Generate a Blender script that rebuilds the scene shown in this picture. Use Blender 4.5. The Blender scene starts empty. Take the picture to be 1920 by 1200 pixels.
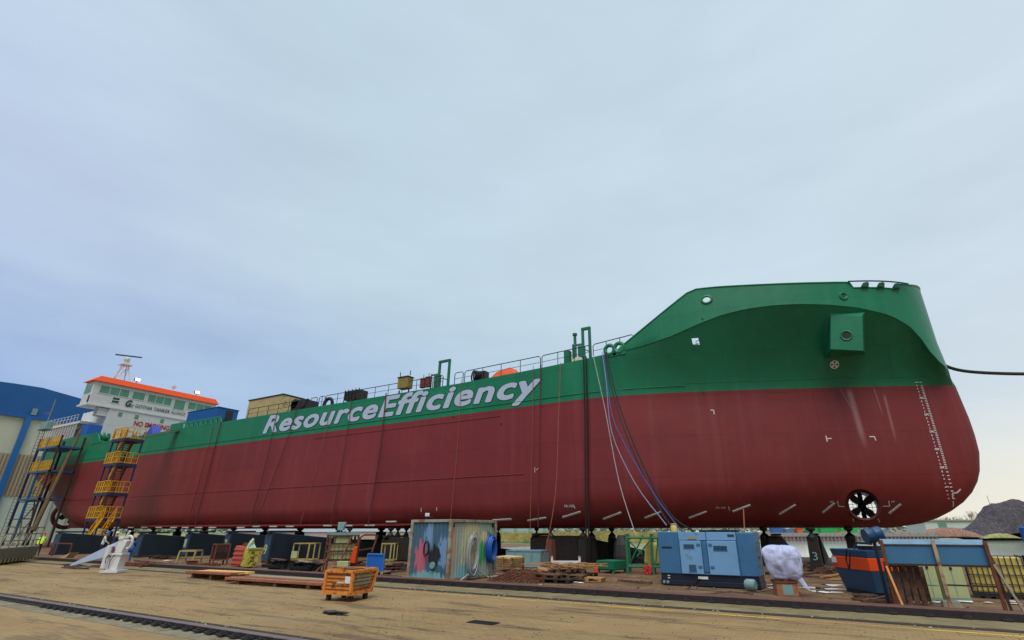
import bpy, bmesh, math, random
from mathutils import Vector, Matrix
random.seed(7)
SC = bpy.context.scene
COL = SC.collection
PI = math.pi
rad = math.radians
def lin(r, g, b):
    f = lambda c: c / 12.92 if c <= .04045 else ((c + .055) / 1.055) ** 2.4
    return (f(r / 255), f(g / 255), f(b / 255), 1)

# ------------------------------------------------------------ camera
CX, CY, FP_, EYE = 1015., 600., 938., 2.0
PITCH = math.atan(393 / 938); BETA = rad(29.0)
FL = Vector((-math.sin(BETA), math.cos(BETA), 0)); RT = Vector((math.cos(BETA), math.sin(BETA), 0)); UZ = Vector((0, 0, 1))
FWD = FL * math.cos(PITCH) + UZ * math.sin(PITCH); UPV = UZ * math.cos(PITCH) - FL * math.sin(PITCH)
CAM = Vector((0, 0, EYE))
cd = bpy.data.cameras.new('camera'); cam = bpy.data.objects.new('camera', cd); COL.objects.link(cam)
cam.location = CAM
cam.rotation_euler = (PI / 2 + PITCH, 0, BETA)
cd.sensor_width = 36; cd.lens = FP_ / 1920 * 36; cd.shift_x = -(CX - 960) / 1920
cd.clip_start = .1; cd.clip_end = 5000
SC.camera = cam
SC.render.resolution_x = 1024; SC.render.resolution_y = 640

# surveying helpers: where the line of sight through a photo point meets a real plane
def ray(px, py): return FWD + RT * ((px - CX) / FP_) - UPV * ((py - CY) / FP_)
def G(px, py, z=0.): d = ray(px, py); return CAM + d * ((z - EYE) / d.z)
def PY(px, py, y): d = ray(px, py); return CAM + d * (y / d.y)
def PX(px, py, x): d = ray(px, py); return CAM + d * (x / d.x)
def FD(px, py, dist): d = ray(px, py); return CAM + d * (dist / d.dot(FL))
def HT(px, py, p): d = ray(px, py); return EYE + d.z * (p.dot(FL) / d.dot(FL))

# ------------------------------------------------------------ world, sun, exposure
SC.view_settings.view_transform = 'Standard'; SC.view_settings.look = 'None'
SC.view_settings.exposure = 0; SC.view_settings.gamma = 1
W = bpy.data.worlds.new('World'); SC.world = W; W.use_nodes = True
nt = W.node_tree; nt.nodes.clear()
def N(nt, t, **k):
    n = nt.nodes.new(t)
    for a, v in k.items(): setattr(n, a, v)
    return n
def ramp(nt, fac, stops, interp='LINEAR'):
    r = N(nt, 'ShaderNodeValToRGB'); r.color_ramp.interpolation = interp
    e = r.color_ramp.elements
    while len(e) < len(stops): e.new(.5)
    for i, (p, c) in enumerate(stops): e[i].position = p; e[i].color = c if len(c) == 4 else (*c, 1)
    nt.links.new(fac, r.inputs[0]); return r.outputs[0]
def mth(nt, op, a, b=None, clamp=False):
    m = N(nt, 'ShaderNodeMath', operation=op); m.use_clamp = clamp
    for i, v in enumerate((a, b)):
        if v is None: continue
        if isinstance(v, (int, float)): m.inputs[i].default_value = v
        else: nt.links.new(v, m.inputs[i])
    return m.outputs[0]
def mixc(nt, fac, a, b, bt='MIX'):
    m = N(nt, 'ShaderNodeMix', data_type='RGBA', blend_type=bt)
    for s, v in ((0, fac), (6, a), (7, b)):
        if isinstance(v, (int, float)): m.inputs[s].default_value = v
        elif isinstance(v, tuple): m.inputs[s].default_value = v
        else: nt.links.new(v, m.inputs[s])
    return m.outputs[2]
SUN_EL, SUN_AZ = rad(56), rad(158)      # azimuth from +Y clockwise: behind the camera
tc = N(nt, 'ShaderNodeTexCoord')
def dotv(v):
    d = N(nt, 'ShaderNodeVectorMath', operation='DOT_PRODUCT'); nt.links.new(tc.outputs['Generated'], d.inputs[0]); d.inputs[1].default_value = v
    return d.outputs['Value']
side = dotv(RT); up = dotv((0, 0, 1)); front = dotv(FL)
mp = N(nt, 'ShaderNodeMapping'); nt.links.new(tc.outputs['Generated'], mp.inputs[0]); mp.inputs['Scale'].default_value = (1.2, 1.2, 4.2)
nz = N(nt, 'ShaderNodeTexNoise'); nt.links.new(mp.outputs[0], nz.inputs['Vector']); nz.inputs['Scale'].default_value = 1.6; nz.inputs['Detail'].default_value = 7; nz.inputs['Roughness'].default_value = .56
n1 = mth(nt, 'SUBTRACT', nz.outputs[0], .5)
h = mth(nt, 'ADD', mth(nt, 'MULTIPLY_ADD', side, .5), mth(nt, 'MULTIPLY', n1, .22)); 
hh = N(nt, 'ShaderNodeMath', operation='MULTIPLY_ADD'); nt.links.new(side, hh.inputs[0]); hh.inputs[1].default_value = .5; hh.inputs[2].default_value = .5
h = mth(nt, 'ADD', hh.outputs[0], mth(nt, 'MULTIPLY', n1, .20))
low = ramp(nt, h, [(.12, lin(142, 168, 211)), (.32, lin(152, 180, 215)), (.47, lin(168, 195, 217)), (.66, lin(186, 204, 220)), (.85, lin(204, 215, 222))])
high = ramp(nt, h, [(.12, lin(184, 200, 224)), (.32, lin(188, 208, 221)), (.6, lin(190, 209, 221)), (.85, lin(198, 213, 224))])
he = mth(nt, 'ADD', up, mth(nt, 'MULTIPLY', n1, .25))
el = ramp(nt, he, [(.08, (0, 0, 0)), (.46, (1, 1, 1))], 'EASE')
cl = mixc(nt, el, low, high)
hz = ramp(nt, up, [(.0, (1, 1, 1)), (.22, (0, 0, 0))], 'EASE')
rs = ramp(nt, h, [(.55, (0, 0, 0)), (.84, (1, 1, 1))])
cl = mixc(nt, mth(nt, 'MULTIPLY', hz, rs), cl, lin(236, 230, 212))
br = mth(nt, 'MULTIPLY_ADD', n1, .14)
brn = N(nt, 'ShaderNodeMath', operation='MULTIPLY_ADD'); nt.links.new(n1, brn.inputs[0]); brn.inputs[1].default_value = .28; brn.inputs[2].default_value = 1
cl = mixc(nt, 1., cl, brn.outputs[0], 'MULTIPLY')
sky = N(nt, 'ShaderNodeTexSky', sky_type='NISHITA'); sky.sun_disc = False; sky.sun_elevation = SUN_EL; sky.sun_rotation = SUN_AZ
sk = mixc(nt, 1., sky.outputs[0], (.1, .1, .1, 1), 'MULTIPLY')
cl = mixc(nt, .93, sk, cl)
# an overcast sky is brighter overhead; boosted here, rear half dimmed, to shape hull light
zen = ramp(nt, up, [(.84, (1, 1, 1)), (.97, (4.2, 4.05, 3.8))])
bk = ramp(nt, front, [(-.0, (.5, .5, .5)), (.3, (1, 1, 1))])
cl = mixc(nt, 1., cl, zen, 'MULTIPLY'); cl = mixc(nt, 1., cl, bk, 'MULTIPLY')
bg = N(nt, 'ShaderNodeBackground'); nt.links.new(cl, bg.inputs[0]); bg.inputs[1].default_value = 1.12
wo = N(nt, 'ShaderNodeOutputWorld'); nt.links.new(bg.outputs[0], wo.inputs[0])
sl = bpy.data.lights.new('sun', 'SUN'); sl.energy = 2.3; sl.angle = rad(42); sl.color = (1, .95, .86)
so = bpy.data.objects.new('sun', sl); COL.objects.link(so)
so.rotation_euler = (PI / 2 - SUN_EL, 0, -SUN_AZ + PI)

# ------------------------------------------------------------ materials
def M(name, c, rough=.6, metal=0., var=.15, scale=3., bump=.0, c2=None, thr=.58, soft=.06, s2=None, stretch=None, spec=.5):
    m = bpy.data.materials.new(name); m.use_nodes = True; t = m.node_tree
    b = t.nodes['Principled BSDF']; b.inputs['Roughness'].default_value = rough; b.inputs['Metallic'].default_value = metal
    b.inputs['Specular IOR Level'].default_value = spec
    co = N(t, 'ShaderNodeTexCoord'); vec = co.outputs['Object']
    if stretch:
        mpn = N(t, 'ShaderNodeMapping'); t.links.new(vec, mpn.inputs[0]); mpn.inputs['Scale'].default_value = stretch; vec = mpn.outputs[0]
    n = N(t, 'ShaderNodeTexNoise'); t.links.new(vec, n.inputs['Vector']); n.inputs['Scale'].default_value = scale; n.inputs['Detail'].default_value = 6; n.inputs['Roughness'].default_value = .62
    base = lin(*c) if max(c) > 1.01 else (*c, 1)
    lo = tuple(x * (1 - var) for x in base[:3]) + (1,); hi = tuple(min(1, x * (1 + var)) for x in base[:3]) + (1,)
    colr = ramp(t, n.outputs[0], [(.3, lo), (.7, hi)])
    if c2:
        n2 = N(t, 'ShaderNodeTexNoise'); t.links.new(vec, n2.inputs['Vector']); n2.inputs['Scale'].default_value = s2 or scale * .8; n2.inputs['Detail'].default_value = 8; n2.inputs['Roughness'].default_value = .7
        n2.noise_dimensions = '4D'; n2.inputs['W'].default_value = 3.3
        f = ramp(t, n2.outputs[0], [(thr - soft, (0, 0, 0)), (thr + soft, (1, 1, 1))])
        colr = mixc(t, f, colr, lin(*c2))
    t.links.new(colr, b.inputs['Base Color'])
    if bump:
        bp = N(t, 'ShaderNodeBump'); bp.inputs['Strength'].default_value = bump; bp.inputs['Distance'].default_value = .02
        t.links.new(n.outputs[0], bp.inputs['Height']); t.links.new(bp.outputs[0], b.inputs['Normal'])
    return m
def emit(name, c, s):
    m = bpy.data.materials.new(name); m.use_nodes = True; b = m.node_tree.nodes['Principled BSDF']
    b.inputs['Base Color'].default_value = (.8, .8, .8, 1); b.inputs['Emission Color'].default_value = (*c, 1); b.inputs['Emission Strength'].default_value = s
    return m
def hull_mat(name, c, c_streak, amt, rough=.42, stains=None):
    m = M(name, c, rough, var=.12, scale=.35); t = m.node_tree; b = t.nodes['Principled BSDF']
    src = b.inputs['Base Color'].links[0].from_socket
    co = N(t, 'ShaderNodeTexCoord')
    mpn = N(t, 'ShaderNodeMapping'); t.links.new(co.outputs['Object'], mpn.inputs[0]); mpn.inputs['Scale'].default_value = (1.6, 1.6, .07)
    n = N(t, 'ShaderNodeTexNoise'); t.links.new(mpn.outputs[0], n.inputs['Vector']); n.inputs['Scale'].default_value = 1.2; n.inputs['Detail'].default_value = 5
    f = ramp(t, n.outputs[0], [(.52, (0, 0, 0)), (.8, (amt, amt, amt))])
    src = mixc(t, f, src, lin(*c_streak))
    mp2 = N(t, 'ShaderNodeMapping'); t.links.new(co.outputs['Object'], mp2.inputs[0]); mp2.inputs['Rotation'].default_value = (rad(-90), 0, 0)
    bk_ = N(t, 'ShaderNodeTexBrick'); t.links.new(mp2.outputs[0], bk_.inputs['Vector'])
    for k, v in (('Scale', 1.), ('Brick Width', 9.), ('Row Height', 2.45), ('Mortar Size', .018), ('Mortar Smooth', .6)): bk_.inputs[k].default_value = v
    bk_.inputs['Color1'].default_value = (1, 1, 1, 1); bk_.inputs['Color2'].default_value = (.89, .89, .89, 1); bk_.inputs['Mortar'].default_value = (.62, .62, .62, 1)
    src = mixc(t, 1., src, bk_.outputs[0], 'MULTIPLY')
    # run-off stains left on the plating by the bow
    sx = N(t, 'ShaderNodeSeparateXYZ'); t.links.new(co.outputs['Object'], sx.inputs[0])
    for (xa, za, xb, zb, w0, am) in (stains or ()):
        kx = (xb - xa) / (zb - za); line = mth(t, 'MULTIPLY', mth(t, 'SUBTRACT', sx.outputs[2], za), kx)
        dx = mth(t, 'ABSOLUTE', mth(t, 'SUBTRACT', mth(t, 'SUBTRACT', sx.outputs[0], xa), line))
        fx = ramp(t, mth(t, 'DIVIDE', dx, w0), [(.2, (am, am, am)), (1., (0, 0, 0))])
        lo_, hi_ = min(za, zb), max(za, zb)
        fz = ramp(t, mth(t, 'DIVIDE', mth(t, 'SUBTRACT', sx.outputs[2], lo_), hi_ - lo_), [(0, (0, 0, 0)), (.3, (1, 1, 1)), (.9, (1, 1, 1)), (1., (0, 0, 0))])
        src = mixc(t, mth(t, 'MULTIPLY', mth(t, 'MULTIPLY', fx, fz), mth(t, 'ADD', n.outputs[0], .3)), src, lin(176, 130, 132))
    t.links.new(src, b.inputs['Base Color'])
    # shell plating never lies quite flat
    nb = N(t, 'ShaderNodeTexNoise'); t.links.new(co.outputs['Object'], nb.inputs['Vector']); nb.inputs['Scale'].default_value = .9; nb.inputs['Detail'].default_value = 2
    bp = N(t, 'ShaderNodeBump'); bp.inputs['Strength'].default_value = .35; bp.inputs['Distance'].default_value = .06
    t.links.new(nb.outputs[0], bp.inputs['Height']); t.links.new(bp.outputs[0], b.inputs['Normal'])
    return m
m_red = hull_mat('antifouling_red', (126, 43, 46), (150, 84, 86), .26, stains=((1.95, 10.0, 2.1, 6.3, .22, .75), (3.75, 9.6, 3.7, 6.6, .10, .6), (3.3, 10.0, 3.4, 8.2, .05, .6), (1.5, 10., 1.9, 8.6, .05, .5)))
m_green = hull_mat('topside_green', (16, 124, 88), (56, 142, 112), .36)
m_dkgreen = M('deck_green', (10, 82, 62), .5)
m_letter = M('letter_grey_blue', (180, 196, 220), .5, var=.05)
m_letter_edge = M('letter_navy_outline', (26, 62, 74), .5)
m_letter_white = M('letter_white_edge', (205, 216, 228), .5, var=.03)
m_white = M('white_paint', (212, 214, 216), .5, var=.06, scale=1.5)
m_mark = M('mark_white', (222, 222, 222), .6, var=.05)
m_anode = M('zinc', (190, 190, 186), .5, var=.2)
m_orange = M('roof_orange', (246, 88, 22), .5, var=.05)
m_winglass = M('window_green_glass', (96, 150, 128), .12, var=.15, scale=.8)
m_black = M('black', (22, 22, 26), .5)
m_rubber = M('black_hose', (20, 20, 24), .45)
m_dark = M('dark_steel', (44, 42, 46), .6, bump=.3)
m_navy = M('dark_navy_steel', (24, 42, 56), .55, var=.25, scale=.9, c2=(58, 52, 50), thr=.68)
m_navyend = M('blue_end_plate', (46, 72, 98), .6, var=.3)
m_yellow = M('safety_yellow', (222, 168, 26), .55, var=.15, c2=(120, 78, 30), thr=.66)
m_ltyellow = M('pale_yellow_paint', (166, 152, 96), .6, var=.2, c2=(110, 76, 44), thr=.62)
m_blue_st = M('scaffold_blue', (44, 48, 88), .55, var=.2, c2=(70, 50, 50), thr=.66)
m_steelblue = M('column_blue', (44, 94, 138), .55, var=.2, c2=(90, 80, 70), thr=.7)
m_rust = M('rust', (108, 62, 44), .85, var=.35, scale=9, bump=.4)
m_rustdk = M('dark_rust', (66, 42, 38), .85, var=.35, scale=9, bump=.4)
m_wood = M('raw_wood', (176, 132, 88), .8, var=.25, scale=6, stretch=(1, 12, 12), c2=(112, 80, 56), thr=.6)
m_wooddk = M('weathered_wood', (104, 76, 60), .85, var=.35, scale=6, c2=(60, 46, 40), thr=.55, bump=.3)
m_woodblk = M('tarred_timber', (38, 32, 30), .9, var=.4, scale=5, bump=.4, c2=(78, 64, 54), thr=.66)
m_plankor = M('orange_plank', (222, 150, 84), .7, var=.2, scale=4)
m_plankbr = M('brown_plank', (150, 94, 66), .8, var=.25, scale=4)
m_bin = M('orange_bin_paint', (218, 138, 58), .65, var=.18, scale=5, bump=.15, c2=(112, 62, 40), thr=.57, soft=.05, s2=4.5)
m_bincream = M('bin_cream_patch', (196, 190, 158), .65, var=.15, scale=5, c2=(170, 112, 60), thr=.62, s2=5)
m_cream = M('cream_steel', (206, 188, 138), .6, var=.15, scale=3, c2=(140, 92, 56), thr=.57)
m_khaki = M('cream_container_paint', (188, 174, 128), .6, var=.12, scale=1.2, c2=(140, 116, 82), thr=.68)
m_blue = M('bright_blue_paint', (28, 100, 190), .5, var=.12, scale=2)
m_sea = M('site_blue_paint', (22, 96, 168), .5, var=.12)
m_gen = M('generator_blue', (116, 164, 208), .45, var=.08, scale=1.5, c2=(96, 128, 154), thr=.64, s2=2.5)
m_gendk = M('generator_steel_blue', (62, 112, 156), .4, var=.12, scale=1.2, c2=(92, 120, 146), thr=.72)
m_genbase = M('generator_base', (22, 32, 52), .5)
m_teal = M('grey_teal_paint', (120, 156, 156), .6, var=.15, c2=(90, 100, 96), thr=.66)
m_gcrate = M('crate_green', (22, 112, 84), .55, var=.12)
m_gframe = M('frame_green', (40, 110, 78), .6, var=.2, c2=(80, 70, 54), thr=.68)
m_redor = M('orange_red', (232, 78, 24), .5, var=.08)
m_skip = M('skip_navy', (34, 74, 108), .5, var=.18, scale=1.5)
m_bag = M('white_bag_fabric', (184, 190, 226), .7, var=.06)
m_panel = M('hoarding_blue', (58, 112, 152), .5, var=.12, scale=.8)
m_panelcap = M('hoarding_cap', (104, 138, 164), .6, var=.2, c2=(120, 110, 100), thr=.64)
m_ibc = M('ibc_yellow_plastic', (204, 184, 104), .45, var=.1)
m_palegreen = M('pale_green_cabinet', (172, 182, 134), .55, var=.1, c2=(120, 122, 90), thr=.7)
m_conc = M('concrete', (150, 140, 122), .9, var=.2, scale=3, bump=.2)
m_paper = M('litter_white', (220, 220, 222), .8)
m_skin = M('skin', (188, 130, 104), .6, var=.05)
m_hivis = M('hi_vis_yellow', (206, 240, 40), .6, var=.08)
m_shirt = M('white_shirt', (206, 204, 196), .8)
m_overall = M('blue_overall', (36, 96, 168), .8)
m_trous = M('dark_trousers', (36, 40, 54), .85)
m_hred = M('helmet_red', (214, 40, 52), .35); m_hblue = M('helmet_blue', (40, 110, 196), .35); m_hwhite = M('helmet_pale', (226, 206, 204), .35)
m_boot = M('tan_boot', (150, 98, 50), .8)
m_tarp = M('orange_tarp', (232, 96, 52), .7, var=.1)
m_ropeor = M('rope_tan', (140, 80, 66), .8); m_ropegr = M('rope_grey', (120, 126, 158), .8); m_ropebl = M('rope_blue', (48, 74, 142), .7); m_ropemar = M('rope_maroon', (92, 30, 38), .8)
m_hosewh = M('hose_grey_white', (166, 170, 176), .6); m_hoseblue = M('hose_blue', (24, 84, 176), .5)
m_mesh = M('galvanised', (140, 138, 120), .6, var=.2, c2=(120, 84, 56), thr=.62)
m_lamp = emit('flood_lamp_glass', (1, .86, .52), 2.6)
m_lens = M('lamp_lens', (214, 218, 222), .2)
m_rail = M('rail_steel', (46, 38, 42), .5, var=.3, scale=8, bump=.2)
m_railtop = M('rail_plate', (96, 64, 54), .7, var=.25, scale=4, c2=(60, 46, 42), thr=.6)

# container skin: old paint layered in blotches
def blotch(name, base, layers):
    m = M(name, base, .6, var=.12, scale=2); t = m.node_tree; b = t.nodes['Principled BSDF']; src = b.inputs['Base Color'].links[0].from_socket
    co = N(t, 'ShaderNodeTexCoord')
    for i, (c, loc, r, sx) in enumerate(layers):
        s = N(t, 'ShaderNodeVectorMath', operation='SUBTRACT'); t.links.new(co.outputs['Object'], s.inputs[0]); s.inputs[1].default_value = loc
        sc = N(t, 'ShaderNodeVectorMath', operation='MULTIPLY'); t.links.new(s.outputs[0], sc.inputs[0]); sc.inputs[1].default_value = sx
        ln = N(t, 'ShaderNodeVectorMath', operation='LENGTH'); t.links.new(sc.outputs[0], ln.inputs[0])
        n = N(t, 'ShaderNodeTexNoise'); mpn = N(t, 'ShaderNodeMapping'); t.links.new(co.outputs['Object'], mpn.inputs[0]); mpn.inputs['Scale'].default_value = (5, 5, 1.6); mpn.inputs['Location'].default_value = (i * 3.1, i, 0)
        t.links.new(mpn.outputs[0], n.inputs['Vector']); n.inputs['Scale'].default_value = 1.4; n.inputs['Detail'].default_value = 6
        d = mth(t, 'ADD', ln.outputs['Value'], mth(t, 'MULTIPLY', mth(t, 'SUBTRACT', n.outputs[0], .5), r * 1.5))
        f = ramp(t, mth(t, 'DIVIDE', d, r), [(.72, (1, 1, 1)), (.9, (0, 0, 0))])
        src = mixc(t, f, src, lin(*c))
    t.links.new(src, b.inputs['Base Color']); return m

# ground: sett paving with damp, moss and mud
def ground_mat():
    m = bpy.data.materials.new('sett_paving'); m.use_nodes = True; t = m.node_tree; b = t.nodes['Principled BSDF']
    co = N(t, 'ShaderNodeTexCoord'); o = co.outputs['Object']
    mp1 = N(t, 'ShaderNodeMapping'); t.links.new(o, mp1.inputs[0]); mp1.inputs['Rotation'].default_value = (0, 0, rad(2))
    bk_ = N(t, 'ShaderNodeTexBrick'); t.links.new(mp1.outputs[0], bk_.inputs['Vector'])
    for k, v in (('Scale', 1.), ('Brick Width', .24), ('Row Height', .12), ('Mortar Size', .012), ('Mortar Smooth', .3), ('Bias', 0.)): bk_.inputs[k].default_value = v
    bk_.inputs['Color1'].default_value = lin(150, 118, 76); bk_.inputs['Color2'].default_value = lin(136, 106, 66); bk_.inputs['Mortar'].default_value = lin(116, 94, 60)
    def nz(sc, det=6, st=(1, 1, 1), w=0.):
        q = N(t, 'ShaderNodeMapping'); t.links.new(o, q.inputs[0]); q.inputs['Scale'].default_value = st; q.inputs['Location'].default_value = (w, w * 1.7, 0)
        n = N(t, 'ShaderNodeTexNoise'); t.links.new(q.outputs[0], n.inputs['Vector']); n.inputs['Scale'].default_value = sc; n.inputs['Detail'].default_value = det; n.inputs['Roughness'].default_value = .65
        return n.outputs[0]
    c = bk_.outputs[0]
    c = mixc(t, ramp(t, nz(.35), [(.35, (0, 0, 0)), (.65, (.6, .6, .6))]), c, lin(138, 122, 82))           # mossy
    c = mixc(t, ramp(t, nz(.22, 7, (.6, 1.5, 1), 5), [(.48, (0, 0, 0)), (.66, (.62, .62, .62))]), c, lin(122, 92, 62))   # brown mud
    c = mixc(t, ramp(t, nz(.6, 8, (.35, 1.6, 1), 9), [(.555, (0, 0, 0)), (.62, (.75, .75, .75))]), c, lin(78, 60, 44))    # worn streaks
    c = mixc(t, ramp(t, nz(1.1, 8, (.25, 1.4, 1), 23), [(.58, (0, 0, 0)), (.65, (.75, .75, .75))]), c, lin(66, 50, 38))
    c = mixc(t, ramp(t, nz(1.5, 7, (.22, 1.5, 1), 41), [(.585, (0, 0, 0)), (.64, (.7, .7, .7))]), c, lin(58, 46, 36))
    c = mixc(t, ramp(t, nz(3.2, 6, (.4, 1.2, 1), 57), [(.58, (0, 0, 0)), (.66, (.5, .5, .5))]), c, lin(84, 68, 48))
    c = mixc(t, ramp(t, nz(.12, 4, (1, 2.2, 1), 71), [(.42, (.25, .25, .25)), (.6, (0, 0, 0))]), c, lin(184, 154, 106))
    # beyond the crane rail lies bare muddy earth, its colour darkened for under-hull gloom
    sx = N(t, 'ShaderNodeSeparateXYZ'); t.links.new(o, sx.inputs[0])
    yy = mth(t, 'ADD', sx.outputs[1], mth(t, 'MULTIPLY', mth(t, 'SUBTRACT', nz(.5, 5), .5), 2.))
    dirt = mixc(t, ramp(t, nz(.8, 8, (1, 1, 1), 3), [(.35, (0, 0, 0)), (.65, (1, 1, 1))]), lin(84, 60, 46), lin(132, 102, 68))
    dirt = mixc(t, ramp(t, nz(2.2, 6, (.5, 1.5, 1), 13), [(.55, (0, 0, 0)), (.7, (1, 1, 1))]), dirt, lin(58, 44, 40))
    c = mixc(t, ramp(t, mth(t, 'DIVIDE', yy, 40.), [(17.0 / 40, (0, 0, 0)), (18.2 / 40, (1, 1, 1))]), c, dirt)
    t.links.new(c, b.inputs['Base Color'])
    wet = ramp(t, nz(.45, 5, (.5, 1.2, 1), 31), [(.56, (.85, .85, .85)), (.7, (.35, .35, .35))]); t.links.new(wet, b.inputs['Roughness'])
    bp = N(t, 'ShaderNodeBump'); bp.inputs['Strength'].default_value = .5; bp.inputs['Distance'].default_value = .02
    hsum = mth(t, 'ADD', bk_.outputs['Fac'], mth(t, 'MULTIPLY', nz(3, 6), -1.5)); hsum = mth(t, 'MULTIPLY', hsum, -1.)
    t.links.new(hsum, bp.inputs['Height']); t.links.new(bp.outputs[0], b.inputs['Normal'])
    return m
m_ground = ground_mat()

# ------------------------------------------------------------ mesh builder
class MB:
    def __init__(s): s.v = []; s.f = []; s.m = []; s.c = 0
    def mat(s, i): s.c = i; return s
    def add(s, vs, fs):
        o = len(s.v); s.v += [tuple(p) for p in vs]
        for f in fs: s.f.append(tuple(i + o for i in f)); s.m.append(s.c)
        return s
    def box(s, x0, x1, y0, y1, z0, z1, R=None, o=None):
        vs = [Vector((x, y, z)) for z in (z0, z1) for y in (y0, y1) for x in (x0, x1)]
        if R is not None: vs = [R @ p for p in vs]
        if o is not None: vs = [p + Vector(o) for p in vs]
        return s.add(vs, [(0, 2, 3, 1), (4, 5, 7, 6), (0, 1, 5, 4), (2, 6, 7, 3), (0, 4, 6, 2), (1, 3, 7, 5)])
    def hexa(s, b, t):
        return s.add(list(b) + list(t), [(3, 2, 1, 0), (4, 5, 6, 7)] + [(i, (i + 1) % 4, (i + 1) % 4 + 4, i + 4) for i in range(4)])
    def bar(s, p, q, w, d=None, upv=None):
        p, q = Vector(p), Vector(q); d = d or w; a = (q - p); 
        if a.length < 1e-6: return s
        a.normalize(); u = Vector(upv) if upv else (Vector((0, 0, 1)) if abs(a.z) < .9 else Vector((1, 0, 0)))
        x = a.cross(u).normalized() * (w / 2); y = x.cross(a).normalized() * (d / 2)
        return s.hexa([p - x - y, p + x - y, p + x + y, p - x + y], [q - x - y, q + x - y, q + x + y, q - x + y])
    def tube(s, p, q, r, n=8, r2=None, cap=True):
        p, q = Vector(p), Vector(q); r2 = r if r2 is None else r2; a = (q - p).normalized()
        u = a.orthogonal().normalized(); w = a.cross(u)
        vs = [c + (u * math.cos(2 * PI * i / n) + w * math.sin(2 * PI * i / n)) * rr for c, rr in ((p, r), (q, r2)) for i in range(n)]
        fs = [(i, (i + 1) % n, (i + 1) % n + n, i + n) for i in range(n)]
        if cap: fs += [tuple(range(n - 1, -1, -1)), tuple(range(n, 2 * n))]
        return s.add(vs, fs)
    def path(s, pts, r, n=6, closed=False):
        pts = [Vector(p) for p in pts]; L = len(pts); rings = []
        u = None
        for i, p in enumerate(pts):
            a = (pts[(i + 1) % L] - pts[i - 1]) if closed else (pts[min(i + 1, L - 1)] - pts[max(i - 1, 0)])
            a.normalize()
            u = (u - a * u.dot(a)) if u is not None else a.orthogonal()
            if u.length < 1e-6: u = a.orthogonal()
            u.normalize(); w = a.cross(u)
            rings.append([p + (u * math.cos(2 * PI * k / n) + w * math.sin(2 * PI * k / n)) * r for k in range(n)])
        vs = [q for g in rings for q in g]; fs = []
        for i in range(L if closed else L - 1):
            j = (i + 1) % L
            for k in range(n): fs.append((i * n + k, i * n + (k + 1) % n, j * n + (k + 1) % n, j * n + k))
        if not closed: fs += [tuple(range(n - 1, -1, -1)), tuple((L - 1) * n + k for k in range(n))]
        return s.add(vs, fs)
    def poly(s, pts): return s.add(pts, [tuple(range(len(pts)))])
    def prism(s, pts, d):
        pts = [Vector(p) for p in pts]; d = Vector(d); n = len(pts)
        return s.add(pts + [p + d for p in pts], [tuple(range(n - 1, -1, -1)), tuple(range(n, 2 * n))] + [(i, (i + 1) % n, (i + 1) % n + n, i + n) for i in range(n)])
    def lathe(s, prof, c, ax=(0, 0, 1), n=16):
        a = Vector(ax).normalized(); u = a.orthogonal().normalized(); w = a.cross(u); c = Vector(c); vs = []; fs = []
        for r, t in prof:
            for i in range(n): vs.append(c + a * t + (u * math.cos(2 * PI * i / n) + w * math.sin(2 * PI * i / n)) * r)
        for j in range(len(prof) - 1):
            for i in range(n): fs.append((j * n + i, j * n + (i + 1) % n, (j + 1) * n + (i + 1) % n, (j + 1) * n + i))
        fs += [tuple(range(n - 1, -1, -1)), tuple((len(prof) - 1) * n + i for i in range(n))]
        return s.add(vs, fs)
    def ring(s, c, ax, R, r, n=28, k=8, a0=0, a1=2 * PI):
        a = Vector(ax).normalized(); u = a.orthogonal().normalized(); w = a.cross(u); c = Vector(c)
        full = abs(a1 - a0 - 2 * PI) < 1e-4
        pts = [c + (u * math.cos(a0 + (a1 - a0) * i / n) + w * math.sin(a0 + (a1 - a0) * i / n)) * R for i in range(n if full else n + 1)]
        return s.path(pts, r, k, full)
    def build(s, name, mats, parent=None, world=True, smooth=False, bevel=0.):
        me = bpy.data.meshes.new(name); me.from_pydata(s.v, [], s.f)
        for m in (mats if isinstance(mats, (list, tuple)) else [mats]): me.materials.append(m)
        me.polygons.foreach_set('material_index', s.m)
        bm = bmesh.new(); bm.from_mesh(me); bmesh.ops.recalc_face_normals(bm, faces=bm.faces); bm.to_mesh(me); bm.free()
        if smooth:
            me.polygons.foreach_set('use_smooth', [True] * len(me.polygons)); me.set_sharp_from_angle(angle=rad(35))
        o = bpy.data.objects.new(name, me); COL.objects.link(o)
        if parent is not None: attach(o, parent, world)
        if bevel:
            b = o.modifiers.new('bevel', 'BEVEL'); b.width = bevel; b.segments = 2; b.limit_method = 'ANGLE'
        return o
def wm(o):
    m = Matrix.LocRotScale(o.location, o.rotation_euler.to_quaternion(), o.scale)
    return wm(o.parent) @ o.matrix_parent_inverse @ m if o.parent else m
def attach(o, parent, world=True):
    o.parent = parent; o.matrix_parent_inverse = wm(parent).inverted() if world else Matrix.Identity(4)
def tag(o, label, cat, group=None, kind=None):
    if label: o['label'] = label
    if cat: o['category'] = cat
    if group: o['group'] = group
    if kind: o['kind'] = kind
    return o
def thing(name, label, cat, loc=(0, 0, 0), rz=0., group=None):
    o = bpy.data.objects.new(name, None); o.empty_display_size = .3; COL.objects.link(o); o.location = loc; o.rotation_euler = (0, 0, rz)
    return tag(o, label, cat, group)
def struct(name, mb, mats): return tag(mb.build(name, mats), None, None, kind='structure')
def copy_tree(o, parent=None):
    c = o.copy(); COL.objects.link(c)
    if parent is not None: c.parent = parent
    for ch in [x for x in bpy.data.objects if x.parent == o]: copy_tree(ch, c)
    return c
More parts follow.
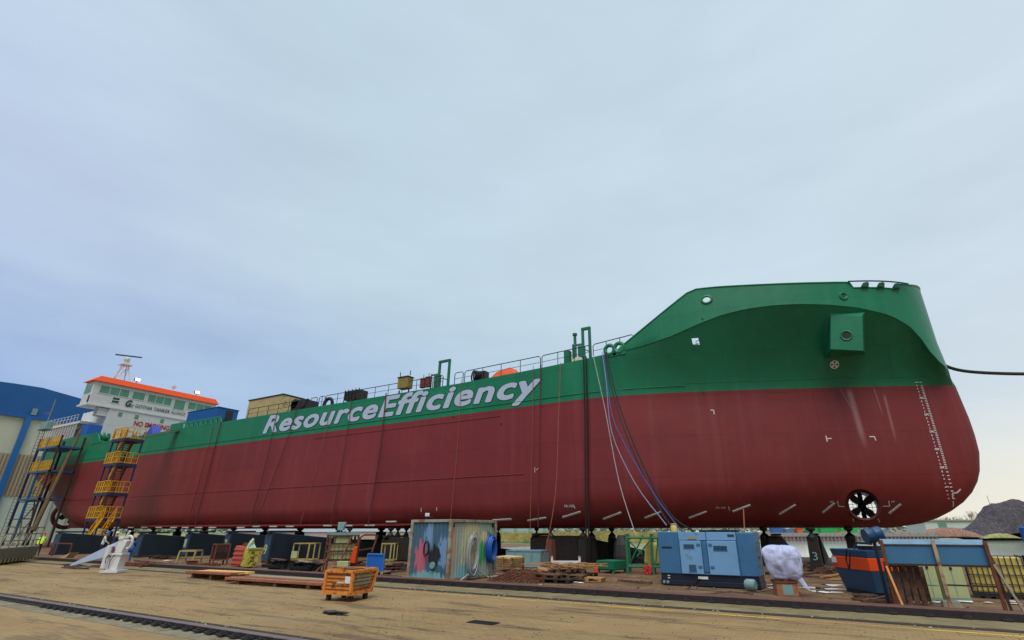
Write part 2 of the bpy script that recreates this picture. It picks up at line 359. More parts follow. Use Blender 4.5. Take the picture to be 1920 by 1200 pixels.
def place(pl, pr):
    """two ground points of a front edge -> location of its middle, heading, width"""
    pl, pr = Vector(pl), Vector(pr); d = pr - pl; return (pl + pr) / 2, math.atan2(d.y, d.x), d.length
_txt = {}
def text_mb(s, w, h, org, u, v, shear=0., bold=0., off=0., spacing=1., nrm=None, thick=.004, fit='w', lift=0.):
    cu = bpy.data.curves.new('lettering', 'FONT'); cu.body = s; cu.size = 1; cu.shear = shear; cu.offset = bold; cu.space_character = spacing; cu.resolution_u = 4
    o = bpy.data.objects.new('lettering', cu); COL.objects.link(o); bpy.context.view_layer.update()
    me = o.evaluated_get(bpy.context.evaluated_depsgraph_get()).to_mesh()
    vs = [(p.co.x, p.co.y) for p in me.vertices]; fs = [tuple(p.vertices) for p in me.polygons]
    bpy.data.objects.remove(o); bpy.data.curves.remove(cu)
    return vs, fs

# ------------------------------------------------------------ hull form
ZK, ZW, CL = 2.1, 10.03, 38.0
WLX = [(-16.5, 8), (-13.6, 7.98), (-11.5, 7.75), (-9.74, 7.33), (-8.2, 6.87), (-6.58, 6.34), (-3.56, 5.2), (-1.5, 4.36), (.52, 3.5), (3.37, 2.25), (5.06, 1.47), (6.3, .9), (7.0, .58), (7.4, .34), (7.65, .0)]
def interp(t, x):
    if x <= t[0][0]: return t[0][1]
    for (a, b), (c, d) in zip(t, t[1:]):
        if x <= c: return b + (d - b) * (x - a) / (c - a)
    return t[-1][1]
XS = [(2.1, 2.6), (2.25, 3.7), (2.4, 4.45), (2.75, 5.25), (3.2, 6.05), (3.8, 6.75), (4.6, 7.3), (5.4, 7.62), (6.4, 7.8), (7.9, 7.8), (9, 7.72), (10.03, 7.65), (10.7, 7.5), (11.4, 7.38), (30, 7.40)]
def bwl(x): return interp(WLX, x)
def bP(x): return 8. if x < -8 else 8 * math.sqrt(max(0, 1 - ((x + 8) / 15.65) ** 2))
KN = [(-120, 12.45), (-24, 12.45), (-17, 12.6), (-13, 12.75), (-11.3, 12.84), (-9, 13.03), (-7, 13.37), (-5.5, 13.83), (-4, 14.23), (-2.5, 14.45), (-1, 14.5), (.5, 14.44), (2, 14.29), (3.5, 14.06), (5, 13.66), (5.5, 13.38), (6, 12.98), (6.4, 12.35), (6.8, 11.4), (7.1, 10.95), (7.66, 10.6)]
TP = [(-120, 13.85), (-84.2, 13.85), (-83.2, 12.5), (-24, 12.5), (-17, 12.65), (-13, 12.8), (-11.0, 12.92), (-5.5, 16.3), (-4, 16.2), (-2.5, 16.05), (-1, 15.92), (.5, 15.82), (2, 15.75), (3.4, 15.73), (3.5, 15.36), (6.0, 15.46), (6.1, 15.84), (6.8, 15.98), (7.3, 16.2), (7.66, 16.35)]
KEEL = [(-110, 9.2), (-106, 7.9), (-101, 6.6), (-97, 5.2), (-93, 3.8), (-90, 2.9), (-86, 2.25), (-83, 2.1), (10, 2.1)]
def zkn(x): return interp(KN, x)
def ztop(x): return max(interp(TP, x), zkn(x) + .03)
def bmid(x):   # full-form half breadth aft
    if x > -88: return 8.
    return 8 - 2.6 * ((-88 - x) / 20.) ** 2
def bilge_r(x):
    if x < -80: return min(1.6 + (-80 - x) * .16, (ZW - interp(KEEL, x)) * .8)
    if x > -20: return min(3.0, 1.6 + (x + 20) * .07)
    return 1.6
STN = [-108 + i * 2 for i in range(0, 11)] + [-84.2, -83.2] + [-80 + i * 4 for i in range(0, 15)] + [-20, -18]
UB = [i / 44 for i in range(0, 45)]
UB = sorted([1 - (1 - u) ** 1.35 for u in UB] + [(x + 16) / 23.65 for x in (3.38, 3.52, 5.98, 6.12)])
def column(par):
    """list of (x, halfbreadth, z) from keel line up; par = ('s',x) or ('b',u)"""
    out = []
    if par[0] == 's':
        x = par[1]; xe = x; zk = interp(KEEL, x); b0 = bmid(x); wide = max(0, -84 - x) * .28
    else:
        xe = -16 + par[1] * 23.65; zk = ZK; b0 = bwl(xe); wide = 0
    r = bilge_r(xe); rb = min(r + wide, b0 * .85)
    zs = [zk + r * (1 - math.cos(a * PI / 16)) for a in range(0, 9)]
    zs += [zk + r + (ZW - zk - r) * i / 5 for i in range(1, 6)]
    for z in zs:
        bb = b0 - rb + rb * math.sqrt(max(0, 1 - max(0, (r - (z - zk)) / r) ** 2))
        xx = xe if par[0] == 's' else -16 + par[1] * (interp(XS, z) + 16)
        out.append((xx, bb, z))
    zk2, zt = zkn(xe), ztop(xe)
    bp = bP(xe) if par[0] == 'b' else b0
    for i in range(1, 8):
        t = i / 7; z = ZW + (zk2 - ZW) * t; out.append((xe if par[0] == 's' else -16 + par[1] * (interp(XS, z) + 16), b0 + (bp - b0) * t ** 1.25, z))
    for i in range(1, 4):
        t = i / 3; z = zk2 + (zt - zk2) * t; out.append((xe if par[0] == 's' else -16 + par[1] * (interp(XS, z) + 16), bp, z))
    return out
COLS = [column(('s', x)) for x in STN] + [column(('b', u)) for u in UB]
NR = len(COLS[0]); IW = 13; IK = 20     # row of the waterline, row of the knuckle
def hull_b(x, z):
    """starboard half breadth at x, z (numerical lookup in the columns)"""
    def at(c):
        for (x0, b0, z0), (x1, b1, z1) in zip(c, c[1:]):
            if z0 <= z <= z1 and z1 > z0: t = (z - z0) / (z1 - z0); return x0 + (x1 - x0) * t, b0 + (b1 - b0) * t
        return (c[-1][0], c[-1][1]) if z > c[-1][2] else (c[0][0], c[0][1])
    pr = None
    for c in COLS:
        cx_, cb = at(c)
        if pr and pr[0] <= x <= cx_: t = (x - pr[0]) / max(1e-6, cx_ - pr[0]); return pr[1] + (cb - pr[1]) * t
        pr = (cx_, cb)
    return 0. if x > 0 else at(COLS[0])[1]
def HP(px, py, off=.03):
    """point of the starboard shell seen at a photo point, lifted off the plating"""
    d = ray(px, py); lo, hi = 26., 42.
    for _ in range(40):
        mid = (lo + hi) / 2; p = CAM + d * (mid / d.y)
        if p.y > CL - hull_b(p.x, p.z): hi = mid
        else: lo = mid
    p = CAM + d * (lo / d.y); n = hull_n(p); return p + n * off
def hull_n(p):
    e = .08; b = hull_b(p.x, p.z); bx = (hull_b(p.x + e, p.z) - hull_b(p.x - e, p.z)) / (2 * e); bz = (hull_b(p.x, p.z + e) - hull_b(p.x, p.z - e)) / (2 * e)
    return Vector((-bx, -1, -bz)).normalized()

# ------------------------------------------------------------ ground, quay, water
gm = MB()
def grid(mb, x0, x1, y0, y1, nx, ny, z=0.):
    vs = [(x0 + (x1 - x0) * i / nx, y0 + (y1 - y0) * j / ny, z) for j in range(ny + 1) for i in range(nx + 1)]
    mb.add(vs, [(j * (nx + 1) + i, j * (nx + 1) + i + 1, (j + 1) * (nx + 1) + i + 1, (j + 1) * (nx + 1) + i) for j in range(ny) for i in range(nx)])
grid(gm, -420, 160, -120, 48.2, 30, 10)
grid(gm, -420, -36, 48.2, 70, 10, 2)
struct('ground', gm, m_ground)
q = MB(); q.box(-36, 160, 48.25, 48.9, -3, -.02); struct('quay_edge', q, M('old_quay_concrete', (96, 92, 92), .9, var=.3, scale=2, bump=.3))
m_water = M('water', (150, 160, 150), .12, var=.1, scale=.05, spec=.8); 
t_ = m_water.node_tree; bp_ = N(t_, 'ShaderNodeBump'); bp_.inputs['Strength'].default_value = .12; co_ = N(t_, 'ShaderNodeTexCoord'); nn_ = N(t_, 'ShaderNodeTexNoise')
t_.links.new(co_.outputs['Object'], nn_.inputs['Vector']); nn_.inputs['Scale'].default_value = .8; nn_.inputs['Detail'].default_value = 4
t_.links.new(nn_.outputs[0], bp_.inputs['Height']); t_.links.new(bp_.outputs[0], t_.nodes['Principled BSDF'].inputs['Normal'])
w = MB(); grid(w, -900, 700, 48.6, 700, 4, 4, -1.5); struct('water', w, m_water)

# markings and strips by the crane rails (4 mm sheets)
def strip(name, y0, y1, z, mat, x0=-200, x1=60):
    s = MB(); grid(s, x0, x1, y0, y1, 40, 1, z); struct(name, s, mat)
m_strip = M('rail_bed_concrete', (122, 110, 78), .9, var=.25, scale=1.4, c2=(104, 90, 62), thr=.56, bump=.2)
m_groove = M('groove_dark', (50, 40, 32), .9, var=.4, scale=3)  # flat dark strip stands for the rail groove
m_worn = M('worn_yellow_line', (206, 172, 52), .8, var=.2, scale=2, c2=(150, 126, 78), thr=.5, s2=.9, stretch=(.35, 1, 1))
strip('rail_bed', 15.85, 17.15, .004, m_strip)
strip('rail_groove', 15.5, 15.85, .008, m_groove)
strip('yellow_line', 15.0, 15.13, .004, m_worn, -24, 40)
m_strip2 = M('near_rail_bed_concrete', (124, 116, 96), .9, var=.25, scale=2, c2=(96, 84, 62), thr=.56, bump=.2)
strip('rail_bed', 6.75, 7.85, .004, m_strip2); strip('rail_groove', 7.85, 7.98, .008, m_groove)

def crane_rail(y, y1, label, clip_y, x0, x1, step, top=.13, n=None):
    r = thing('crane_rail', label, 'rail', ((x0 + x1) / 2, y, 0), 0, 'crane rails laid along the yard')
    b = MB(); b.box(x0, x1, y, y1, 0.01, top); b.box(x0, x1, y - .06, y, .01, .035); 
    b.build('rail_body', m_rail, r)
    h_ = MB(); h_.box(x0, x1, y + .004, y1 + .02, top, top + .022); h_.build('rail_head', m_railtop if y > 12 else M('worn_rail_top', (112, 98, 96), .35, var=.2), r, bevel=.008)
    c = MB(); c.box(-.09, .09, -.16, -.004, 0.02, .06); c.box(-.05, .05, -.13, -.05, .06, .085); c.tube((0, -.09, .085), (0, -.09, .115), .025, 6)
    first = None; x = x1 - 1
    for i in range(n):
        if first is None: first = c.build('rail_clip', m_dark, r, world=False); o = first
        else: o = first.copy(); COL.objects.link(o)
        o.location = (x - (x0 + x1) / 2, 0, 0); x -= step
crane_rail(17.25, 17.8, 'far crane rail running past the container and generator, with yellow line', 17, -150, 40, .75, .15, 78)
crane_rail(7.28, 7.42, 'near crane rail crossing the bottom left corner of the paving', 7, -120, 6, .42, .085, 60)

# ------------------------------------------------------------ the ship
ship = thing('tanker_ship', 'long green and red tanker hull standing on blocks with white bridge at its stern', 'ship', (-50, CL, ZK))
vs = []; fs = []; ms = []
def vid(ci, ri, s): return (ci * NR + ri) * 2 + s
for c in COLS:
    for (x, b, z) in c:
        vs += [(x, CL - b, z), (x, CL + b, z)]
for ci in range(len(COLS) - 1):
    for ri in range(NR - 1):
        mi = 0 if ri < IW else 1
        fs.append((vid(ci, ri, 0), vid(ci + 1, ri, 0), vid(ci + 1, ri + 1, 0), vid(ci, ri + 1, 0))); ms.append(mi)
        fs.append((vid(ci, ri, 1), vid(ci, ri + 1, 1), vid(ci + 1, ri + 1, 1), vid(ci + 1, ri, 1))); ms.append(mi)
    fs.append((vid(ci, 0, 0), vid(ci, 0, 1), vid(ci + 1, 0, 1), vid(ci + 1, 0, 0))); ms.append(0)
for ri in range(NR - 1):      # transom
    fs.append((vid(0, ri, 0), vid(0, ri + 1, 0), vid(0, ri + 1, 1), vid(0, ri, 1))); ms.append(0 if ri < IW else 1)
me = bpy.data.meshes.new('hull'); me.from_pydata(vs, [], fs); me.polygons.foreach_set('material_index', ms)
for m in (m_red, m_green, m_dark): me.materials.append(m)
bm = bmesh.new(); bm.from_mesh(me); bmesh.ops.remove_doubles(bm, verts=bm.verts, dist=.004); bmesh.ops.dissolve_degenerate(bm, edges=bm.edges, dist=.003); bmesh.ops.recalc_face_normals(bm, faces=bm.faces); bm.to_mesh(me); bm.free()
hull = bpy.data.objects.new('hull', me); COL.objects.link(hull)
sol = hull.modifiers.new('plate', 'SOLIDIFY'); sol.thickness = .07; sol.offset = -1
cut = MB()
THX, THZ = 1.32, 3.3
cut.tube((THX, 28, THZ), (THX, 48, THZ), .84, 28)
pc = HP(1325, 562, 0); cut.lathe([(1, 0), (1, 3)], (0, 0, 0), (0, 1, 0), 20); 
for i in range(len(cut.v) - 40, len(cut.v)):
    x, y, z = cut.v[i]; cut.v[i] = (pc.x + x * .27, pc.y - 1.5 + y, pc.z + z * .21)
ps = HP(1304, 640, 0); cut.box(ps.x - .2, ps.x + .2, ps.y - .5, ps.y + .9, ps.z - .2, ps.z + .2)
co = cut.build('cutter', m_dark)
bo = hull.modifiers.new('openings', 'BOOLEAN'); bo.object = co; bo.operation = 'DIFFERENCE'; bo.solver = 'EXACT'
bpy.context.view_layer.update()
nm = bpy.data.meshes.new_from_object(hull.evaluated_get(bpy.context.evaluated_depsgraph_get()))
hull.modifiers.clear(); hull.data = nm; nm.name = 'hull'; bpy.data.objects.remove(co)
nm.polygons.foreach_set('use_smooth', [True] * len(nm.polygons)); nm.set_sharp_from_angle(angle=rad(24))
attach(hull, ship)
# decks inside the shell
d = MB()
xs_ = [-107, -100, -96, -92, -88, -84] + list(range(-80, -11, 4)) + [-11.5]
for a, b in zip(xs_, xs_[1:]):
    ba, bb = (bmid(a) - .09, bmid(b) - .09); za, zb = zkn(a) - .12, zkn(b) - .12
    d.poly([(a, CL - ba, za), (b, CL - bb, zb), (b, CL + bb, zb), (a, CL + ba, za)])
for a, b in zip([-11.5, -9, -6, -3, 0, 2, 4, 5, 6, 6.6], [-9, -6, -3, 0, 2, 4, 5, 6, 6.6, 7.2]):
    za = zb = 12.55; ba, bb = max(.05, hull_b(a, za) - .12), max(.05, hull_b(b, zb) - .12)
    d.poly([(a, CL - ba, za), (b, CL - bb, zb), (b, CL + bb, zb), (a, CL + ba, za)])
d.build('deck', m_dkgreen, ship)
# bow thruster tunnel
th = MB(); th.ring((THX, CL - hull_b(THX, THZ) + .28, THZ), (0, 1, 0), .80, .10, 32, 8)
yt = CL - hull_b(THX, THZ)
th.build('tunnel_flange', M('flange_dark_red', (88, 34, 38), .6), hull, smooth=True)
tn = MB(); n = 32
tb = [(THX + .845 * math.cos(2 * PI * i / n), y, THZ + .845 * math.sin(2 * PI * i / n)) for y in (yt + .1, 2 * CL - yt - .1) for i in range(n)]
tn.add(tb, [(i, (i + 1) % n, (i + 1) % n + n, i + n) for i in range(n)])
tun = tn.build('thruster_tunnel', m_red, hull, smooth=True)
tp = MB(); yc = CL - .3
tp.lathe([(.05, -.5), (.2, -.4), (.24, 0), (.2, .5), (.08, .6)], (THX, yc, THZ), (0, 1, 0), 14)
tp.tube((THX, yc, THZ), (THX, yc, THZ + .84), .12, 10); tp.tube((THX, yc, THZ), (THX, yc, THZ - .84), .12, 10)
for k in range(4):
    a = rad(40 + 90 * k); c_ = Vector((math.cos(a), 0, math.sin(a))); s_ = Vector((-math.sin(a), 0, math.cos(a)))
    o_ = Vector((THX, yc - .35, THZ)); tp.prism([o_ + c_ * .15 - s_ * .1, o_ + c_ * .5 - s_ * .22, o_ + c_ * .78 - s_ * .2, o_ + c_ * .8 + s_ * .16, o_ + c_ * .45 + s_ * .2, o_ + c_ * .15 + s_ * .1], (0, .05, 0))
tp.build('thruster_propeller', m_black, hull)
tg = MB()
for k in range(-3, 4):
    hgt = math.sqrt(.845 ** 2 - (k * .21) ** 2); tg.bar((THX + k * .21, 2 * CL - yt - .3, THZ - hgt), (THX + k * .21, 2 * CL - yt - .3, THZ + hgt), .025)
    tg.bar((THX - hgt, 2 * CL - yt - .34, THZ + k * .21), (THX + hgt, 2 * CL - yt - .34, THZ + k * .21), .025)
tg.build('thruster_grille', m_black, hull)
# anchor pocket: a bevelled box growing out of the flare, with its hawse hole
ap = MB(); YF = 32.25
fr = [PY(1557, 655, YF), PY(1619, 658, YF), PY(1617, 591, YF), PY(1557, 590, YF)]
bk4 = [HP(1546, 672, -.05), HP(1624, 664, -.05), HP(1623, 585, -.05), HP(1547, 585, -.05)]
ap.hexa(bk4, fr)
ap.build('anchor_pocket', m_green, hull, bevel=.02)
hw = MB(); hc = PY(1587, 629, YF); hw.ring(hc + Vector((0, -.01, 0)), (0, 1, 0), .27, .05, 24, 8); 
hw.build('hawse_pipe', m_green, hull, smooth=True)
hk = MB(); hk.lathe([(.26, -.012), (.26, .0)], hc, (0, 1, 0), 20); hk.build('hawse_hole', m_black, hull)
# fairleads in the forecastle bulwark
def oval_rim(px, py, rx, rz, name, filled=False):
    p = HP(px, py, .01); nn = hull_n(p); u = Vector((0, 0, 1)).cross(nn).normalized(); v = nn.cross(u)
    r = MB(); r.path([p + u * (rx * math.cos(2 * PI * i / 20)) + v * (rz * math.sin(2 * PI * i / 20)) for i in range(20)], .075, 8, True)
    r.build(name, m_green, hull, smooth=True)
    if filled: k = MB(); k.poly([p + nn * .012 + u * (rx * math.cos(2 * PI * i / 20)) + v * (rz * math.sin(2 * PI * i / 20)) for i in range(20)]); k.build('fairlead_recess', m_dkgreen, hull)
oval_rim(1325, 562, .30, .24, 'panama_fairlead'); oval_rim(1581, 555, .2, .2, 'panama_fairlead', True)
p = HP(1581, 560, .0); 
# scupper dots
for (px, py) in ((1317, 598), (1319, 737), (940, 795), (850, 782)):
    p = HP(px, py, .012); s = MB(); nn = hull_n(p); s.lathe([(.06, 0), (.06, .01)], p, nn, 10); s.build('scupper', m_black, hull)
# square side port: bars of the deck machinery show in it
sp = MB(); p = ps
sp.bar((p.x - .06, p.y + .3, p.z - .2), (p.x - .02, p.y + .3, p.z + .12), .03); sp.bar((p.x - .02, p.y + .3, p.z + .1), (p.x + .18, p.y + .3, p.z + .13), .03); sp.bar((p.x + .03, p.y + .3, p.z - .2), (p.x + .03, p.y + .3, p.z - .02), .04)
sp.bar((p.x - .2, p.y - .02, p.z - .21), (p.x + .2, p.y - .02, p.z - .21), .03); sp.build('side_port_frame', m_dkgreen, hull)
# roller fairlead comb on the bow bulwark
fa, fb = Vector((3.36, 0, 0)), Vector((6.14, 0, 0))
rf = MB(); rf.mat(0); nseg = 8; pts = []
xs5 = [fa.x - .25 + (fb.x - fa.x + .45) * i / nseg for i in range(nseg + 1)]
P3 = lambda x, z, o=.05: Vector((x, CL - bP(x) - o, z))
za = ztop(fa.x)
fz_ = lambda x: 15.73 + .1 * (x - 3.4) / 2.7
rf.path([P3(x, fz_(x)) for x in xs5], .045, 8)
for k in range(3):
    x = xs5[0] + (xs5[-1] - xs5[0]) * (.2 + .26 * k); x2 = x + .42
    rf.prism([P3(x - .06, ztop(x)), P3(x + .34, ztop(x)), P3(x2, ztop(x) + .28), P3(x2 - .08, ztop(x) + .33), P3(x + .12, ztop(x) + .26), P3(x + .02, ztop(x) + .12)], (0.02, .16, 0))
rf.build('roller_fairlead', m_dkgreen, hull)
# bulwark rim
br_ = MB(); br_.path([Vector((c[-1][0], CL - c[-1][1], c[-1][2])) for c in COLS if c[-1][0] > -10.9], .05, 6); br_.build('bulwark_rail', m_green, hull, smooth=True)
kb = MB(); kb.path([Vector((c[IK][0], CL - c[IK][1] - .01, c[IK][2])) for c in COLS if -11 < c[IK][0] < 7.3], .03, 6); kb.build('knuckle_bead', m_green, hull, smooth=True)
sb = MB()
sb.path([(x, CL - hull_b(x, 10.42) - .02, 10.42) for x in [-86 + i * 1.5 for i in range(50)] + [-10.5, -9, -8, -7]], .028, 6)
sb.path([(x, CL - hull_b(x, 10.55) - .0, 10.55) for x in [-7 + i * .7 for i in range(20)]], .02, 6)
sb.build('sheer_bead', m_green, hull, smooth=True)
rl = MB(); rl.path([(x, CL - hull_b(x, 5.45) - .01, 5.45) for x in [-86 + i * 2 for i in range(35)]], .035, 6); rl.path([(x, CL - hull_b(x, 9.55) - .01, 9.55) for x in [-40 + i * 2 for i in range(11)]], .03, 6)
rl.build('shell_bead', m_red, hull, smooth=True)
# bilge keel and anodes
bkk = MB(); z0 = 2.42
xa, xb = -66, -25.5
bkk.prism([(xa, 30.35, z0), (xb - 2, 30.35, z0), (xb, 30.45, z0 + .12), (xb - 3, 30.02, z0 - .06), (xa, 30.02, z0 - .06)], (0, 0, -.09)); bkk.build('bilge_keel', m_red, hull)
for px in (218, 245, 270, 297, 325, 347, 372, 398, 451, 480, 512, 543, 614, 652, 693, 733):
    yv = {614: 985.5, 652: 985.5, 693: 985, 733: 978}.get(px, 989 if px < 460 else 987)
    p = PY(px, yv, 29.97); a = MB(); L = .55 if px < 460 else .5; a.box(p.x - L, p.x + L, 29.95, 30.06, p.z - .05, p.z + .05); a.build('anode_plate', m_anode, hull, bevel=.01)
for (px, py) in ((942, 973.5), (1007, 972.5), (1072, 964), (1148, 966), (1225, 964), (1308, 964), (1390, 952), (1476, 954), (1553, 951), (1677, 953)):
    s = .42 if px < 1000 else .55; ang = {942: 3, 1007: 9, 1072: 17}.get(px, 20 if px < 1400 else 30 if px < 1500 else 38)
    dx, dy = 22 * math.cos(rad(ang)) * (.8 if px > 1500 else 1), -22 * math.sin(rad(ang)) * (.8 if px > 1500 else 1)
    dx *= .80; dy *= .80
    a, b = HP(px - dx, py - dy, .05), HP(px + dx, py + dy, .05); m2 = HP(px, py, .06)
    k = MB(); nn = hull_n(m2); k.bar(a, b, .11, .07, nn); k.build('anode_plate', m_anode, hull, bevel=.01)
# painted marks
def mark(pxs, w, name='hull_mark', mat=m_mark):
    k = MB()
    for a, b in zip(pxs, pxs[1:]):
        pa, pb = HP(*a, .014), HP(*b, .014); k.bar(pa, pb, w, .012, hull_n((pa + pb) / 2))
    k.build(name, mat, hull)
mark([(1548, 817), (1551, 828)], .06); mark([(1550, 822.5), (1559, 822)], .06)
mark([(1630, 819), (1639, 818.5), (1642, 826)], .06); mark([(1332, 769), (1338, 769), (1339, 777)], .05)
mark([(1570, 940), (1572.5, 949.5), (1583, 949.5)], .05); mark([(1655, 949), (1668, 949), (1666, 939)], .05)
mark([(1599, 971), (1600, 978)], .05); mark([(1646, 972), (1649, 979)], .05)
mark([(1786, 935), (1786, 924), (1794, 924), (1801, 917)], .07); mark([(1787, 940), (1787, 949)], .06)
mark([(1076, 947), (1078, 953)], .05); mark([(1366, 950), (1368, 957)], .05); mark([(1003, 876), (1003, 886)], .03); mark([(1006, 881), (1010, 878)], .03)
mark([(790, 952), (790, 960)], .05); mark([(819, 951), (819, 958)], .05)

def put_text(s, org, u, v, wid, hgt, name, mat, parent, shear=0., bold=0., thick=.012, spc=1.):
    """lettering as flat letters laid at org along u (width wid) and v (cap height hgt)"""
    vs, fs = text_mb(s, 0, 0, None, None, None, shear, bold, 0, spc)
    xs = [p[0] for p in vs]; x0, x1 = min(xs), max(xs); cap = .73
    u = Vector(u).normalized(); v = Vector(v).normalized(); n = u.cross(v); org = Vector(org); k = MB()
    sx = wid / (x1 - x0); sy = hgt / cap
    k.add([org + u * ((x - x0) * sx) + v * (y * sy) + n * thick for x, y in vs], fs)
    return k.build(name, mat, parent)
NAME = 'ResourceEfficiency'
o3 = Vector((-47.75, 30, 10.66)); uu, vv = Vector((1, 0, .0025)), Vector((0, 0, 1))
def bold_text(s, org, u, v, wid, hgt, name, mat, rad_, lift, shear=.26, spc=1.10, n=12):
    vs, fs = text_mb(s, 0, 0, None, None, None, shear, 0, 0, spc); xs = [p[0] for p in vs]; x0, x1 = min(xs), max(xs); sx = wid / (x1 - x0); sy = hgt / .73; nn_ = u.cross(v); k = MB()
    for j in range(n + 1):      # strokes thickened by laying the letter round a small circle
        a = 2 * PI * j / n; dx, dz = (0, 0) if j == n else (rad_ * math.cos(a), rad_ * .62 * math.sin(a))
        k.add([org + u * ((x - x0) * sx + dx) + v * (y * sy + dz) + nn_ * (lift + .0006 * j) for x, y in vs], fs)
    return k.build(name, mat, hull)
bold_text(NAME, o3 + Vector((.1, 0, .03)), uu, vv, 30.9, 1.70, 'name_outline', m_letter_edge, .195, .010)
bold_text(NAME, o3 + Vector((.1, 0, .03)), uu, vv, 30.9, 1.70, 'name_lettering', m_letter, .125, .030)
# draft marks climbing the stem
dm = MB(); xd = 5.55
def on_wall(x, z): return Vector((x, CL - hull_b(x, z), z))
dtxt = {}
lab = ['8M', '8', '6', '4', '2', '7M', '8', '6', '4', '2', '6M', '8', '6', '4', '2', '5M', '8', '6', '4', '2', '4M', '8', '6', '4', '2', '3M', '8', '6', '4', '2', '2M', '8', '6', '4', '2', '1M']
for i in range(36):
    z = 10.2 - i * .2
    if z < 3.55: break
    s = lab[i]
    if s not in dtxt: dtxt[s] = text_mb(s, 0, 0, None, None, None, 0, .02)
    p = on_wall(xd, z); nn = hull_n(p); u = Vector((0, 0, 1)).cross(nn).normalized(); u = -u if u.x < 0 else u; v = Vector((0, 0, 1)); n_ = -nn if nn.y > 0 else nn
    tv, tf = dtxt[s]; sc = .15 if len(s) == 1 else .19
    dm.add([p + u * (x * sc - (.0 if len(s) == 1 else .04)) + v * (y * sc) + n_ * .02 for x, y in tv], tf)
    for k in range(2):
        q_ = p + u * .24 + v * (k * .1); dm.add([q_ + n_ * .02, q_ + u * .13 + n_ * .02, q_ + u * .13 + v * .04 + n_ * .02, q_ + v * .04 + n_ * .02], [(0, 1, 2, 3)])
dm.build('draft_marks', m_mark, hull)
def small_text(s, px, py, wid, hgt, mat=m_mark):
    p = HP(px, py, 0); nn = hull_n(p); u = Vector((0, 0, 1)).cross(nn).normalized(); u = -u if u.x < 0 else u; v = nn.cross(u); v = -v if v.z < 0 else v
    put_text(s, p, u, v, wid, hgt, 'frame_mark', mat, hull, 0, .02, .02)
small_text('FR.155', 1059, 951, .62, .16); small_text('FR.158', 1342, 953, .55, .13); small_text('BT', 1556, 942, .18, .12); small_text('FP', 1671, 942, .18, .12)
# thruster symbol: white disc with cross
c0 = HP(1564.5, 683.5, .02); nn = hull_n(c0); u = Vector((0, 0, 1)).cross(nn).normalized(); v = nn.cross(u); k = MB(); R_ = .27
for j in range(32):
    a, b = 2 * PI * j / 32, 2 * PI * (j + 1) / 32; f = lambda r, t: c0 + u * (r * math.cos(t)) + v * (r * math.sin(t))
    k.add([f(R_, a), f(R_, b), f(R_ * .78, b), f(R_ * .78, a)], [(0, 1, 2, 3)])
    if (j % 8) in (0, 1, 6, 7) or (j % 8) == 7: pass
for j in range(4):
    a = rad(45 + 90 * j); c1, s1 = math.cos(a), math.sin(a); dd = u * c1 + v * s1; ee = v * c1 - u * s1
    k.add([c0 + dd * .02 + ee * .03 + nn * .002, c0 + dd * .02 - ee * .03 + nn * .002, c0 + dd * R_ * .8 - ee * .09 + nn * .002, c0 + dd * R_ * .8 + ee * .09 + nn * .002], [(0, 1, 2, 3)])
k.build('thruster_symbol', m_mark, hull)
kd = MB(); kd.poly([c0 - nn * .005 + u * (R_ * math.cos(2 * PI * j / 24)) + v * (R_ * math.sin(2 * PI * j / 24)) for j in range(24)]); kd.build('thruster_symbol_ground', m_dkgreen, hull)

# deck railings along the starboard edge
def railing(xa, xb, posts, name='deck_railing', h0=1.0, mat=m_dark, y=30.12, r=.032):
    k = MB(); za, zb = zkn(xa), zkn(xb); c = .12
    k.path([(xa, y, za), (xa, y, za + h0 - c), (xa + c, y, za + h0), (xb - c, y, zb + h0), (xb, y, zb + h0 - c), (xb, y, zb)], r, 6)
    k.path([(xa, y, za + .52), (xb, y, zb + .52)], r * .6, 5)
    for i in range(1, posts): x = xa + (xb - xa) * i / posts; k.path([(x, y, zkn(x)), (x, y, zkn(x) + h0)], r * .85, 5)
    return k.build(name, mat, ship)
def xe(px, py): return PY(px, py, 30.1).x
railing(xe(463, 785), xe(560, 768), 5); railing(xe(580, 765), xe(592, 763), 1); railing(xe(596, 762), xe(607, 760), 2)
railing(xe(609, 758), xe(808, 722), 8); railing(xe(811, 720), xe(830, 716), 3); railing(xe(852, 713), xe(868, 709), 1); railing(xe(871, 708), xe(1013, 678), 4)
railing(xe(1016, 677), xe(1108, 660), 3); railing(xe(1112, 658), -9.7, 3, h0=1.0)
# bulwark with freeing ports aft of midships
k = MB(); xa, xb = PY(318, 806, 30).x, PY(415, 783, 30).x
k.box(xa, xb, 29.98, 30.06, 13.02, 13.22); k.box(xa, xa + 2.2, 29.98, 30.06, 12.45, 13.02)
nb = 8
for i in range(nb + 1): x = xa + 2.2 + (xb - xa - 2.6) * i / nb; k.prism([(x, 29.98, 12.45), (x + .75, 29.98, 12.45), (x + .35, 29.98, 13.03), (x, 29.98, 13.03)], (0, .08, 0))
k.build('freeing_port_bulwark', m_green, hull)
kk = MB(); kk.box(xa + 2, xb, 30.5, 30.6, 12.4, 13.0); kk.build('slot_shade_backing', m_dark, ship)  # dark sheet added behind the freeing ports to paint in their shade
# poop bulwark step
k = MB(); k.prism([(-84.3, 29.96, 12.3), (-81.6, 29.96, 12.45), (-82.6, 29.96, 12.9), (-83.4, 29.96, 13.6), (-84.3, 29.96, 13.9)], (0, .1, 0)); k.build('bulwark_step', m_green, hull)
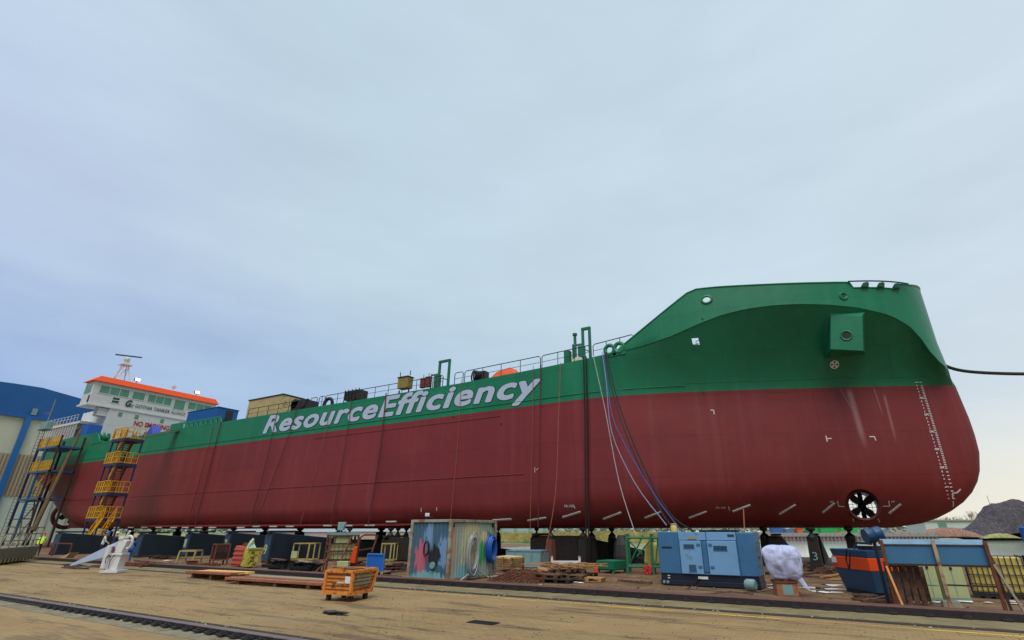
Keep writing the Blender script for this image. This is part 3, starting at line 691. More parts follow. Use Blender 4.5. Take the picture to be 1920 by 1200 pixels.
# hose handling frames
def hose_frame(px0, py0, px1, y, hgt):
    p = PY(px0, py0, y); x1 = PY(px1, py0, y).x; g = MB(); z0 = p.z - .3
    g.box(p.x - .09, p.x + .09, y - .09, y + .09, z0, z0 + hgt); g.box(x1 - .09, x1 + .09, y - .09, y + .09, z0, z0 + hgt); g.box(p.x - .09, x1 + .09, y - .1, y + .1, z0 + hgt, z0 + hgt + .2)
    g.box(p.x - .8, p.x - .09, y - .05, y + .05, z0 + hgt * .52, z0 + hgt * .58); g.box(p.x - .86, p.x - .76, y - .05, y + .05, z0, z0 + hgt * .6)
    g.bar((p.x, y, z0 + hgt * .4), (x1, y, z0 + hgt * .25), .07); g.box(p.x - .35, p.x + .1, y - .2, y + .2, z0, z0 + 1.1)
    g.build('hose_frame', m_gcrate, ship, bevel=.02)
hose_frame(822, 720, 840, 31.0, 2.1); hose_frame(1094, 669, 1107, 31.0, 2.3)
bt = MB(); p = PY(1079, 672, 31); bt.tube((p.x, 31, p.z - .2), (p.x, 31, p.z + 1.75), .11, 12); bt.tube((p.x, 31, p.z + 1.75), (p.x, 31, p.z + 1.9), .17, 12); bt.build('vent_post', m_gcrate, ship, smooth=True)
bt = MB(); p = PY(1063, 676, 30.6); bt.box(p.x - .2, p.x + .2, 30.5, 31, p.z - .2, p.z + .75); bt.build('deck_box', m_gcrate, ship, bevel=.02)
# two deck chocks by the forecastle
for px, py in ((1143, 656), (1161, 652)):
    p = PY(px, py, 30.05); g = MB(); g.ring(p, (0, 1, 0), .32, .13, 24, 10); g.box(p.x - .45, p.x + .45, 29.98, 30.2, p.z - .5, p.z - .3); g.build('deck_chock', m_green, hull, smooth=True)

# ---------------- superstructure aft
XF = -88.7
sup = MB(); sup.box(-97, XF, 32.2, 44, 12.3, 18.2); house = sup.build('deckhouse', m_white, ship, bevel=.05)
low_ = MB(); low_.box(-104, -91.5, 30.3, 33, 15.9, 16.25); low_.build('boat_deck', m_white, ship)
lw = MB(); lw.box(-104, -97, 32.0, 44, 12.3, 15.9); lw.box(-104, -92.5, 31.6, 32.2, 14.0, 15.9); lw.build('aft_house', m_white, ship)
for i in range(15):
    x = -104 + i * .82; k = MB(); k.box(x - .09, x + .09, 30.35, 30.5, 13.85, 15.9); k.build('deck_pillar', m_white, ship)
    if i < 14: k = MB(); k.box(x + .12, x + .7, 31.56, 31.59, 14.2, 15.6); k.build('window', M('dark_window', (44, 66, 110), .2) if i == 0 else bpy.data.materials['dark_window'], ship)
bx = MB(); bx.box(-91.2, -89.0, 30.6, 32.2, 13.9, 15.6); bx.build('blue_locker', m_blue, ship, bevel=.03)
pb = MB(); pb.box(-90.1, -88.9, 31.0, 33, 16.9, 18); pb.build('wing_bracket', m_white, ship)
wh = MB(); wh.hexa([(XF - 2.9, 29.6, 18.2), (XF, 29.6, 18.2), (XF, 46.4, 18.2), (XF - 2.9, 46.4, 18.2)], [(XF - 2.5, 29.5, 21.55), (XF - .05, 29.5, 21.55), (XF - .05, 46.5, 21.55), (XF - 2.5, 46.5, 21.55)])
wheel = wh.build('wheelhouse', m_white, ship, bevel=.04)
ur = MB(); ur.box(XF - 3.0, XF + .12, 29.4, 46.5, 18.08, 18.3); ur.build('wheelhouse_sill', m_white, wheel)
orf = MB(); orf.hexa([(XF - 2.8, 29.1, 21.5), (XF + .35, 29.1, 21.5), (XF + .35, 46.8, 21.5), (XF - 2.8, 46.8, 21.5)], [(XF - 2.3, 30.0, 22.35), (XF + .05, 30.0, 22.35), (XF + .05, 46.2, 22.35), (XF - 2.3, 46.2, 22.35)])
orf.build('roof', m_orange, wheel, bevel=.03)
def face_pt(px, py): p = PX(px, py, XF + .02); return p
# windows on the wheelhouse front: five groups measured across the beam
for (ya, yb, n, za, zb) in ((30.3, 33.95, 3, 20.0, 21.05), (34.35, 36.0, 1, 20.0, 21.05), (36.4, 39.75, 3, 19.95, 21.05), (40.15, 41.75, 1, 19.6, 21.05), (42.2, 45.9, 3, 20.0, 21.05)):
    f = MB(); f.box(XF - .02, XF + .03, ya - .1, yb + .1, za - .1, zb + .1); fr_ = f.build('window', m_white, wheel)
    for i in range(n):
        a = ya + (yb - ya) * i / n + .04; b = ya + (yb - ya) * (i + 1) / n - .04; g = MB(); g.box(XF + .03, XF + .036, a, b, za, zb); g.build('pane', m_winglass, fr_)
for (xa, xb) in ((-91.1, -90.55), (-90.4, -89.85), (-89.7, -89.2)):
    g = MB(); g.box(xa, xb, 29.49, 29.52, 19.9, 21.0); g.build('window', m_winglass, wheel)
g = MB(); g.box(-89.3, -88.9, 29.5, 29.57, 18.5, 19.5); g.build('wing_door', bpy.data.materials['dark_window'], wheel)
for y in (33.65, 35.75, 39.2, 41.95):
    f = MB(); f.box(XF - .02, XF + .03, y - .24, y + .24, 17.15, 17.75); a = f.build('window', m_mesh, house); g = MB(); g.box(XF + .03, XF + .036, y - .17, y + .17, 17.23, 17.67); g.build('pane', m_winglass, a)
g = MB(); g.box(XF + .0, XF + .035, 32.05, 33.1, 18.85, 19.75); fl = g.build('company_plate', m_mark, wheel)
g = MB(); g.box(XF + .035, XF + .04, 32.15, 33.0, 18.92, 19.26); g.box(XF + .035, XF + .04, 32.15, 33.0, 19.36, 19.68); g.build('plate_bands', m_dkgreen, fl)
YV = Vector((0, 1, 0)); ZV = Vector((0, 0, 1))
m_ink = M('lettering_ink', (44, 58, 66), .5); m_redink = M('lettering_red', (190, 30, 50), .5)
put_text('G', (XF + .02, 33.85, 18.75), YV, ZV, .8, .95, 'emblem', m_ink, wheel, .3, .05, .03); put_text('Z', (XF + .02, 34.4, 18.72), YV, ZV, .6, .36, 'emblem', m_ink, wheel, .3, .02, .03)
put_text('GOTHIA TANKER', (XF + .02, 35.15, 18.78), YV, ZV, 4.7, .52, 'owner_lettering', m_ink, wheel, .12, .008, .03); put_text('ALLIANCE', (XF + .02, 40.05, 18.80), YV, ZV, 2.1, .46, 'owner_lettering', m_ink, wheel, .12, .0, .03)
put_text('NO SMOKING', (XF + .02, 35.65, 16.2), YV, ZV, 4.8, .72, 'warning_lettering', m_redink, house, .0, .03, .03)
# roof gear: radar mast, flood lamps, small aerials
mst = MB(); mx, my = -90.3, 32.9
for (dx, dy) in ((-.9, -.7), (.9, -.7), (-.9, .9), (.9, .9)): mst.tube((mx + dx, my + dy, 22.3), (mx + dx * .35, my + dy * .35, 24.9), .07, 8)
for s in (-1, 1): mst.tube((mx - .8, my + s * .7, 22.6), (mx + .4, my + s * .35, 24.5), .045, 6); mst.tube((mx + s * .8, my - .7, 22.6), (mx - s * .4, my + .35, 24.5), .045, 6)
mst.box(mx - .75, mx + .75, my - .7, my + .7, 24.9, 25.02); mst.box(mx - .35, mx + .35, my - .35, my + .35, 25.02, 25.5)
mast = mst.build('radar_mast', m_white, wheel)
rd = MB(); rd.lathe([(.3, 0), (.42, .2), (.4, .45), (.15, .6)], (mx, my, 25.6), (0, 0, 1), 12); rd.build('radar_housing', m_white, mast)
ra = MB(); ra.bar((mx - .9, my - 1.3, 26.45), (mx + .9, my + 1.4, 26.45), .22, .16); ra.build('radar_scanner', m_letter_edge, mast)
def roof_lamp(y):
    l = MB(); l.tube((XF - .4, y, 22.3), (XF - .4, y, 22.7), .05, 6); l.box(XF - .55, XF - .25, y - .35, y + .35, 22.7, 23.15); o = l.build('flood_lamp', m_dark, wheel)
    e_ = MB(); e_.box(XF - .25, XF - .2, y - .32, y + .32, 22.73, 23.12); e_.build('lamp_glass', m_lamp, o)
roof_lamp(34.5); roof_lamp(43.2)
an = MB(); 
for y in (39.9,): an.tube((XF - 1, y, 22.3), (XF - 1, y, 23.0), .06, 6); an.box(XF - 1.2, XF - .8, y - .3, y + .3, 23.0, 23.25); an.box(XF - 1.1, XF - .9, y - .12, y + .12, 23.25, 23.5)
an.tube((XF - .5, 38, 22.3), (XF - .5, 38, 23.1), .03, 5); an.tube((XF - .5, 45.6, 22.3), (XF - .5, 45.6, 23.2), .03, 5); an.tube((-92, 31.2, 22.3), (-92, 31.2, 23.3), .03, 5); an.box(-92.4, -91.6, 31, 31.6, 22.9, 23.0)
an.build('roof_aerial', m_white, wheel)
# funnel wing lifebuoy, stern rails, steelwork round the accommodation
sr = MB()
for i in range(12): x = -104.5 + i * 1.1; sr.tube((x, 30.25, 16.25), (x, 30.25, 17.2), .03, 5)
for z in (16.75, 17.2): sr.tube((-104.5, 30.25, z), (-92.4, 30.25, z), .03, 5)
sr.build('boat_deck_railing', m_white, ship)
sf = MB()
for i in range(9): x = -107 + i * .9; sf.tube((x, 30.6, 13.8), (x, 30.6, 14.8), .04, 5)
sf.tube((-107, 30.6, 14.8), (-99.5, 30.6, 14.8), .04, 5); sf.build('stern_railing', m_white, ship)
wn = MB(); wn.lathe([(.7, -.6), (.7, -.5), (.4, -.5), (.4, .5), (.7, .5), (.7, .6)], (-86.2, 31.6, 13.6), (0, 1, 0), 16); wn.box(-87.4, -85.2, 30.8, 32.4, 12.4, 13.0); wn.build('mooring_winch', m_gcrate, ship)
wv = MB(); wv.ring((-84.8, 30.9, 13.4), (0, 1, 0), .8, .14, 16, 6, 0, PI); wv.build('stern_fairlead', m_green, ship)
st_ = MB(); st_.box(-82.2, -80.8, 31.2, 32.4, 12.4, 13.6); st_.tube((-82, 31.4, 13.2), (-78.8, 31, 13.3), .1, 6); st_.build('deck_store', m_white, ship)
# propeller nozzle and rudder
nz_ = MB(); nz_.ring((-103.3, CL - 1.2, 4.05), (1, -.1, 0), 1.75, .28, 32, 10); nz_.build('propeller_nozzle', M('nozzle_dark_red', (72, 30, 34), .6), hull, smooth=True)
sk_ = MB(); sk_.prism([(-101.5, CL - 1.4, 2.2), (-96, CL - 1.4, 2.2), (-96, CL - 1.4, 4.2), (-101, CL - 1.4, 5.4), (-101.8, CL - 1.4, 4.4)], (0, .8, 0)); sk_.build('skeg', m_red, hull)
pr_ = MB(); pr_.lathe([(.1, -.5), (.3, -.3), (.32, .4)], (-103.2, CL - 1, 4.05), (1, 0, 0), 12)
for k_ in range(4):
    a = rad(90 * k_ + 20); c_ = Vector((0, math.cos(a), math.sin(a))); s_ = Vector((0, -math.sin(a), math.cos(a))); o_ = Vector((-103.2, CL - 1, 4.05))
    pr_.prism([o_ + c_ * .25 - s_ * .1, o_ + c_ * 1.0 - s_ * .45, o_ + c_ * 1.45, o_ + c_ * 1.0 + s_ * .4, o_ + c_ * .25 + s_ * .15], (.08, 0, 0))
pr_.build('propeller', m_dark, hull)

# ------------------------------------------------------------ warehouse behind the stern
XW = -118.
wa = thing('warehouse', 'tall cream and blue clad warehouse hall standing behind the stern', 'warehouse', (XW - 30, 25, 0))
def wy(px, py): p = PX(px, py, XW); return p.y, p.z
ye, ze = wy(150, 795); yp, zp = wy(28, 719); y2, z2 = wy(80, 727); y3, z3 = wy(158, 749)
ze = wy(75, 785)[1]
k = MB(); k.prism([(XW, -20, ze), (XW, 50, ze), (XW, 50, ze + 1.2), (XW, y3, z3), (XW, y2, z2), (XW, yp, zp), (XW, yp - 16, z2 - 1.), (XW, -20, ze + 2)], (-60, 0, 0)); k.build('roof_cladding', M('roof_cladding_blue', (20, 92, 160), .5, var=.08, scale=.4), wa)
m_wcream = M('cladding_cream', (204, 208, 186), .6, var=.05, scale=.5); m_wtan = M('cladding_tan', (178, 164, 140), .6, var=.08); m_wpale = M('cladding_pale', (196, 214, 204), .6, var=.05)
z_t = wy(20, 850)[1]; z_b = wy(20, 930)[1]
k = MB(); k.box(XW - 60, XW - .1, -20, 50, z_t, ze); k.build('upper_wall', m_wcream, wa)
k = MB(); 
for i in range(140): y = -20 + i * .5; k.box(XW - .1, XW + .06, y, y + .3, z_b, z_t)
k.box(XW - 60, XW - .1, -20, 50, z_b, z_t); k.build('ribbed_wall', m_wtan, wa)
k = MB(); k.box(XW - 60, XW - .1, -20, 50, 0, z_b); k.build('lower_wall', m_wpale, wa)
k = MB(); k.box(XW - .05, XW + .35, -20, 50, ze - .25, ze + .25); k.build('gutter', m_sea, wa)
m_col = M('column_paint_blue', (32, 108, 176), .5)
for px, py, in ((23, 860), (-70, 860)):
    y = wy(px, py)[0]; k = MB(); k.box(XW, XW + .45, y - .4, y + .4, 0, ze - .25); k.build('column', m_col, wa)
for px in (92, 108, 128): 
    y = wy(px, 960)[0]; k = MB(); k.tube((XW + .1, y, 0), (XW + .1, y, ze - .3), .1, 6); k.build('downpipe', m_mesh, wa)
k = MB(); y = wy(64, 772)[0]; k.box(XW, XW + .4, y - .3, y + .3, ze + .4, ze + 1.5); k.build('wall_lamp', m_teal, wa)

# ------------------------------------------------------------ stair towers
def stair(mb, p0, p1, wdt, n, ax):
    p0, p1 = Vector(p0), Vector(p1); s = Vector(ax) * wdt / 2
    for e in (-1, 1): mb.bar(p0 + s * e, p1 + s * e, .08, .22)
    for i in range(1, n): c = p0 + (p1 - p0) * i / n; mb.bar(c - s, c + s, .26, .04)
def slat_rail(mb, a, b, h=1.1, n=6, w=.05, flat=.05):
    a, b = Vector(a), Vector(b); U = Vector((0, 0, 1))
    mb.bar(a + U * h, b + U * h, .06); mb.bar(a + U * .1, b + U * .1, .06); mb.bar(a + U * h * .55, b + U * h * .55, .045)
    for i in range(n + 1): c = a + (b - a) * i / n; mb.bar(c, c + U * h, w, flat, (b - a))
X0, X1, Y0, Y1 = -65.5, -63.0, 25.0, 26.6
tw = thing('stair_tower', 'yellow and blue scaffold stair tower against the hull near the stern', 'stair tower', ((X0 + X1) / 2, 25.8, 0))
LV = [3.0, 5.4, 8.25, 10.75]
for (x, y) in ((X0, Y0), (X0, Y1), (X0 + 1.3, Y0), (X1, Y0), (X1, Y1)):
    k = MB(); k.bar((x, y, 0), (x, y, 11.6), .13); k.build('post', m_rustdk if x == X1 and y == Y0 else m_blue_st, tw)
for i, z in enumerate(LV):
    k = MB(); k.box(X0 - .2, X1 + .1, Y0 - .1, Y1 + .1, z - .28, z); pl = k.build('platform', m_blue_st, tw)
    r = MB(); slat_rail(r, (X0 - .15, Y0 - .08, z), (X0 + 1.2, Y0 - .08, z), 1.1, 3, .05, .12); slat_rail(r, (X0 + 1.3, Y0 - .08, z), (X1, Y0 - .08, z), 1.15, 4); slat_rail(r, (X0 - .15, Y0 - .08, z), (X0 - .15, Y1, z), 1.1, 3, .05, .12); slat_rail(r, (X1 + .08, Y0, z), (X1 + .08, Y1, z), 1.1, 3, .05, .06)
    r.build('guard_rail', m_yellow, pl)
fl = [(tuple(G(156, 1037)), tuple(PY(203, 973, Y0 - .25))), ((X0 + 1.2, Y0 + .5, LV[0]), (X0 + 2.2, Y0 + .5, LV[1])), ((X0 + 1.2, Y0 + .5, LV[1]), (X0 + 2.4, Y0 + .5, LV[2])), ((X0 + 1.0, Y0 + .5, LV[2]), (X0 + 2.3, Y0 + .5, LV[3]))]
for i, (a, b) in enumerate(fl):
    hd_ = (Vector(b) - Vector(a)); hd_.z = 0; hd_.normalize(); ax_ = Vector((-hd_.y, hd_.x, 0)); k = MB(); stair(k, a, b, 1.6 if i == 0 else .9, 11, ax_); f = k.build('stair_flight', m_rust if i else m_yellow, tw)
    r = MB()
    for e in (-.75, .75) if i == 0 else (-.45, .45):
        s = ax_ * e; A, B = Vector(a) + s, Vector(b) + s; r.bar(A + ZV * 1.0, B + ZV * 1.0, .07); r.bar(A + ZV * .5, B + ZV * .5, .05)
        for t in (0, .33, .66, 1): c = A + (B - A) * t; r.bar(c, c + ZV, .06)
    r.build('hand_rail', m_yellow, f)
gw = MB(); gw.bar((X1 - .6, 26.4, 10.9), (X1 - .8, 30.8, 12.6), .9, .08); gw.build('gangplank', m_wooddk, tw)
# far tower at the stern
X0, X1, Y0, Y1 = -91.4, -85.2, 27.0, 29.4
t2 = thing('access_tower', 'blue steel access tower with yellow landings and a ladder, far left by the stern', 'access tower', (-88, 28.3, 0))
for (x, y) in ((X0, Y0), (X0 + 2.7, Y0), (X1, Y0), (X1, Y1), (X0, Y1)):
    k = MB(); k.bar((x, y, 0), (x, y, 13.2), .24 if x != X1 else .2); k.build('post', m_blue_st if x == X0 else m_steelblue if x != X1 else m_rustdk, t2)
for z in (5.6, 8.9, 11.9):
    k = MB(); k.box(X0 - .2, X1 + .1, Y0 - .1, Y1 + .1, z - .22, z); pl = k.build('platform', m_steelblue, t2)
    if z > 6:
        r = MB(); slat_rail(r, (X0 - .1, Y0 - .08, z), (X1, Y0 - .08, z), 1.2, 12, .06, .16); slat_rail(r, (X0 - .1, Y0, z), (X0 - .1, Y1, z), 1.2, 4, .06, .2); r.build('guard_rail', m_yellow, pl)
k = MB(); stair(k, (X0 + 3.2, Y0 + .8, 1.), (X0 + 1., Y0 + .8, 5.6), .9, 14, (0, 1, 0)); k.build('stair_flight', m_mesh, t2)
k = MB(); stair(k, (X0 + 1.2, Y0 + .8, 5.6), (X0 + 4.8, Y0 + .8, 8.9), .9, 10, (0, 1, 0)); k.build('stair_flight', m_yellow, t2)
k = MB()
for e in (0, .5): k.bar((X0 - 1.0, Y0 - .2 + e, 0), (X0 - 1.0, Y0 - .2 + e, 14.5), .07)
for i in range(36): k.bar((X0 - 1.0, Y0 - .2, .4 + i * .4), (X0 - 1.0, Y0 + .3, .4 + i * .4), .05)
k.build('ladder', m_mesh, t2)
for i, z in enumerate((1.2, 3.2)): k = MB(); k.bar((X0 + 3.6, Y0, z), (X1, Y0, z + 1.9), .08); k.bar((X0, Y0, z + 2), (X1, Y0, z + 2), .1); k.build('brace', m_rustdk, t2)
k = MB(); k.box(X0 - 1.6, X0 + .9, Y0 - .4, Y0 + .5, 14.4, 14.6); k.box(X0 - 1.4, X0 + .8, Y0 - .3, Y0 + .4, 14.6, 15.5); k.build('cabinet', m_teal, t2, bevel=.05)
k = MB(); k.tube((X0 - .4, Y0, 15.5), (X0 - .4, Y0, 18.6), .06, 6); k.tube((X0 - 2.2, Y0, 16.9), (X0 - .4, Y0, 16.7), .03, 5); k.build('aerial', m_mesh, t2)
a, b = PY(160, 803, 28.5), PY(44, 1010, 26)
a = PY(152, 806, 29.0); b = PY(62, 995, 26.5)
k = MB(); k.tube(b, a, .25, 10, r2=.16); tag(k.build('timber_spar', M('spar_brown', (96, 78, 54), .85, var=.3), smooth=True), 'long weathered brown spar leaning up against the stern', 'spar')

# ------------------------------------------------------------ ropes and hoses hanging down the side
def rope(pts, r, mat, label, name='rope', cat='rope', group=None, y0=29.88, y1=29.7):
    n = len(pts); P = []
    for i, (px, py) in enumerate(pts):
        y = y0 + (y1 - y0) * i / max(1, n - 1); d = ray(px, py); P.append(CAM + d * (y / d.y))
    Q = []
    for i in range(n - 1):
        p0, p1, p2, p3 = P[max(0, i - 1)], P[i], P[i + 1], P[min(n - 1, i + 2)]
        for t in (0, .25, .5, .75): Q.append(.5 * ((2 * p1) + (p2 - p0) * t + (2 * p0 - 5 * p1 + 4 * p2 - p3) * t * t + (3 * p1 - p0 - 3 * p2 + p3) * t ** 3))
    Q.append(P[-1]); k = MB(); k.path(Q, r, 6); return tag(k.build(name, mat, smooth=True), label, cat, group)
GR = 'ropes and hoses hanging down the hull side'
rope([(415, 790), (392, 880), (364, 992)], .05, m_ropemar, 'dark rope hanging down the hull just ahead of the freeing ports', group=GR)
rope([(400, 800), (383, 870), (350, 985)], .03, m_ropemar, 'thin dark rope left of the rope by the freeing ports', group=GR)
rope([(519, 775), (498, 870), (468, 985)], .035, m_ropemar, 'dark rope crossing the letters R and e of the ship name', group=GR)
rope([(556, 768), (530, 850), (478, 986)], .03, m_ropemar, 'slanting dark rope crossing the letter s of the ship name', group=GR)
rope([(622, 757), (600, 850), (562, 986)], .02, m_ropeor, 'tan rope crossing the letter u of the ship name', group=GR)
rope([(660, 748), (645, 850), (620, 985)], .03, m_ropemar, 'dark rope crossing the letter c in the middle of the ship name', group=GR)
rope([(724, 737), (712, 850), (690, 985)], .045, m_ropemar, 'dark rope crossing the capital E of the ship name', group=GR)
rope([(865, 712), (858, 830), (845, 972)], .02, m_ropeor, 'tan rope hanging past the last e of the ship name to the container', group=GR)
rope([(1000, 686), (998, 800), (994, 990)], .02, m_ropeor, 'tan rope crossing the letter y of the ship name', group=GR)
rope([(1014, 684), (1012, 800), (1009, 988)], .035, m_ropemar, 'dark rope just right of the letter y of the ship name', group=GR)
rope([(1051, 680), (1047, 790), (1041, 930), (1016, 1066)], .025, m_ropeor, 'pale tan rope running from the deck down to the teal box', group=GR, y1=27.5)
rope([(1094, 668), (1097, 800), (1098, 940), (1100, 1062)], .045, m_rubber, 'left one of the two thick black hoses below the tall green frame', name='hose', cat='hose', group=GR, y1=29.6)
rope([(1099, 668), (1102, 800), (1103, 940), (1105, 1060)], .045, m_rubber, 'right one of the two thick black hoses below the tall green frame', name='hose', cat='hose', group=GR, y1=29.9)
rope([(1112, 666), (1134, 765), (1160, 900), (1192, 1003)], .022, m_hosewh, 'pale hose ending at the green scaffold frame', name='hose', cat='hose', group=GR, y1=26.5)
rope([(1129, 660), (1137, 720), (1147, 810), (1190, 905), (1250, 985)], .025, m_ropegr, 'grey lilac hose reaching the left end of the generator', name='hose', cat='hose', group=GR, y1=23.5)
rope([(1132, 660), (1140, 730), (1155, 800), (1222, 920), (1278, 996)], .024, m_ropebl, 'blue hose dropping behind the generator', name='hose', cat='hose', group=GR, y1=23)
rope([(1134, 660), (1150, 740), (1180, 830), (1235, 950), (1268, 996)], .04, m_rubber, 'thick black hose dropping behind the generator beside the blue hose', name='hose', cat='hose', group=GR, y1=23.5)
rope([(1137, 660), (1158, 750), (1196, 850), (1250, 955), (1300, 996)], .038, m_rubber, 'rightmost thick black hose of the bundle dropping behind the generator', name='hose', cat='hose', group=GR, y1=23.3)
rope([(1394, 955), (1396, 997)], .02, m_ropeor, 'short thin wire hanging from a white plate to the generator roof', name='wire', cat='wire', y0=24, y1=22.5)
rope([(1768, 684), (1790, 692), (1820, 697), (1870, 700), (1935, 701), (2010, 699), (2200, 680), (2900, 560)], .10, m_rubber, 'thick black mooring line leaving the bow to the right', name='mooring_line', cat='mooring line', y0=37.9, y1=34)
# chafing gear shows as lighter bands; kept plain

# ------------------------------------------------------------ things standing on the tanker's deck
cc = thing('site_container', 'cream site container standing on the tanker deck', 'container', (PY(500, 744, 31.5).x, 32.7, 12.4))
xa, xb = PY(468, 750, 31.5).x, PY(532, 738, 31.5).x; zt = PY(500, 744, 31.5).z
k = MB(); k.box(xa, xb, 31.5, 33.9, 12.45, zt - .12)
for i in range(30): x = xa + (xb - xa) * (i + .25) / 30; k.box(x, x + .1, 31.46, 31.5, 12.6, zt - .25)
k.build('body', m_khaki, cc); k = MB(); k.box(xa - .08, xb + .08, 31.42, 33.98, zt - .12, zt); k.build('roof', m_rustdk, cc)
k = MB(); k.box(xb, xb + .05, 31.6, 33.8, 12.6, zt - .2); k.build('end_doors', m_cream, cc)
bc = thing('site_container', 'blue site container standing on the deck before the bridge', 'container', (PY(385, 768, 32).x, 33.2, 12.4))
xa, xb = PY(353, 774, 32).x, PY(410, 762, 32).x; zt = PY(410, 762, 32).z
k = MB(); k.box(xa, xb, 32, 34.4, 12.4, zt - .1)
for i in range(24): x = xa + (xb - xa) * (i + .25) / 24; k.box(x, x + .12, 31.97, 32, 12.6, zt - .2)
k.build('body', m_sea, bc); k = MB(); k.box(xa - .06, xb + .06, 31.95, 34.45, zt - .1, zt); k.build('roof', M('container_roof_blue', (16, 72, 132), .5), bc)
k = MB(); k.box(xb, xb + .05, 33.0, 33.8, 12.6, zt - .3); k.build('doorway', m_dark, bc)
p = PY(757, 717, 29.95); yb = thing('deck_cabinet', 'small mustard yellow cabinet hung on the deck railing', 'cabinet', (p.x, 30.2, p.z - .7))
k = MB(); k.box(p.x - .6, p.x + .52, 29.85, 30.5, p.z - .5, p.z + .42); k.build('body', M('mustard_paint', (138, 122, 64), .6), yb, bevel=.03)
k = MB(); k.box(p.x - .64, p.x + .56, 29.8, 30.55, p.z + .42, p.z + .5); k.build('lid', m_dark, yb); k = MB(); k.bar((p.x - .6, 30.1, p.z + .6), (p.x - .65, 30.1, p.z + 1.), .05); k.bar((p.x + .5, 30.1, p.z + .6), (p.x + .5, 30.1, p.z + 1.), .05); k.bar((p.x - .55, 30.1, 12.45), (p.x - .55, 30.1, p.z - .6), .09); k.bar((p.x + .5, 30.1, 12.45), (p.x + .5, 30.1, p.z - .6), .09); k.build('mount', m_dark, yb)
p = PY(943, 694, 30.6); k = MB(); k.add([(p.x - 1.25, 30.3, 12.4), (p.x + 1.15, 30.3, 12.5), (p.x + 1.15, 32, 12.5), (p.x - 1.25, 32, 12.4), (p.x - .55, 30.6, 13.15), (p.x + .5, 30.8, 13.4), (p.x + .6, 31.6, 13.4), (p.x - .6, 31.7, 13.1)], [(0, 1, 5, 4), (1, 2, 6, 5), (2, 3, 7, 6), (3, 0, 4, 7), (4, 5, 6, 7), (3, 2, 1, 0)]); tag(k.build('tarpaulin', m_tarp), 'orange tarpaulin heaped on the deck behind the railing', 'tarpaulin')
p = PY(893, 698, 30.4); k = MB()
for i in range(6): k.ring((p.x + (i - 2) * .12, 30.4 + i * .06, 13.05), (1, .35, .1 * (i - 2)), .42 - .02 * i, .06, 20, 6)
k.box(p.x - .1, p.x + .8, 30.4, 31, 12.7, 13.35); tag(k.build('hose_coil', m_rubber, smooth=True), 'black hose coil hung on the deck railing beside the orange tarpaulin', 'hose coil')
for px, py, lab in ((793, 714, 'left one of two small red deck cabinets behind the railing'), (803, 711, 'right one of two small red deck cabinets behind the railing')):
    p = PY(px, py, 30.6); k = MB(); k.box(p.x - .22, p.x + .22, 30.5, 30.8, 12.85, p.z + .2); k.tube((p.x, 30.65, p.z + .2), (p.x, 30.65, p.z + .55), .03, 6); k.box(p.x - .26, p.x + .26, 30.45, 30.85, p.z + .14, p.z + .2); tag(k.build('deck_cabinet', M('deck_red', (120, 54, 54), .6), bevel=.02), lab, 'cabinet', 'red cabinets on deck')
p = PY(664, 735, 30.5); k = MB(); k.box(p.x - .9, p.x + .9, 30.3, 31.3, 12.75, 13.6); 
for i in range(5): k.bar((p.x - .9 + i * .45, 30.26, 12.5), (p.x - .9 + i * .45, 30.26, 13.7), .06)
tag(k.build('valve_rack', m_dark), 'dark rack of valves on the deck, left of the mustard cabinet', 'rack')
p = PY(560, 755, 31); k = MB(); k.box(p.x - .2, p.x + 2.2, 30.4, 31.6, 12.5, 13.5); k.tube((p.x + .2, 30.4, 13.3), (p.x + .2, 31.4, 13.3), .5, 12); k.tube((p.x + 1.6, 30.3, 13.2), (p.x + 1.6, 31.4, 13.2), .42, 12); k.bar((p.x - .1, 30.4, 13.6), (p.x + 2.3, 30.4, 13.5), .12); tag(k.build('deck_machinery', m_dark), 'dark winch machinery on deck at the right end of the cream container', 'winch')
p = PY(617, 748, 30.6); k = MB(); k.ring((p.x, 30.6, 12.75), (0, 1, 0), .55, .16, 18, 6, -PI / 2, PI / 2 + PI); tag(k.build('hose_coil', m_rubber), 'low dark hose coil on the deck between cream container and railing', 'hose coil')
p = PY(288, 805, 30.6); k = MB(); k.add([(p.x - 1.0, 30.2, 12.4), (p.x + .9, 30.2, 12.5), (p.x + .9, 31.2, 12.5), (p.x - 1.0, 31.2, 12.4), (p.x + .1, 30.3, 13.7), (p.x + .1, 31.1, 13.7)], [(0, 1, 4), (2, 3, 5), (1, 2, 5, 4), (3, 0, 4, 5), (3, 2, 1, 0)]); tag(k.build('tarpaulin', M('tarp_blue', (62, 76, 178), .6)), 'small peaked blue tarpaulin on deck behind the stair tower', 'tarpaulin')
p = PY(1100, 674, 30.7); k = MB(); k.lathe([(.5, 0), (.55, .2), (.35, .5), (.1, .62)], (PY(1082, 674, 30.7).x, 30.9, 12.7), (0, 0, 1), 10); tag(k.build('sack', M('sack_cream', (190, 184, 164), .8)), 'cream sack on the deck at the foot of the tall green frame', 'sack')

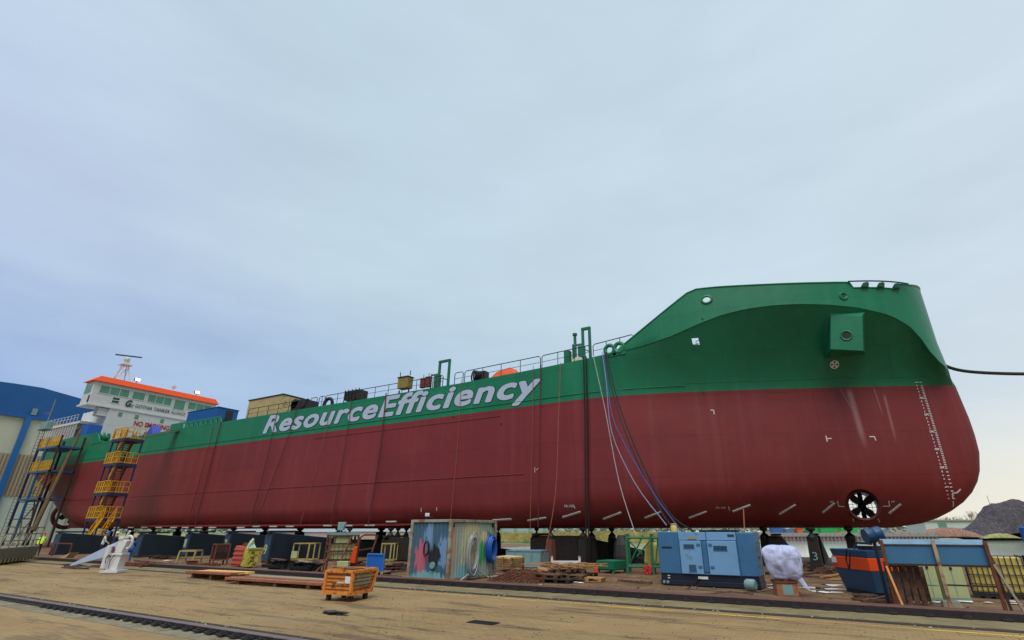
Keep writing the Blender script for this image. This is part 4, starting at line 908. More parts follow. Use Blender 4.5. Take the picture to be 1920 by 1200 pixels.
# ------------------------------------------------------------ launch ways and props under the keel
def launch_way(x, y0, w_, h0, body, endm, label, group, ylen=22, drop=1.9):
    t = thing('launch_way', label, 'launch way', (x + w_ / 2, y0, 0), 0, group)
    k = MB(); y1 = y0 + ylen
    k.hexa([(x, y0, -1), (x + w_, y0, -1), (x + w_, y1, -2.6), (x, y1, -2.6)], [(x + .12, y0 + .04, h0), (x + w_, y0, h0), (x + w_, y1, h0 - drop), (x + .12, y1, h0 - drop)])
    b = k.build('way_body', body, t, bevel=.04)
    e_ = MB(); e_.box(x + .1, x + w_ - .06, y0 - .05, y0 - .008, .1, h0 - .12); en = e_.build('end_plate', endm, t)
    s_ = MB(); s_.box(x + .3, x + .7, y0 - .2, y0 + 2, h0, h0 + .12); s_.build('slide_block', m_woodblk, t)
    return t, en
WG = 'dark blue launch ways under the ship'
for i, (px, py, ww, lab, dig) in enumerate(((92, 1040, 1.6, 'leftmost dark blue launch way, near the hi-vis worker', None), (246, 1045, 1.6, 'dark blue launch way just right of the white machine', None), (338, 1043, 1.8, 'dark blue launch way with a white smear on its end, behind the yellow trestle', 'I'), (413, 1046, 1.7, 'dark blue launch way with pale daubs on its end, behind the rusty cage', '7'), (488, 1054, 1.7, 'dark blue launch way with the number 9 on its end, right of the yellow skip', '9'))):
    p = G(px, py); w_ = {0: 1.2, 1: 1.0}.get(i, .8)
    t, en = launch_way(p.x, p.y, w_, [1.75, 1.72, 1.78, 1.8, 1.82][i], m_navy, m_navyend, lab, WG, ylen=24)
    if dig: put_text(dig, (p.x + .22, p.y - .06, .5 if dig == '9' else .7), (1, 0, 0), (0, 0, 1), .32, .6, 'end_number', m_palegreen, en, 0, .03, .01)
WG2 = 'dark timber launch ways under the bow'
for px, py, ww, lab in ((700, 1052, 4.0, 'broad dark timber launch way behind the blue board'), (985, 1056, 3.6, 'dark timber launch way behind the teal box'), (1443, 1062, .9, 'plank sided launch way right of the white bulk bag'), (1520, 1058, .8, 'dark plank launch way left of the navy skip')):
    p = G(px, py); launch_way(p.x, p.y + .5, ww, 1.65 if px != 700 else 1.5, m_woodblk, m_woodblk, lab, WG2, 20 if px < 1200 else 12, 1.9)
def prop(px, py, label, w_=.42, top=2.12, col=None, rusty=False):
    p = G(px, py); t = thing('keel_prop', label, 'prop', p, rad(random.uniform(-8, 8)), 'props carrying the hull')
    h_ = top - .38
    k = MB(); k.hexa([(-w_ / 2, -w_ / 2, 0), (w_ / 2, -w_ / 2, 0), (w_ / 2, w_ / 2, 0), (-w_ / 2, w_ / 2, 0)], [(-w_ * .42, -w_ * .42, h_ - .25), (w_ * .42, -w_ * .42, h_ - .25), (w_ * .42, w_ * .42, h_ - .25), (-w_ * .42, w_ * .42, h_ - .25)])
    k.build('post', m_rust if rusty else m_woodblk, t, world=False)
    k = MB(); k.lathe([(w_ * .5, h_ - .25), (w_ * .5, h_ - .1), (w_ * .3, h_), (w_ * .16, h_ + .08), (w_ * .16, h_ + .16), (w_ * .42, h_ + .26), (w_ * .42, h_ + .38)], (0, 0, 0), (0, 0, 1), 10); k.build('screw_jack', m_black, t, world=False)
    return t
for a in ((648, 1052, 'dark prop seen behind the rack of pale blocks'), (727, 1050, 'reddish prop behind the yellow mesh barrier', .5, 2.12, None, True), (741, 1048, 'dark prop just right of the reddish prop'), (757, 1047, 'dark prop next to the left edge of the painted container'), (933, 1040, 'dark prop next to the right edge of the painted container'), (1006, 1050, 'dark prop behind the teal box'), (1033, 1060, 'rust red prop in front of the dark launch way', .45, 2.12, None, True), (1095, 1060, 'dark prop beside the two thick black hoses', .55), (1111, 1058, 'dark prop just right of the two thick black hoses', .5), (1150, 1055, 'dark prop above the green steel crate', .5), (1442, 1060, 'dark prop between generator and white bulk bag', .55), (1535, 1072, 'dark prop with a chalked 3, right of the white bulk bag', .55), (1606, 1062, 'dark prop below the bow thruster', .6)): prop(*a)
for i in range(12):
    x = -86 + i * 5.2; t = thing('keel_prop', ['dark prop in the row under the aft keel'][0], 'prop', (x, 33.5, 0), 0, 'props carrying the after hull')
    k = MB(); k.box(-.3, .3, -.3, .3, -.02, 1.8); k.build('post', m_woodblk, t, world=False); k = MB(); k.lathe([(.3, 1.8), (.12, 1.9), (.3, 2.0), (.3, 2.12)], (0, 0, 0), (0, 0, 1), 8); k.build('screw_jack', m_black, t, world=False)
p = G(1535, 1072); put_text('3', (p.x - .12, p.y - .3, .55), (1, 0, 0), (0, 0, 1), .22, .4, 'chalk_number', m_teal, [o for o in bpy.data.objects if o.get('label', '').startswith('dark prop with a chalked')][0], 0, 0, .005)

# ------------------------------------------------------------ yard clutter, left to right
p0, p1 = G(0, 1060), G(62, 1050)
loc, rz, wd = place(G(-14, 1061.5), G(62, 1051)); 
t = thing('work_platform', 'grey steel work platform with railing and a hazard striped edge at the left margin', 'work platform', loc, rz)
k = MB(); k.hexa([(-wd / 2, 0, .15), (wd / 2, 0, .15), (wd / 2, 3.2, .15), (-wd / 2, 3.2, .15)], [(-wd / 2, -.05, .95), (wd / 2 + .3, -.05, .95), (wd / 2 + .3, 3.2, .95), (-wd / 2, 3.2, .95)]); k.build('hull_box', M('platform_grey_olive', (112, 116, 100), .7, var=.25, c2=(84, 78, 66), thr=.6), t, False, bevel=.04)
k = MB()
for i in range(int(wd / .3)): x = -wd / 2 + i * .3; k.mat(i % 2).prism([(x, -.01, .1), (x + .3, -.01, .1), (x + .4, -.01, .3), (x + .1, -.01, .3)], (0, -.04, 0))
k.build('hazard_edge', [m_ltyellow, m_black], t, False)
k = MB()
for i in range(6): x = -wd / 2 + wd * i / 5; k.bar((x, 0, .95), (x, 0, 2.15), .07); k.bar((x, 3.1, .95), (x, 3.1, 2.15), .07)
for z in (1.35, 1.75, 2.15): k.bar((-wd / 2, 0, z), (wd / 2, 0, z), .06); k.bar((-wd / 2, 3.1, z), (wd / 2, 3.1, z), .06)
for i in range(9): x = -wd / 2 + wd * i / 8; k.bar((x, 0.05, .95), (x + .5, .05, 1.7), .04)
k.build('railing', m_mesh, t, False)

# people ------------------------------------------------------------
def person(loc, rz, label, top, legs, helmet, lean=0., h=1.76, arms=((.25, .28), (.3, -.2)), vest=None, group=None):
    """one skinned figure: joints as vertices, radii per joint; +y is forward"""
    t = thing('person', label, 'person', loc, rz, group)
    L = math.sin(lean); Cc = math.cos(lean)
    hip = Vector((0, 0, .93)); up_ = Vector((0, L, Cc))
    V = []; E_ = []; Rr = []
    def add(p, r, par=None):
        V.append(Vector(p)); Rr.append(r if isinstance(r, tuple) else (r, r)); 
        if par is not None: E_.append((par, len(V) - 1))
        return len(V) - 1
    pel = add(hip, (.15, .12)); wst = add(hip + up_ * .16, (.14, .11), pel); ch = add(hip + up_ * .38, (.17, .12), wst); sh = add(hip + up_ * .50, (.12, .09), ch)
    nk = add(hip + up_ * .60, (.055, .06), sh); hd = add(hip + up_ * .70 + Vector((0, .03, 0)), (.085, .10), nk); hd2 = add(hip + up_ * .80 + Vector((0, .03, 0)), (.075, .095), hd)
    nose = add(hip + up_ * .715 + Vector((0, .135, 0)), (.016, .02), hd)
    for e in (-1, 1): add(hip + up_ * .72 + Vector((e * .095, .02, 0)), (.014, .02), hd)
    for s in (-1, 1):
        hp = add(hip + Vector((s * .10, 0, -.06)), .10, pel); kn = add(Vector((s * .12, .05 + .05 * s, .50)), .068, hp); an_ = add(Vector((s * .13, -.03 + .10 * s, .09)), .045, kn); add(Vector((s * .14, .15 + .10 * s, .045)), (.04, .04), an_)
    for s, (fw, out) in zip((-1, 1), arms):
        so_ = add(hip + up_ * .49 + Vector((s * .20, 0, 0)), .062, sh); el_ = add(V[so_] + Vector((s * .08, fw * .35, -.27)), .046, so_); wr = add(V[el_] + Vector((-s * abs(out) * .3, fw * .6 + .05, -.2 + fw * .3)), .034, el_)
        pm = add(V[wr] + Vector((0, .03, -.07)), (.036, .018), wr)
        for f_ in range(4):
            a = add(V[pm] + Vector(((f_ - 1.5) * .02, .018, -.04)), .0095, pm); add(V[a] + Vector((0, .022 + .004 * f_, -.03 + .004 * f_)), .008, a)
        a = add(V[pm] + Vector((-s * .04, .02, .0)), .011, pm); add(V[a] + Vector((-s * .006, .025, -.025)), .009, a)
    me = bpy.data.meshes.new('body'); me.from_pydata([tuple(v) for v in V], E_, []); o = bpy.data.objects.new('body', me); COL.objects.link(o)
    md = o.modifiers.new('skin', 'SKIN'); 
    for i, r in enumerate(Rr): me.skin_vertices[0].data[i].radius = r
    me.skin_vertices[0].data[0].use_root = True
    o.modifiers.new('sub', 'SUBSURF').levels = 1
    bpy.context.view_layer.update(); m2 = bpy.data.meshes.new_from_object(o.evaluated_get(bpy.context.evaluated_depsgraph_get())); o.modifiers.clear(); o.data = m2; m2.name = 'body'
    m2.materials.clear()
    for m in (m_skin, top, legs, m_boot): m2.materials.append(m)
    shoulder = hip + up_ * .55
    for pl in m2.polygons:
        c = pl.center; d_ = (c - hip).dot(up_)
        if c.z < .13: i = 3
        elif d_ < .02 and abs(c.x) < .3 and c.y < .3 and not (abs(c.x) > .21): i = 2
        elif d_ > .575: i = 0
        elif abs(c.x) > .2 and any((c - V[j]).length < .1 for j in range(len(V)) if Rr[j][0] < .037 and abs(V[j].x) > .12): i = 0
        else: i = 1
        pl.material_index = i; pl.use_smooth = True
    attach(o, t, False)
    k = MB(); hc_ = hip + up_ * .80 + Vector((0, .03, 0)); k.lathe([(.125, 0), (.122, .05), (.10, .10), (.06, .135), (.01, .148)], hc_, up_, 14); k.lathe([(.145, -.012), (.13, .004)], hc_ + Vector((0, .03, 0)), up_, 14); k.build('helmet', helmet, t, False, smooth=True)
    if vest:
        k = MB(); 
        for z0_, r0, z1_, r1 in ((.0, (.185, .15), .3, (.21, .16)), (.3, (.21, .16), .53, (.16, .12))):
            for i in range(14):
                a, b = 2 * PI * i / 14, 2 * PI * (i + 1) / 14; f = lambda z, r, q_: hip + up_ * z + Vector((math.cos(q_) * r[0], math.sin(q_) * r[1], 0))
                k.add([f(z0_, r0, a), f(z0_, r0, b), f(z1_, r1, b), f(z1_, r1, a)], [(0, 1, 2, 3)])
        k.build('vest', vest, t, False, smooth=True)
    return t
person(G(66, 1043), rad(60), 'stooping worker in hi-vis yellow jacket and red helmet', m_hivis, m_trous, m_hred, lean=.45, vest=m_hivis, arms=((.6, .2), (.5, -.2)))
person(G(184, 1046), rad(-20), 'worker in white shirt and bright blue helmet by the stair tower', m_shirt, m_trous, m_hblue, lean=.1)
person(G(204, 1046), rad(20), 'worker in dark clothes with a pale pink helmet beside the white machine', m_trous, m_trous, m_hwhite, lean=.12)
person(G(194, 1037), rad(160), 'worker in dark clothes with blue helmet farther back by the ship', m_trous, m_trous, m_hblue)
person(G(236, 1058), rad(70), 'worker in blue overalls leaning over behind the white machine', m_overall, m_overall, m_hred, lean=.85, arms=((.7, .2), (.7, -.2)))

# white machine with a long tapered boom
loc, rz, wd = place(G(190, 1076), G(232, 1073)); loc = G(211, 1074.5)
S = wd
t = thing('rail_lifting_machine', 'white lifting machine on a base plate with a long pale blue tapered boom', 'machine', loc, BETA - rad(0)); t.scale = (.52, .62, .76)
k = MB(); k.box(-.85, .85, -.5, .6, .02, .2); k.build('base_plate', m_white, t, False, bevel=.02)
k = MB(); k.hexa([(-.6, -.35, .2), (.55, -.35, .2), (.55, .45, .2), (-.6, .45, .2)], [(-.5, -.3, 1.15), (.62, -.3, 1.15), (.62, .4, 1.15), (-.5, .4, 1.15)]); k.box(-.55, .72, -.38, .48, 1.05, 1.2); k.build('pedestal', m_white, t, False, bevel=.03)
k = MB(); k.tube((-.68, -.3, .3), (-.62, -.3, 1.65), .3, 14); k.build('counterweight_drum', m_white, t, False, smooth=True)
k = MB(); k.hexa([(-.2, -.3, 1.2), (.5, -.3, 1.2), (.5, .4, 1.2), (-.2, .4, 1.2)], [(-.1, -.25, 2.1), (.75, -.25, 1.95), (.75, .35, 1.95), (-.1, .35, 2.1)]); k.box(-.15, .35, -.32, .3, 2.0, 2.2); k.build('slewing_head', m_white, t, False, bevel=.05)
k = MB(); k.ring((.75, -.1, 1.85), (0, 1, 0), .38, .09, 18, 6, -PI / 2, PI * .75); k.tube((.35, -.1, 2.1), (.6, -.1, 2.55), .09, 8); k.build('hook_arm', m_white, t, False)
m_boom = M('boom_pale_blue', (172, 190, 222), .5, var=.06)
k = MB(); k.hexa([(-3.9, -.45, .42), (-.1, -.25, 1.1), (-.1, .1, 1.1), (-3.9, -.35, .42)], [(-3.85, -.45, .55), (.2, -.25, 2.05), (.2, .1, 2.05), (-3.85, -.35, .55)]); k.build('boom', m_boom, t, False, bevel=.02)
k = MB(); k.lathe([(.2, -.02), (.2, .04)], (-.32, -.4, 1.42), (0, 1, 0), 6); k.build('hub_cover', M('hub_maroon', (130, 50, 90), .5), t, False)
k = MB(); k.path([(-.5, -.52, .6), (-.55, -.55, .9), (-.35, -.55, 1.1), (-.2, -.5, .95)], .04, 6); k.path([(-.15, -.45, .25), (-.1, -.5, .8), (.1, -.45, 1.1)], .03, 6); k.build('cable_loom', m_rubber, t, False)
p = G(150, 1066); k = MB()
rr = random.Random(4)
for i in range(7): a = rr.uniform(-.6, .3); x, y = p.x + rr.uniform(-1.3, 2.4), p.y + rr.uniform(-.4, .5); k.path([(x - 1.2, y - .3 * a, .04 + .02 * i), (x, y + .1, .10 + .02 * i), (x + 1.2, y + .5 * a, .04 + .02 * i)], .035, 5)
k.box(p.x - 1.4, p.x + .8, p.y - .35, p.y + .1, .01, .06); tag(k.build('cable_pile', M('cable_mix', (84, 60, 56), .7, var=.6, scale=2)), 'flat heap of cables and mats under the pale blue boom', 'cables')
k = MB(); p = G(112, 1050); k.prism([(p.x - .9, p.y, .02), (p.x + .5, p.y, .02), (p.x + .8, p.y + .2, .5), (p.x - .1, p.y + .2, .25)], (0, .5, 0)); tag(k.build('metal_scoop', m_ltyellow), 'pale bent metal scoop lying near the yellow stair foot', 'scrap')
p = G(112, 1043); t = thing('pipe_frame', 'low brown pipe frame beside the foot of the stair tower', 'frame', p, BETA * .3)
k = MB()
for x in (-1.1, 1.1): k.bar((x, 0, 0), (x, 0, .95), .09)
k.bar((-1.1, 0, .95), (1.1, 0, .95), .09); k.bar((-1.1, 0, .95), (-1.5, 0, .1), .08); k.build('frame', m_rust, t, False)

# yellow trestle and small box
def trestle(pl, pr, h_, label, mat, name='trestle', group=None, depth=.7, sheet=None):
    loc, rz, wd = place(pl, pr); t = thing(name, label, name.replace('_', ' '), loc, rz, group)
    k = MB(); 
    for x in (-wd / 2, wd / 2):
        for y in (0, depth): k.bar((x, y - .1 if y == 0 else y + .1, 0), (x, y, h_), .08)
        k.bar((x, 0, h_), (x, depth, h_), .08); k.bar((x, 0, h_ * .35), (x, depth, h_ * .35), .06)
    k.build('legs', mat, t, False); k = MB(); k.bar((-wd / 2, 0, h_), (wd / 2, 0, h_), .09); k.bar((-wd / 2, depth, h_), (wd / 2, depth, h_), .09); k.build('top_rail', mat, t, False)
    return t, wd
trestle(G(332, 1056), G(362, 1056), .72, 'pale yellow steel trestle in front of the launch ways', m_ltyellow)
loc, rz, wd = place(G(353, 1062.5), G(366, 1062)); t = thing('scrap_box', 'small rust brown box on the ground below the pale yellow trestle', 'box', loc, rz); k = MB(); k.box(-.25, .25, 0, .45, 0, .28); k.build('body', m_rust, t, False, bevel=.02); k = MB(); k.box(-.28, .28, -.03, .48, .28, .31); k.build('lid', m_rust, t, False)
# rusted cage
loc, rz, wd = place(G(398, 1060), G(424, 1059)); t = thing('mesh_cage', 'rusty mesh cage on legs left of the red crate', 'cage', loc, rz); k = MB(); h_ = 1.15
for x in (-wd / 2, wd / 2):
    for y in (0, .9): k.bar((x, y, 0), (x, y, h_), .08)
for z in (.3, h_):
    k.bar((-wd / 2, 0, z), (wd / 2, 0, z), .07); k.bar((-wd / 2, .9, z), (wd / 2, .9, z), .07); k.bar((-wd / 2, 0, z), (-wd / 2, .9, z), .07); k.bar((wd / 2, 0, z), (wd / 2, .9, z), .07)
k.build('frame', m_rust, t, False); k = MB(); k.box(-wd / 2, wd / 2, .88, .92, .3, h_); k.build('back_panel', m_rustdk, t, False); k = MB()
for i in range(12): x = -wd / 2 + wd * i / 11; k.bar((x, 0, .3), (x, 0, h_), .025)
k.build('mesh', m_rustdk, t, False); k = MB(); k.box(-.3, .35, .2, .7, .32, .75); k.box(-.1, .5, .1, .4, .32, .55); k.build('scrap', m_rustdk, t, False)
# red crate and yellow skip with debris
loc, rz, wd = place(G(431.5, 1062.5), G(452, 1063.5)); t = thing('ribbed_crate', 'red ribbed steel crate tipped against the yellow skip', 'crate', loc, rz); k = MB(); W2 = wd / 2
k.hexa([(-W2, 0, .05), (W2 * .75, 0, .05), (W2 * .75, .5, .05), (-W2, .5, .05)], [(-W2 * .75, 0, 1.12), (W2 * 1.0, 0, 1.05), (W2 * 1.0, .5, 1.05), (-W2 * .75, .5, 1.12)])
for i in range(4): z = .14 + i * .24; k.box(-W2 * (.95 - .05 * i), W2 * (.78 + .06 * i), -.045, 0, z, z + .12)
k.build('body', M('crate_red', (188, 84, 70), .6, var=.15, c2=(130, 70, 50), thr=.66), t, False, bevel=.02)
k = MB(); k.prism([(-.2, .2, 1.0), (.55, .2, 1.0), (.4, .2, 1.3), (0, .2, 1.28)], (0, .4, 0)); k.build('contents', m_rust, t, False)
loc, rz, wd = place(G(455, 1065.5), G(482, 1064.5)); W2 = wd / 2
t = thing('skip', 'yellow tapered skip with dark scrapes, heaped with pale debris', 'skip', loc, rz); k = MB()
k.hexa([(-W2, 0, .05), (W2 * .7, 0, .05), (W2 * .7, 1.1, .05), (-W2, 1.1, .05)], [(-W2 * .8, -.1, 1.0), (W2 * 1.35, -.1, 1.0), (W2 * 1.35, 1.2, 1.0), (-W2 * .8, 1.2, 1.0)]); k.build('body', M('skip_yellow', (196, 186, 78), .7, var=.15, c2=(70, 62, 40), thr=.55, s2=5, soft=.04), t, False, bevel=.02)
k = MB(); k.bar((-W2 * .8, -.12, 1.0), (W2 * 1.35, -.12, 1.0), .08); k.bar((W2 * .7, -.03, .05), (W2 * 1.35, -.12, 1.0), .08); k.build('rim', m_ltyellow, t, False)
k = MB(); k.prism([(-W2 * .8, .3, 1.0), (W2 * .5, .3, 1.0), (W2 * .1, .4, 1.25), (-W2 * .1, .3, 1.5), (-W2 * .5, .3, 1.3)], (0, .5, .05)); k.build('debris', M('pale_debris', (168, 196, 176), .8, var=.3, scale=4), t, False)
# mesh barrier with yellow post
def mesh_barrier(pl, pr, h_, label, post, name='mesh_barrier', depth=.9, plate=None):
    loc, rz, wd = place(pl, pr); t = thing(name, label, 'barrier', loc, rz); k = MB(); W2 = wd / 2
    for y in (0, depth):
        k.bar((-W2, y, .08), (-W2, y, h_), .07); k.bar((W2, y, .08), (W2, y, h_), .07); k.bar((-W2, y, h_), (W2, y, h_), .07); k.bar((-W2, y, .12), (W2, y, .12), .07)
    k.bar((-W2, 0, h_), (-W2, depth, h_), .07); k.bar((W2, 0, h_), (W2, depth, h_), .07); k.bar((W2 * .45, -.02, .0), (W2 * .5, -.02, h_), .09); k.build('frame', post, t, False)
    k = MB()
    for i in range(1, 14): x = -W2 + wd * i / 14; k.bar((x, depth, .12), (x, depth, h_), .018)
    for i in range(1, 7): z = .12 + (h_ - .12) * i / 7; k.bar((-W2, depth, z), (W2, depth, z), .018)
    k.build('mesh', m_dark, t, False)
    if plate: k = MB(); k.box(-W2 - .05, -W2 + .35, -.08, -.04, .2, .65); k.build('tag_plate', m_palegreen, t, False)
    return t
mesh_barrier(G(546, 1053), G(586, 1053), 1.12, 'mesh cage barrier with a pale tag plate, in front of the launch way marked 9', m_ltyellow, plate=True)
mesh_barrier(G(713, 1054), G(737, 1054), 1.12, 'pale framed mesh barrier right of the blue board', m_ltyellow, depth=.8)
# black scrap blocks by the far rail
for (x0, x1, yb, h_, label) in ((486, 535, 1074, .55, 'left heap of black iron castings beside the far rail'), (538, 583, 1077, .5, 'right heap of black iron castings with a pale plank on it')):
    loc, rz, wd = place(G(x0, yb - 2), G(x1, yb)); t = thing('casting_heap', label, 'castings', loc, rz, 'black casting heaps'); rr = random.Random(x0); k = MB()
    for i in range(9):
        x = -wd / 2 + wd * (i + .5) / 9; r = rr.uniform(.14, .26); k.lathe([(r, 0), (r * 1.1, .06), (r * .7, .14), (r * .75, h_ * rr.uniform(.5, .9)), (r * 1.05, h_ * rr.uniform(.9, 1.))], (x, .3 + rr.uniform(-.2, .3), 0), (rr.uniform(-.3, .3), rr.uniform(-.2, .2), 1), 9)
    k.box(-wd / 2 * .9, wd / 2 * .7, .0, .6, h_ * .35, h_ * .6); k.build('castings', m_black, t, False)
    k = MB(); k.bar((-wd * .2, .2, h_ + .06), (wd * .35, .1, h_ + .02), .22, .04); k.build('loose_plank', m_conc if x0 > 500 else m_wooddk, t, False)
# planks on the paving: two stacks of long boards
def boards(pl, pr, label, n, mats, z0, lift=0., seed=1):
    loc, rz, wd = place(pl, pr); t = thing('plank_stack', label, 'planks', loc, rz, 'plank stacks on the paving'); rr = random.Random(seed)
    for i, m in enumerate(mats):
        y = i * .34 + rr.uniform(-.03, .03); L = wd / 2 * rr.uniform(.93, 1.02); s = rr.uniform(-.1, .1); k = MB(); k.box(-L + s, L + s, y, y + .30, z0, z0 + .09); o = k.build('board', m, t, False, bevel=.008); o.rotation_euler = (0, -lift * (1 if i % 2 else .8), rr.uniform(-.012, .012))
    k = MB()
    for x in (-wd * .35, wd * .05, wd * .38): k.box(x - .08, x + .08, .05, len(mats) * .32, 0, z0 - .002)
    k.build('bearer', m_wooddk, t, False); return t
boards(G(345, 1083), G(431, 1092), 'stack of long boards, top two bright orange and yellow, left end of the pile', 3, (m_plankbr, m_plankor, M('yellow_plank', (226, 190, 110), .7, var=.15)), .22, .02, 3)
boards(G(418, 1094), G(598, 1107), 'long stack of brown boards ending at the orange steel bin', 4, (m_plankbr, m_wooddk, m_plankbr, m_conc), .14, 0., 5)

# rack with pale blocks, jacket, lamp
loc, rz, wd = place(G(610, 1074), G(664, 1072)); W2 = wd / 2
zt = HT(636, 1003, loc); t = thing('battery_rack', 'rusty rack of pale green ribbed blocks propped by poles', 'rack', loc, rz); k = MB()
for x in (-W2, W2):
    for y in (0, .9): k.bar((x, y, 0), (x, y, zt), .09)
for z in (.55, .95, 1.3, zt - .04): k.bar((-W2, -.02, z), (W2, -.02, z), .06); k.bar((-W2, .9, z), (W2, .9, z), .06); k.bar((-W2, 0, z), (-W2, .9, z), .06); k.bar((W2, 0, z), (W2, .9, z), .06)
k.build('frame', m_rust, t, False)
for i, (z, z2) in enumerate(((.6, .92), (1.0, 1.27))):
    for j in range(6): x = -W2 + .08 + (wd - .16) * j / 6; k = MB(); k.box(x + .01, x + (wd - .16) / 6 - .01, .06, .8, z, z2); k.build('block', m_palegreen, t, False, bevel=.015)
k = MB(); k.box(-W2 + .3, W2 - .35, .06, .8, 1.35, 1.66); k.build('block', m_palegreen, t, False, bevel=.02)
k = MB(); k.box(-W2 - .05, W2 + .05, -.05, .95, zt, zt + .12); k.build('top_tray', m_teal, t, False)
k = MB(); k.bar((-W2 * 1.9, -.8, 0), (-W2 * .8, -.05, .85), .06); k.bar((-W2 * .55, -.9, 0), (W2 * .45, -.04, zt - .1), .06); k.build('brace_pole', m_rust, t, False)
k = MB(); k.path([(W2 + .05, .1, 0), (W2 + .1, .1, 1.6), (W2 + .3, .1, zt), (W2 + .8, .1, zt), (W2 + 1.0, .1, 1.7), (W2 + .8, .1, .9)], .05, 6); k.bar((W2 + .1, .1, 1.), (W2 + .9, .1, 1.1), .05); k.build('hoop', m_rust, t, False)
q_ = wm(t) @ Vector((W2 - .12, -.12, .85)); k = MB(); k.hexa([(q_.x - .28, q_.y - .1, q_.z - .45), (q_.x + .12, q_.y - .1, q_.z - .45), (q_.x + .12, q_.y + .08, q_.z - .45), (q_.x - .28, q_.y + .08, q_.z - .45)], [(q_.x - .05, q_.y - .05, q_.z + .35), (q_.x + .15, q_.y - .05, q_.z + .35), (q_.x + .15, q_.y + .05, q_.z + .35), (q_.x - .05, q_.y + .05, q_.z + .35)]); tag(k.build('work_jacket', m_redor, bevel=.04), 'orange work jacket hung on the corner of the rusty rack', 'jacket')
q_ = wm(t) @ Vector((-.15, .3, zt + .12)); t = thing('site_lamp', 'small grey site lamp standing on the rusty rack of pale blocks', 'lamp', q_, BETA)
k = MB(); k.tube((0, 0, 0), (0, 0, .16), .05, 6); k.box(-.18, .2, -.1, .1, .0, .04); k.build('foot', m_dark, t, False); k = MB(); k.hexa([(-.2, -.12, .1), (.1, -.12, .1), (.1, .12, .1), (-.2, .12, .1)], [(-.22, -.1, .5), (.2, -.1, .5), (.2, .1, .5), (-.22, .1, .5)]); k.build('housing', m_teal, t, False, bevel=.03)
loc, rz, wd = place(G(631, 1076), G(648, 1076)); t = thing('block', 'single pale green block on the ground behind the orange steel bin', 'block', loc, rz); k = MB(); k.box(-.28, .28, 0, .3, .3, .55); k.build('body', m_palegreen, t, False, bevel=.02); k = MB(); k.box(-.4, .4, -.1, .4, 0, .3); k.build('plinth', m_rust, t, False)

# orange steel bin in the foreground
A, B, Cn = G(606, 1126), G(656, 1129.5), G(695, 1121)
loc = B; t = thing('steel_bin', 'rusty orange ribbed steel bin with cream patch, alone on the paving', 'bin', loc, 0)
u = (A - B); v = (Cn - B); LU, LV_ = u.length, v.length; u.normalize(); v.normalize()
def bp_(a, b, z, f=0.): # local bin coords: a along u, b along v, z up, with flare f
    return u * a + v * b + Vector((0, 0, z))
h_ = HT(655, 1072, B); z0 = .22; fl_ = .16
k = MB()
b4 = [bp_(0, 0, z0), bp_(LU, 0, z0), bp_(LU, LV_ * .93, z0), bp_(0, LV_ * .93, z0)]; t4 = [bp_(0, 0, h_), bp_(LU, 0, h_), bp_(LU, LV_ + fl_, h_), bp_(0, LV_ + fl_, h_)]
vs_ = b4 + t4; k.add(vs_, [(0, 1, 2, 3)] + [(i, (i + 1) % 4, (i + 1) % 4 + 4, i + 4) for i in range(4)]); bod = k.build('body', m_bin, t, False)
bod.modifiers.new('s', 'SOLIDIFY').thickness = .03
k = MB()
for i in range(1, 6):
    f = i / 6; z = z0 + (h_ - z0) * f; e = (LV_ * .93) + (LV_ * .07 + fl_) * f
    k.bar(bp_(-.005, -.012, z), bp_(LU + .005, -.012, z), .012, .024); k.bar(bp_(-.012, -.005, z), bp_(-.012, e, z), .012, .024)
k.build('rib', m_rust, t, False)
k = MB(); 
for a, b in ((0, 0), (LU, 0)): k.bar(bp_(a, -.03, z0 - .05), bp_(a, -.03, h_ + .02), .08)
k.bar(bp_(0, -.02, h_), bp_(LU, -.02, h_), .08); k.bar(bp_(-.02, 0, h_), bp_(-.02, LV_ + fl_, h_), .08); k.bar(bp_(LU, 0, h_), bp_(LU, LV_ + fl_, h_), .08); k.bar(bp_(0, LV_ + fl_, h_), bp_(LU, LV_ + fl_, h_), .08); k.bar(bp_(-.02, LV_ * .93, z0), bp_(-.02, LV_ + fl_, h_), .08); k.bar(bp_(0, -.02, z0), bp_(LU, -.02, z0), .08); k.bar(bp_(-.02, 0, z0), bp_(-.02, LV_ * .93, z0), .08)
k.prism([bp_(LU + .02, 0, z0 + .25), bp_(LU + .25, .1, z0 + .12), bp_(LU + .02, .1, z0 - .05)], v * .3)
k.build('frame', m_bin, t, False)
k = MB(); k.add([bp_(-.02, LV_ * .12, h_ - .07), bp_(-.02, LV_ * .86, h_ - .07), bp_(-.02, LV_ * .84, h_ * .6), bp_(-.02, LV_ * .7, h_ * .42), bp_(-.02, LV_ * .55, h_ * .5), bp_(-.02, LV_ * .12, h_ * .46)], [(0, 1, 2, 3, 4, 5)])
for i in range(2, 6):
    z = z0 + (h_ - z0) * i / 6; k.mat(1).bar(bp_(-.022, LV_ * .12, z), bp_(-.022, LV_ * .8, z), .006, .02); k.build('cream_patch', [m_bincream, m_rust], t, False)
k = MB(); k.add([bp_(LU * .05, -.05, h_ - .13), bp_(LU * .25, -.05, h_ - .13), bp_(LU * .25, -.05, h_ - .32), bp_(LU * .05, -.05, h_ - .32)], [(0, 1, 2, 3)]); pl_ = k.build('label_plate', m_mark, t, False)
k = MB(); k.add([bp_(LU * .27, -.05, h_ * .66), bp_(LU * .55, -.05, h_ * .66), bp_(LU * .55, -.05, h_ * .60), bp_(LU * .27, -.05, h_ * .60)], [(0, 1, 2, 3)]); k.build('label_plate', m_bincream, t, False)
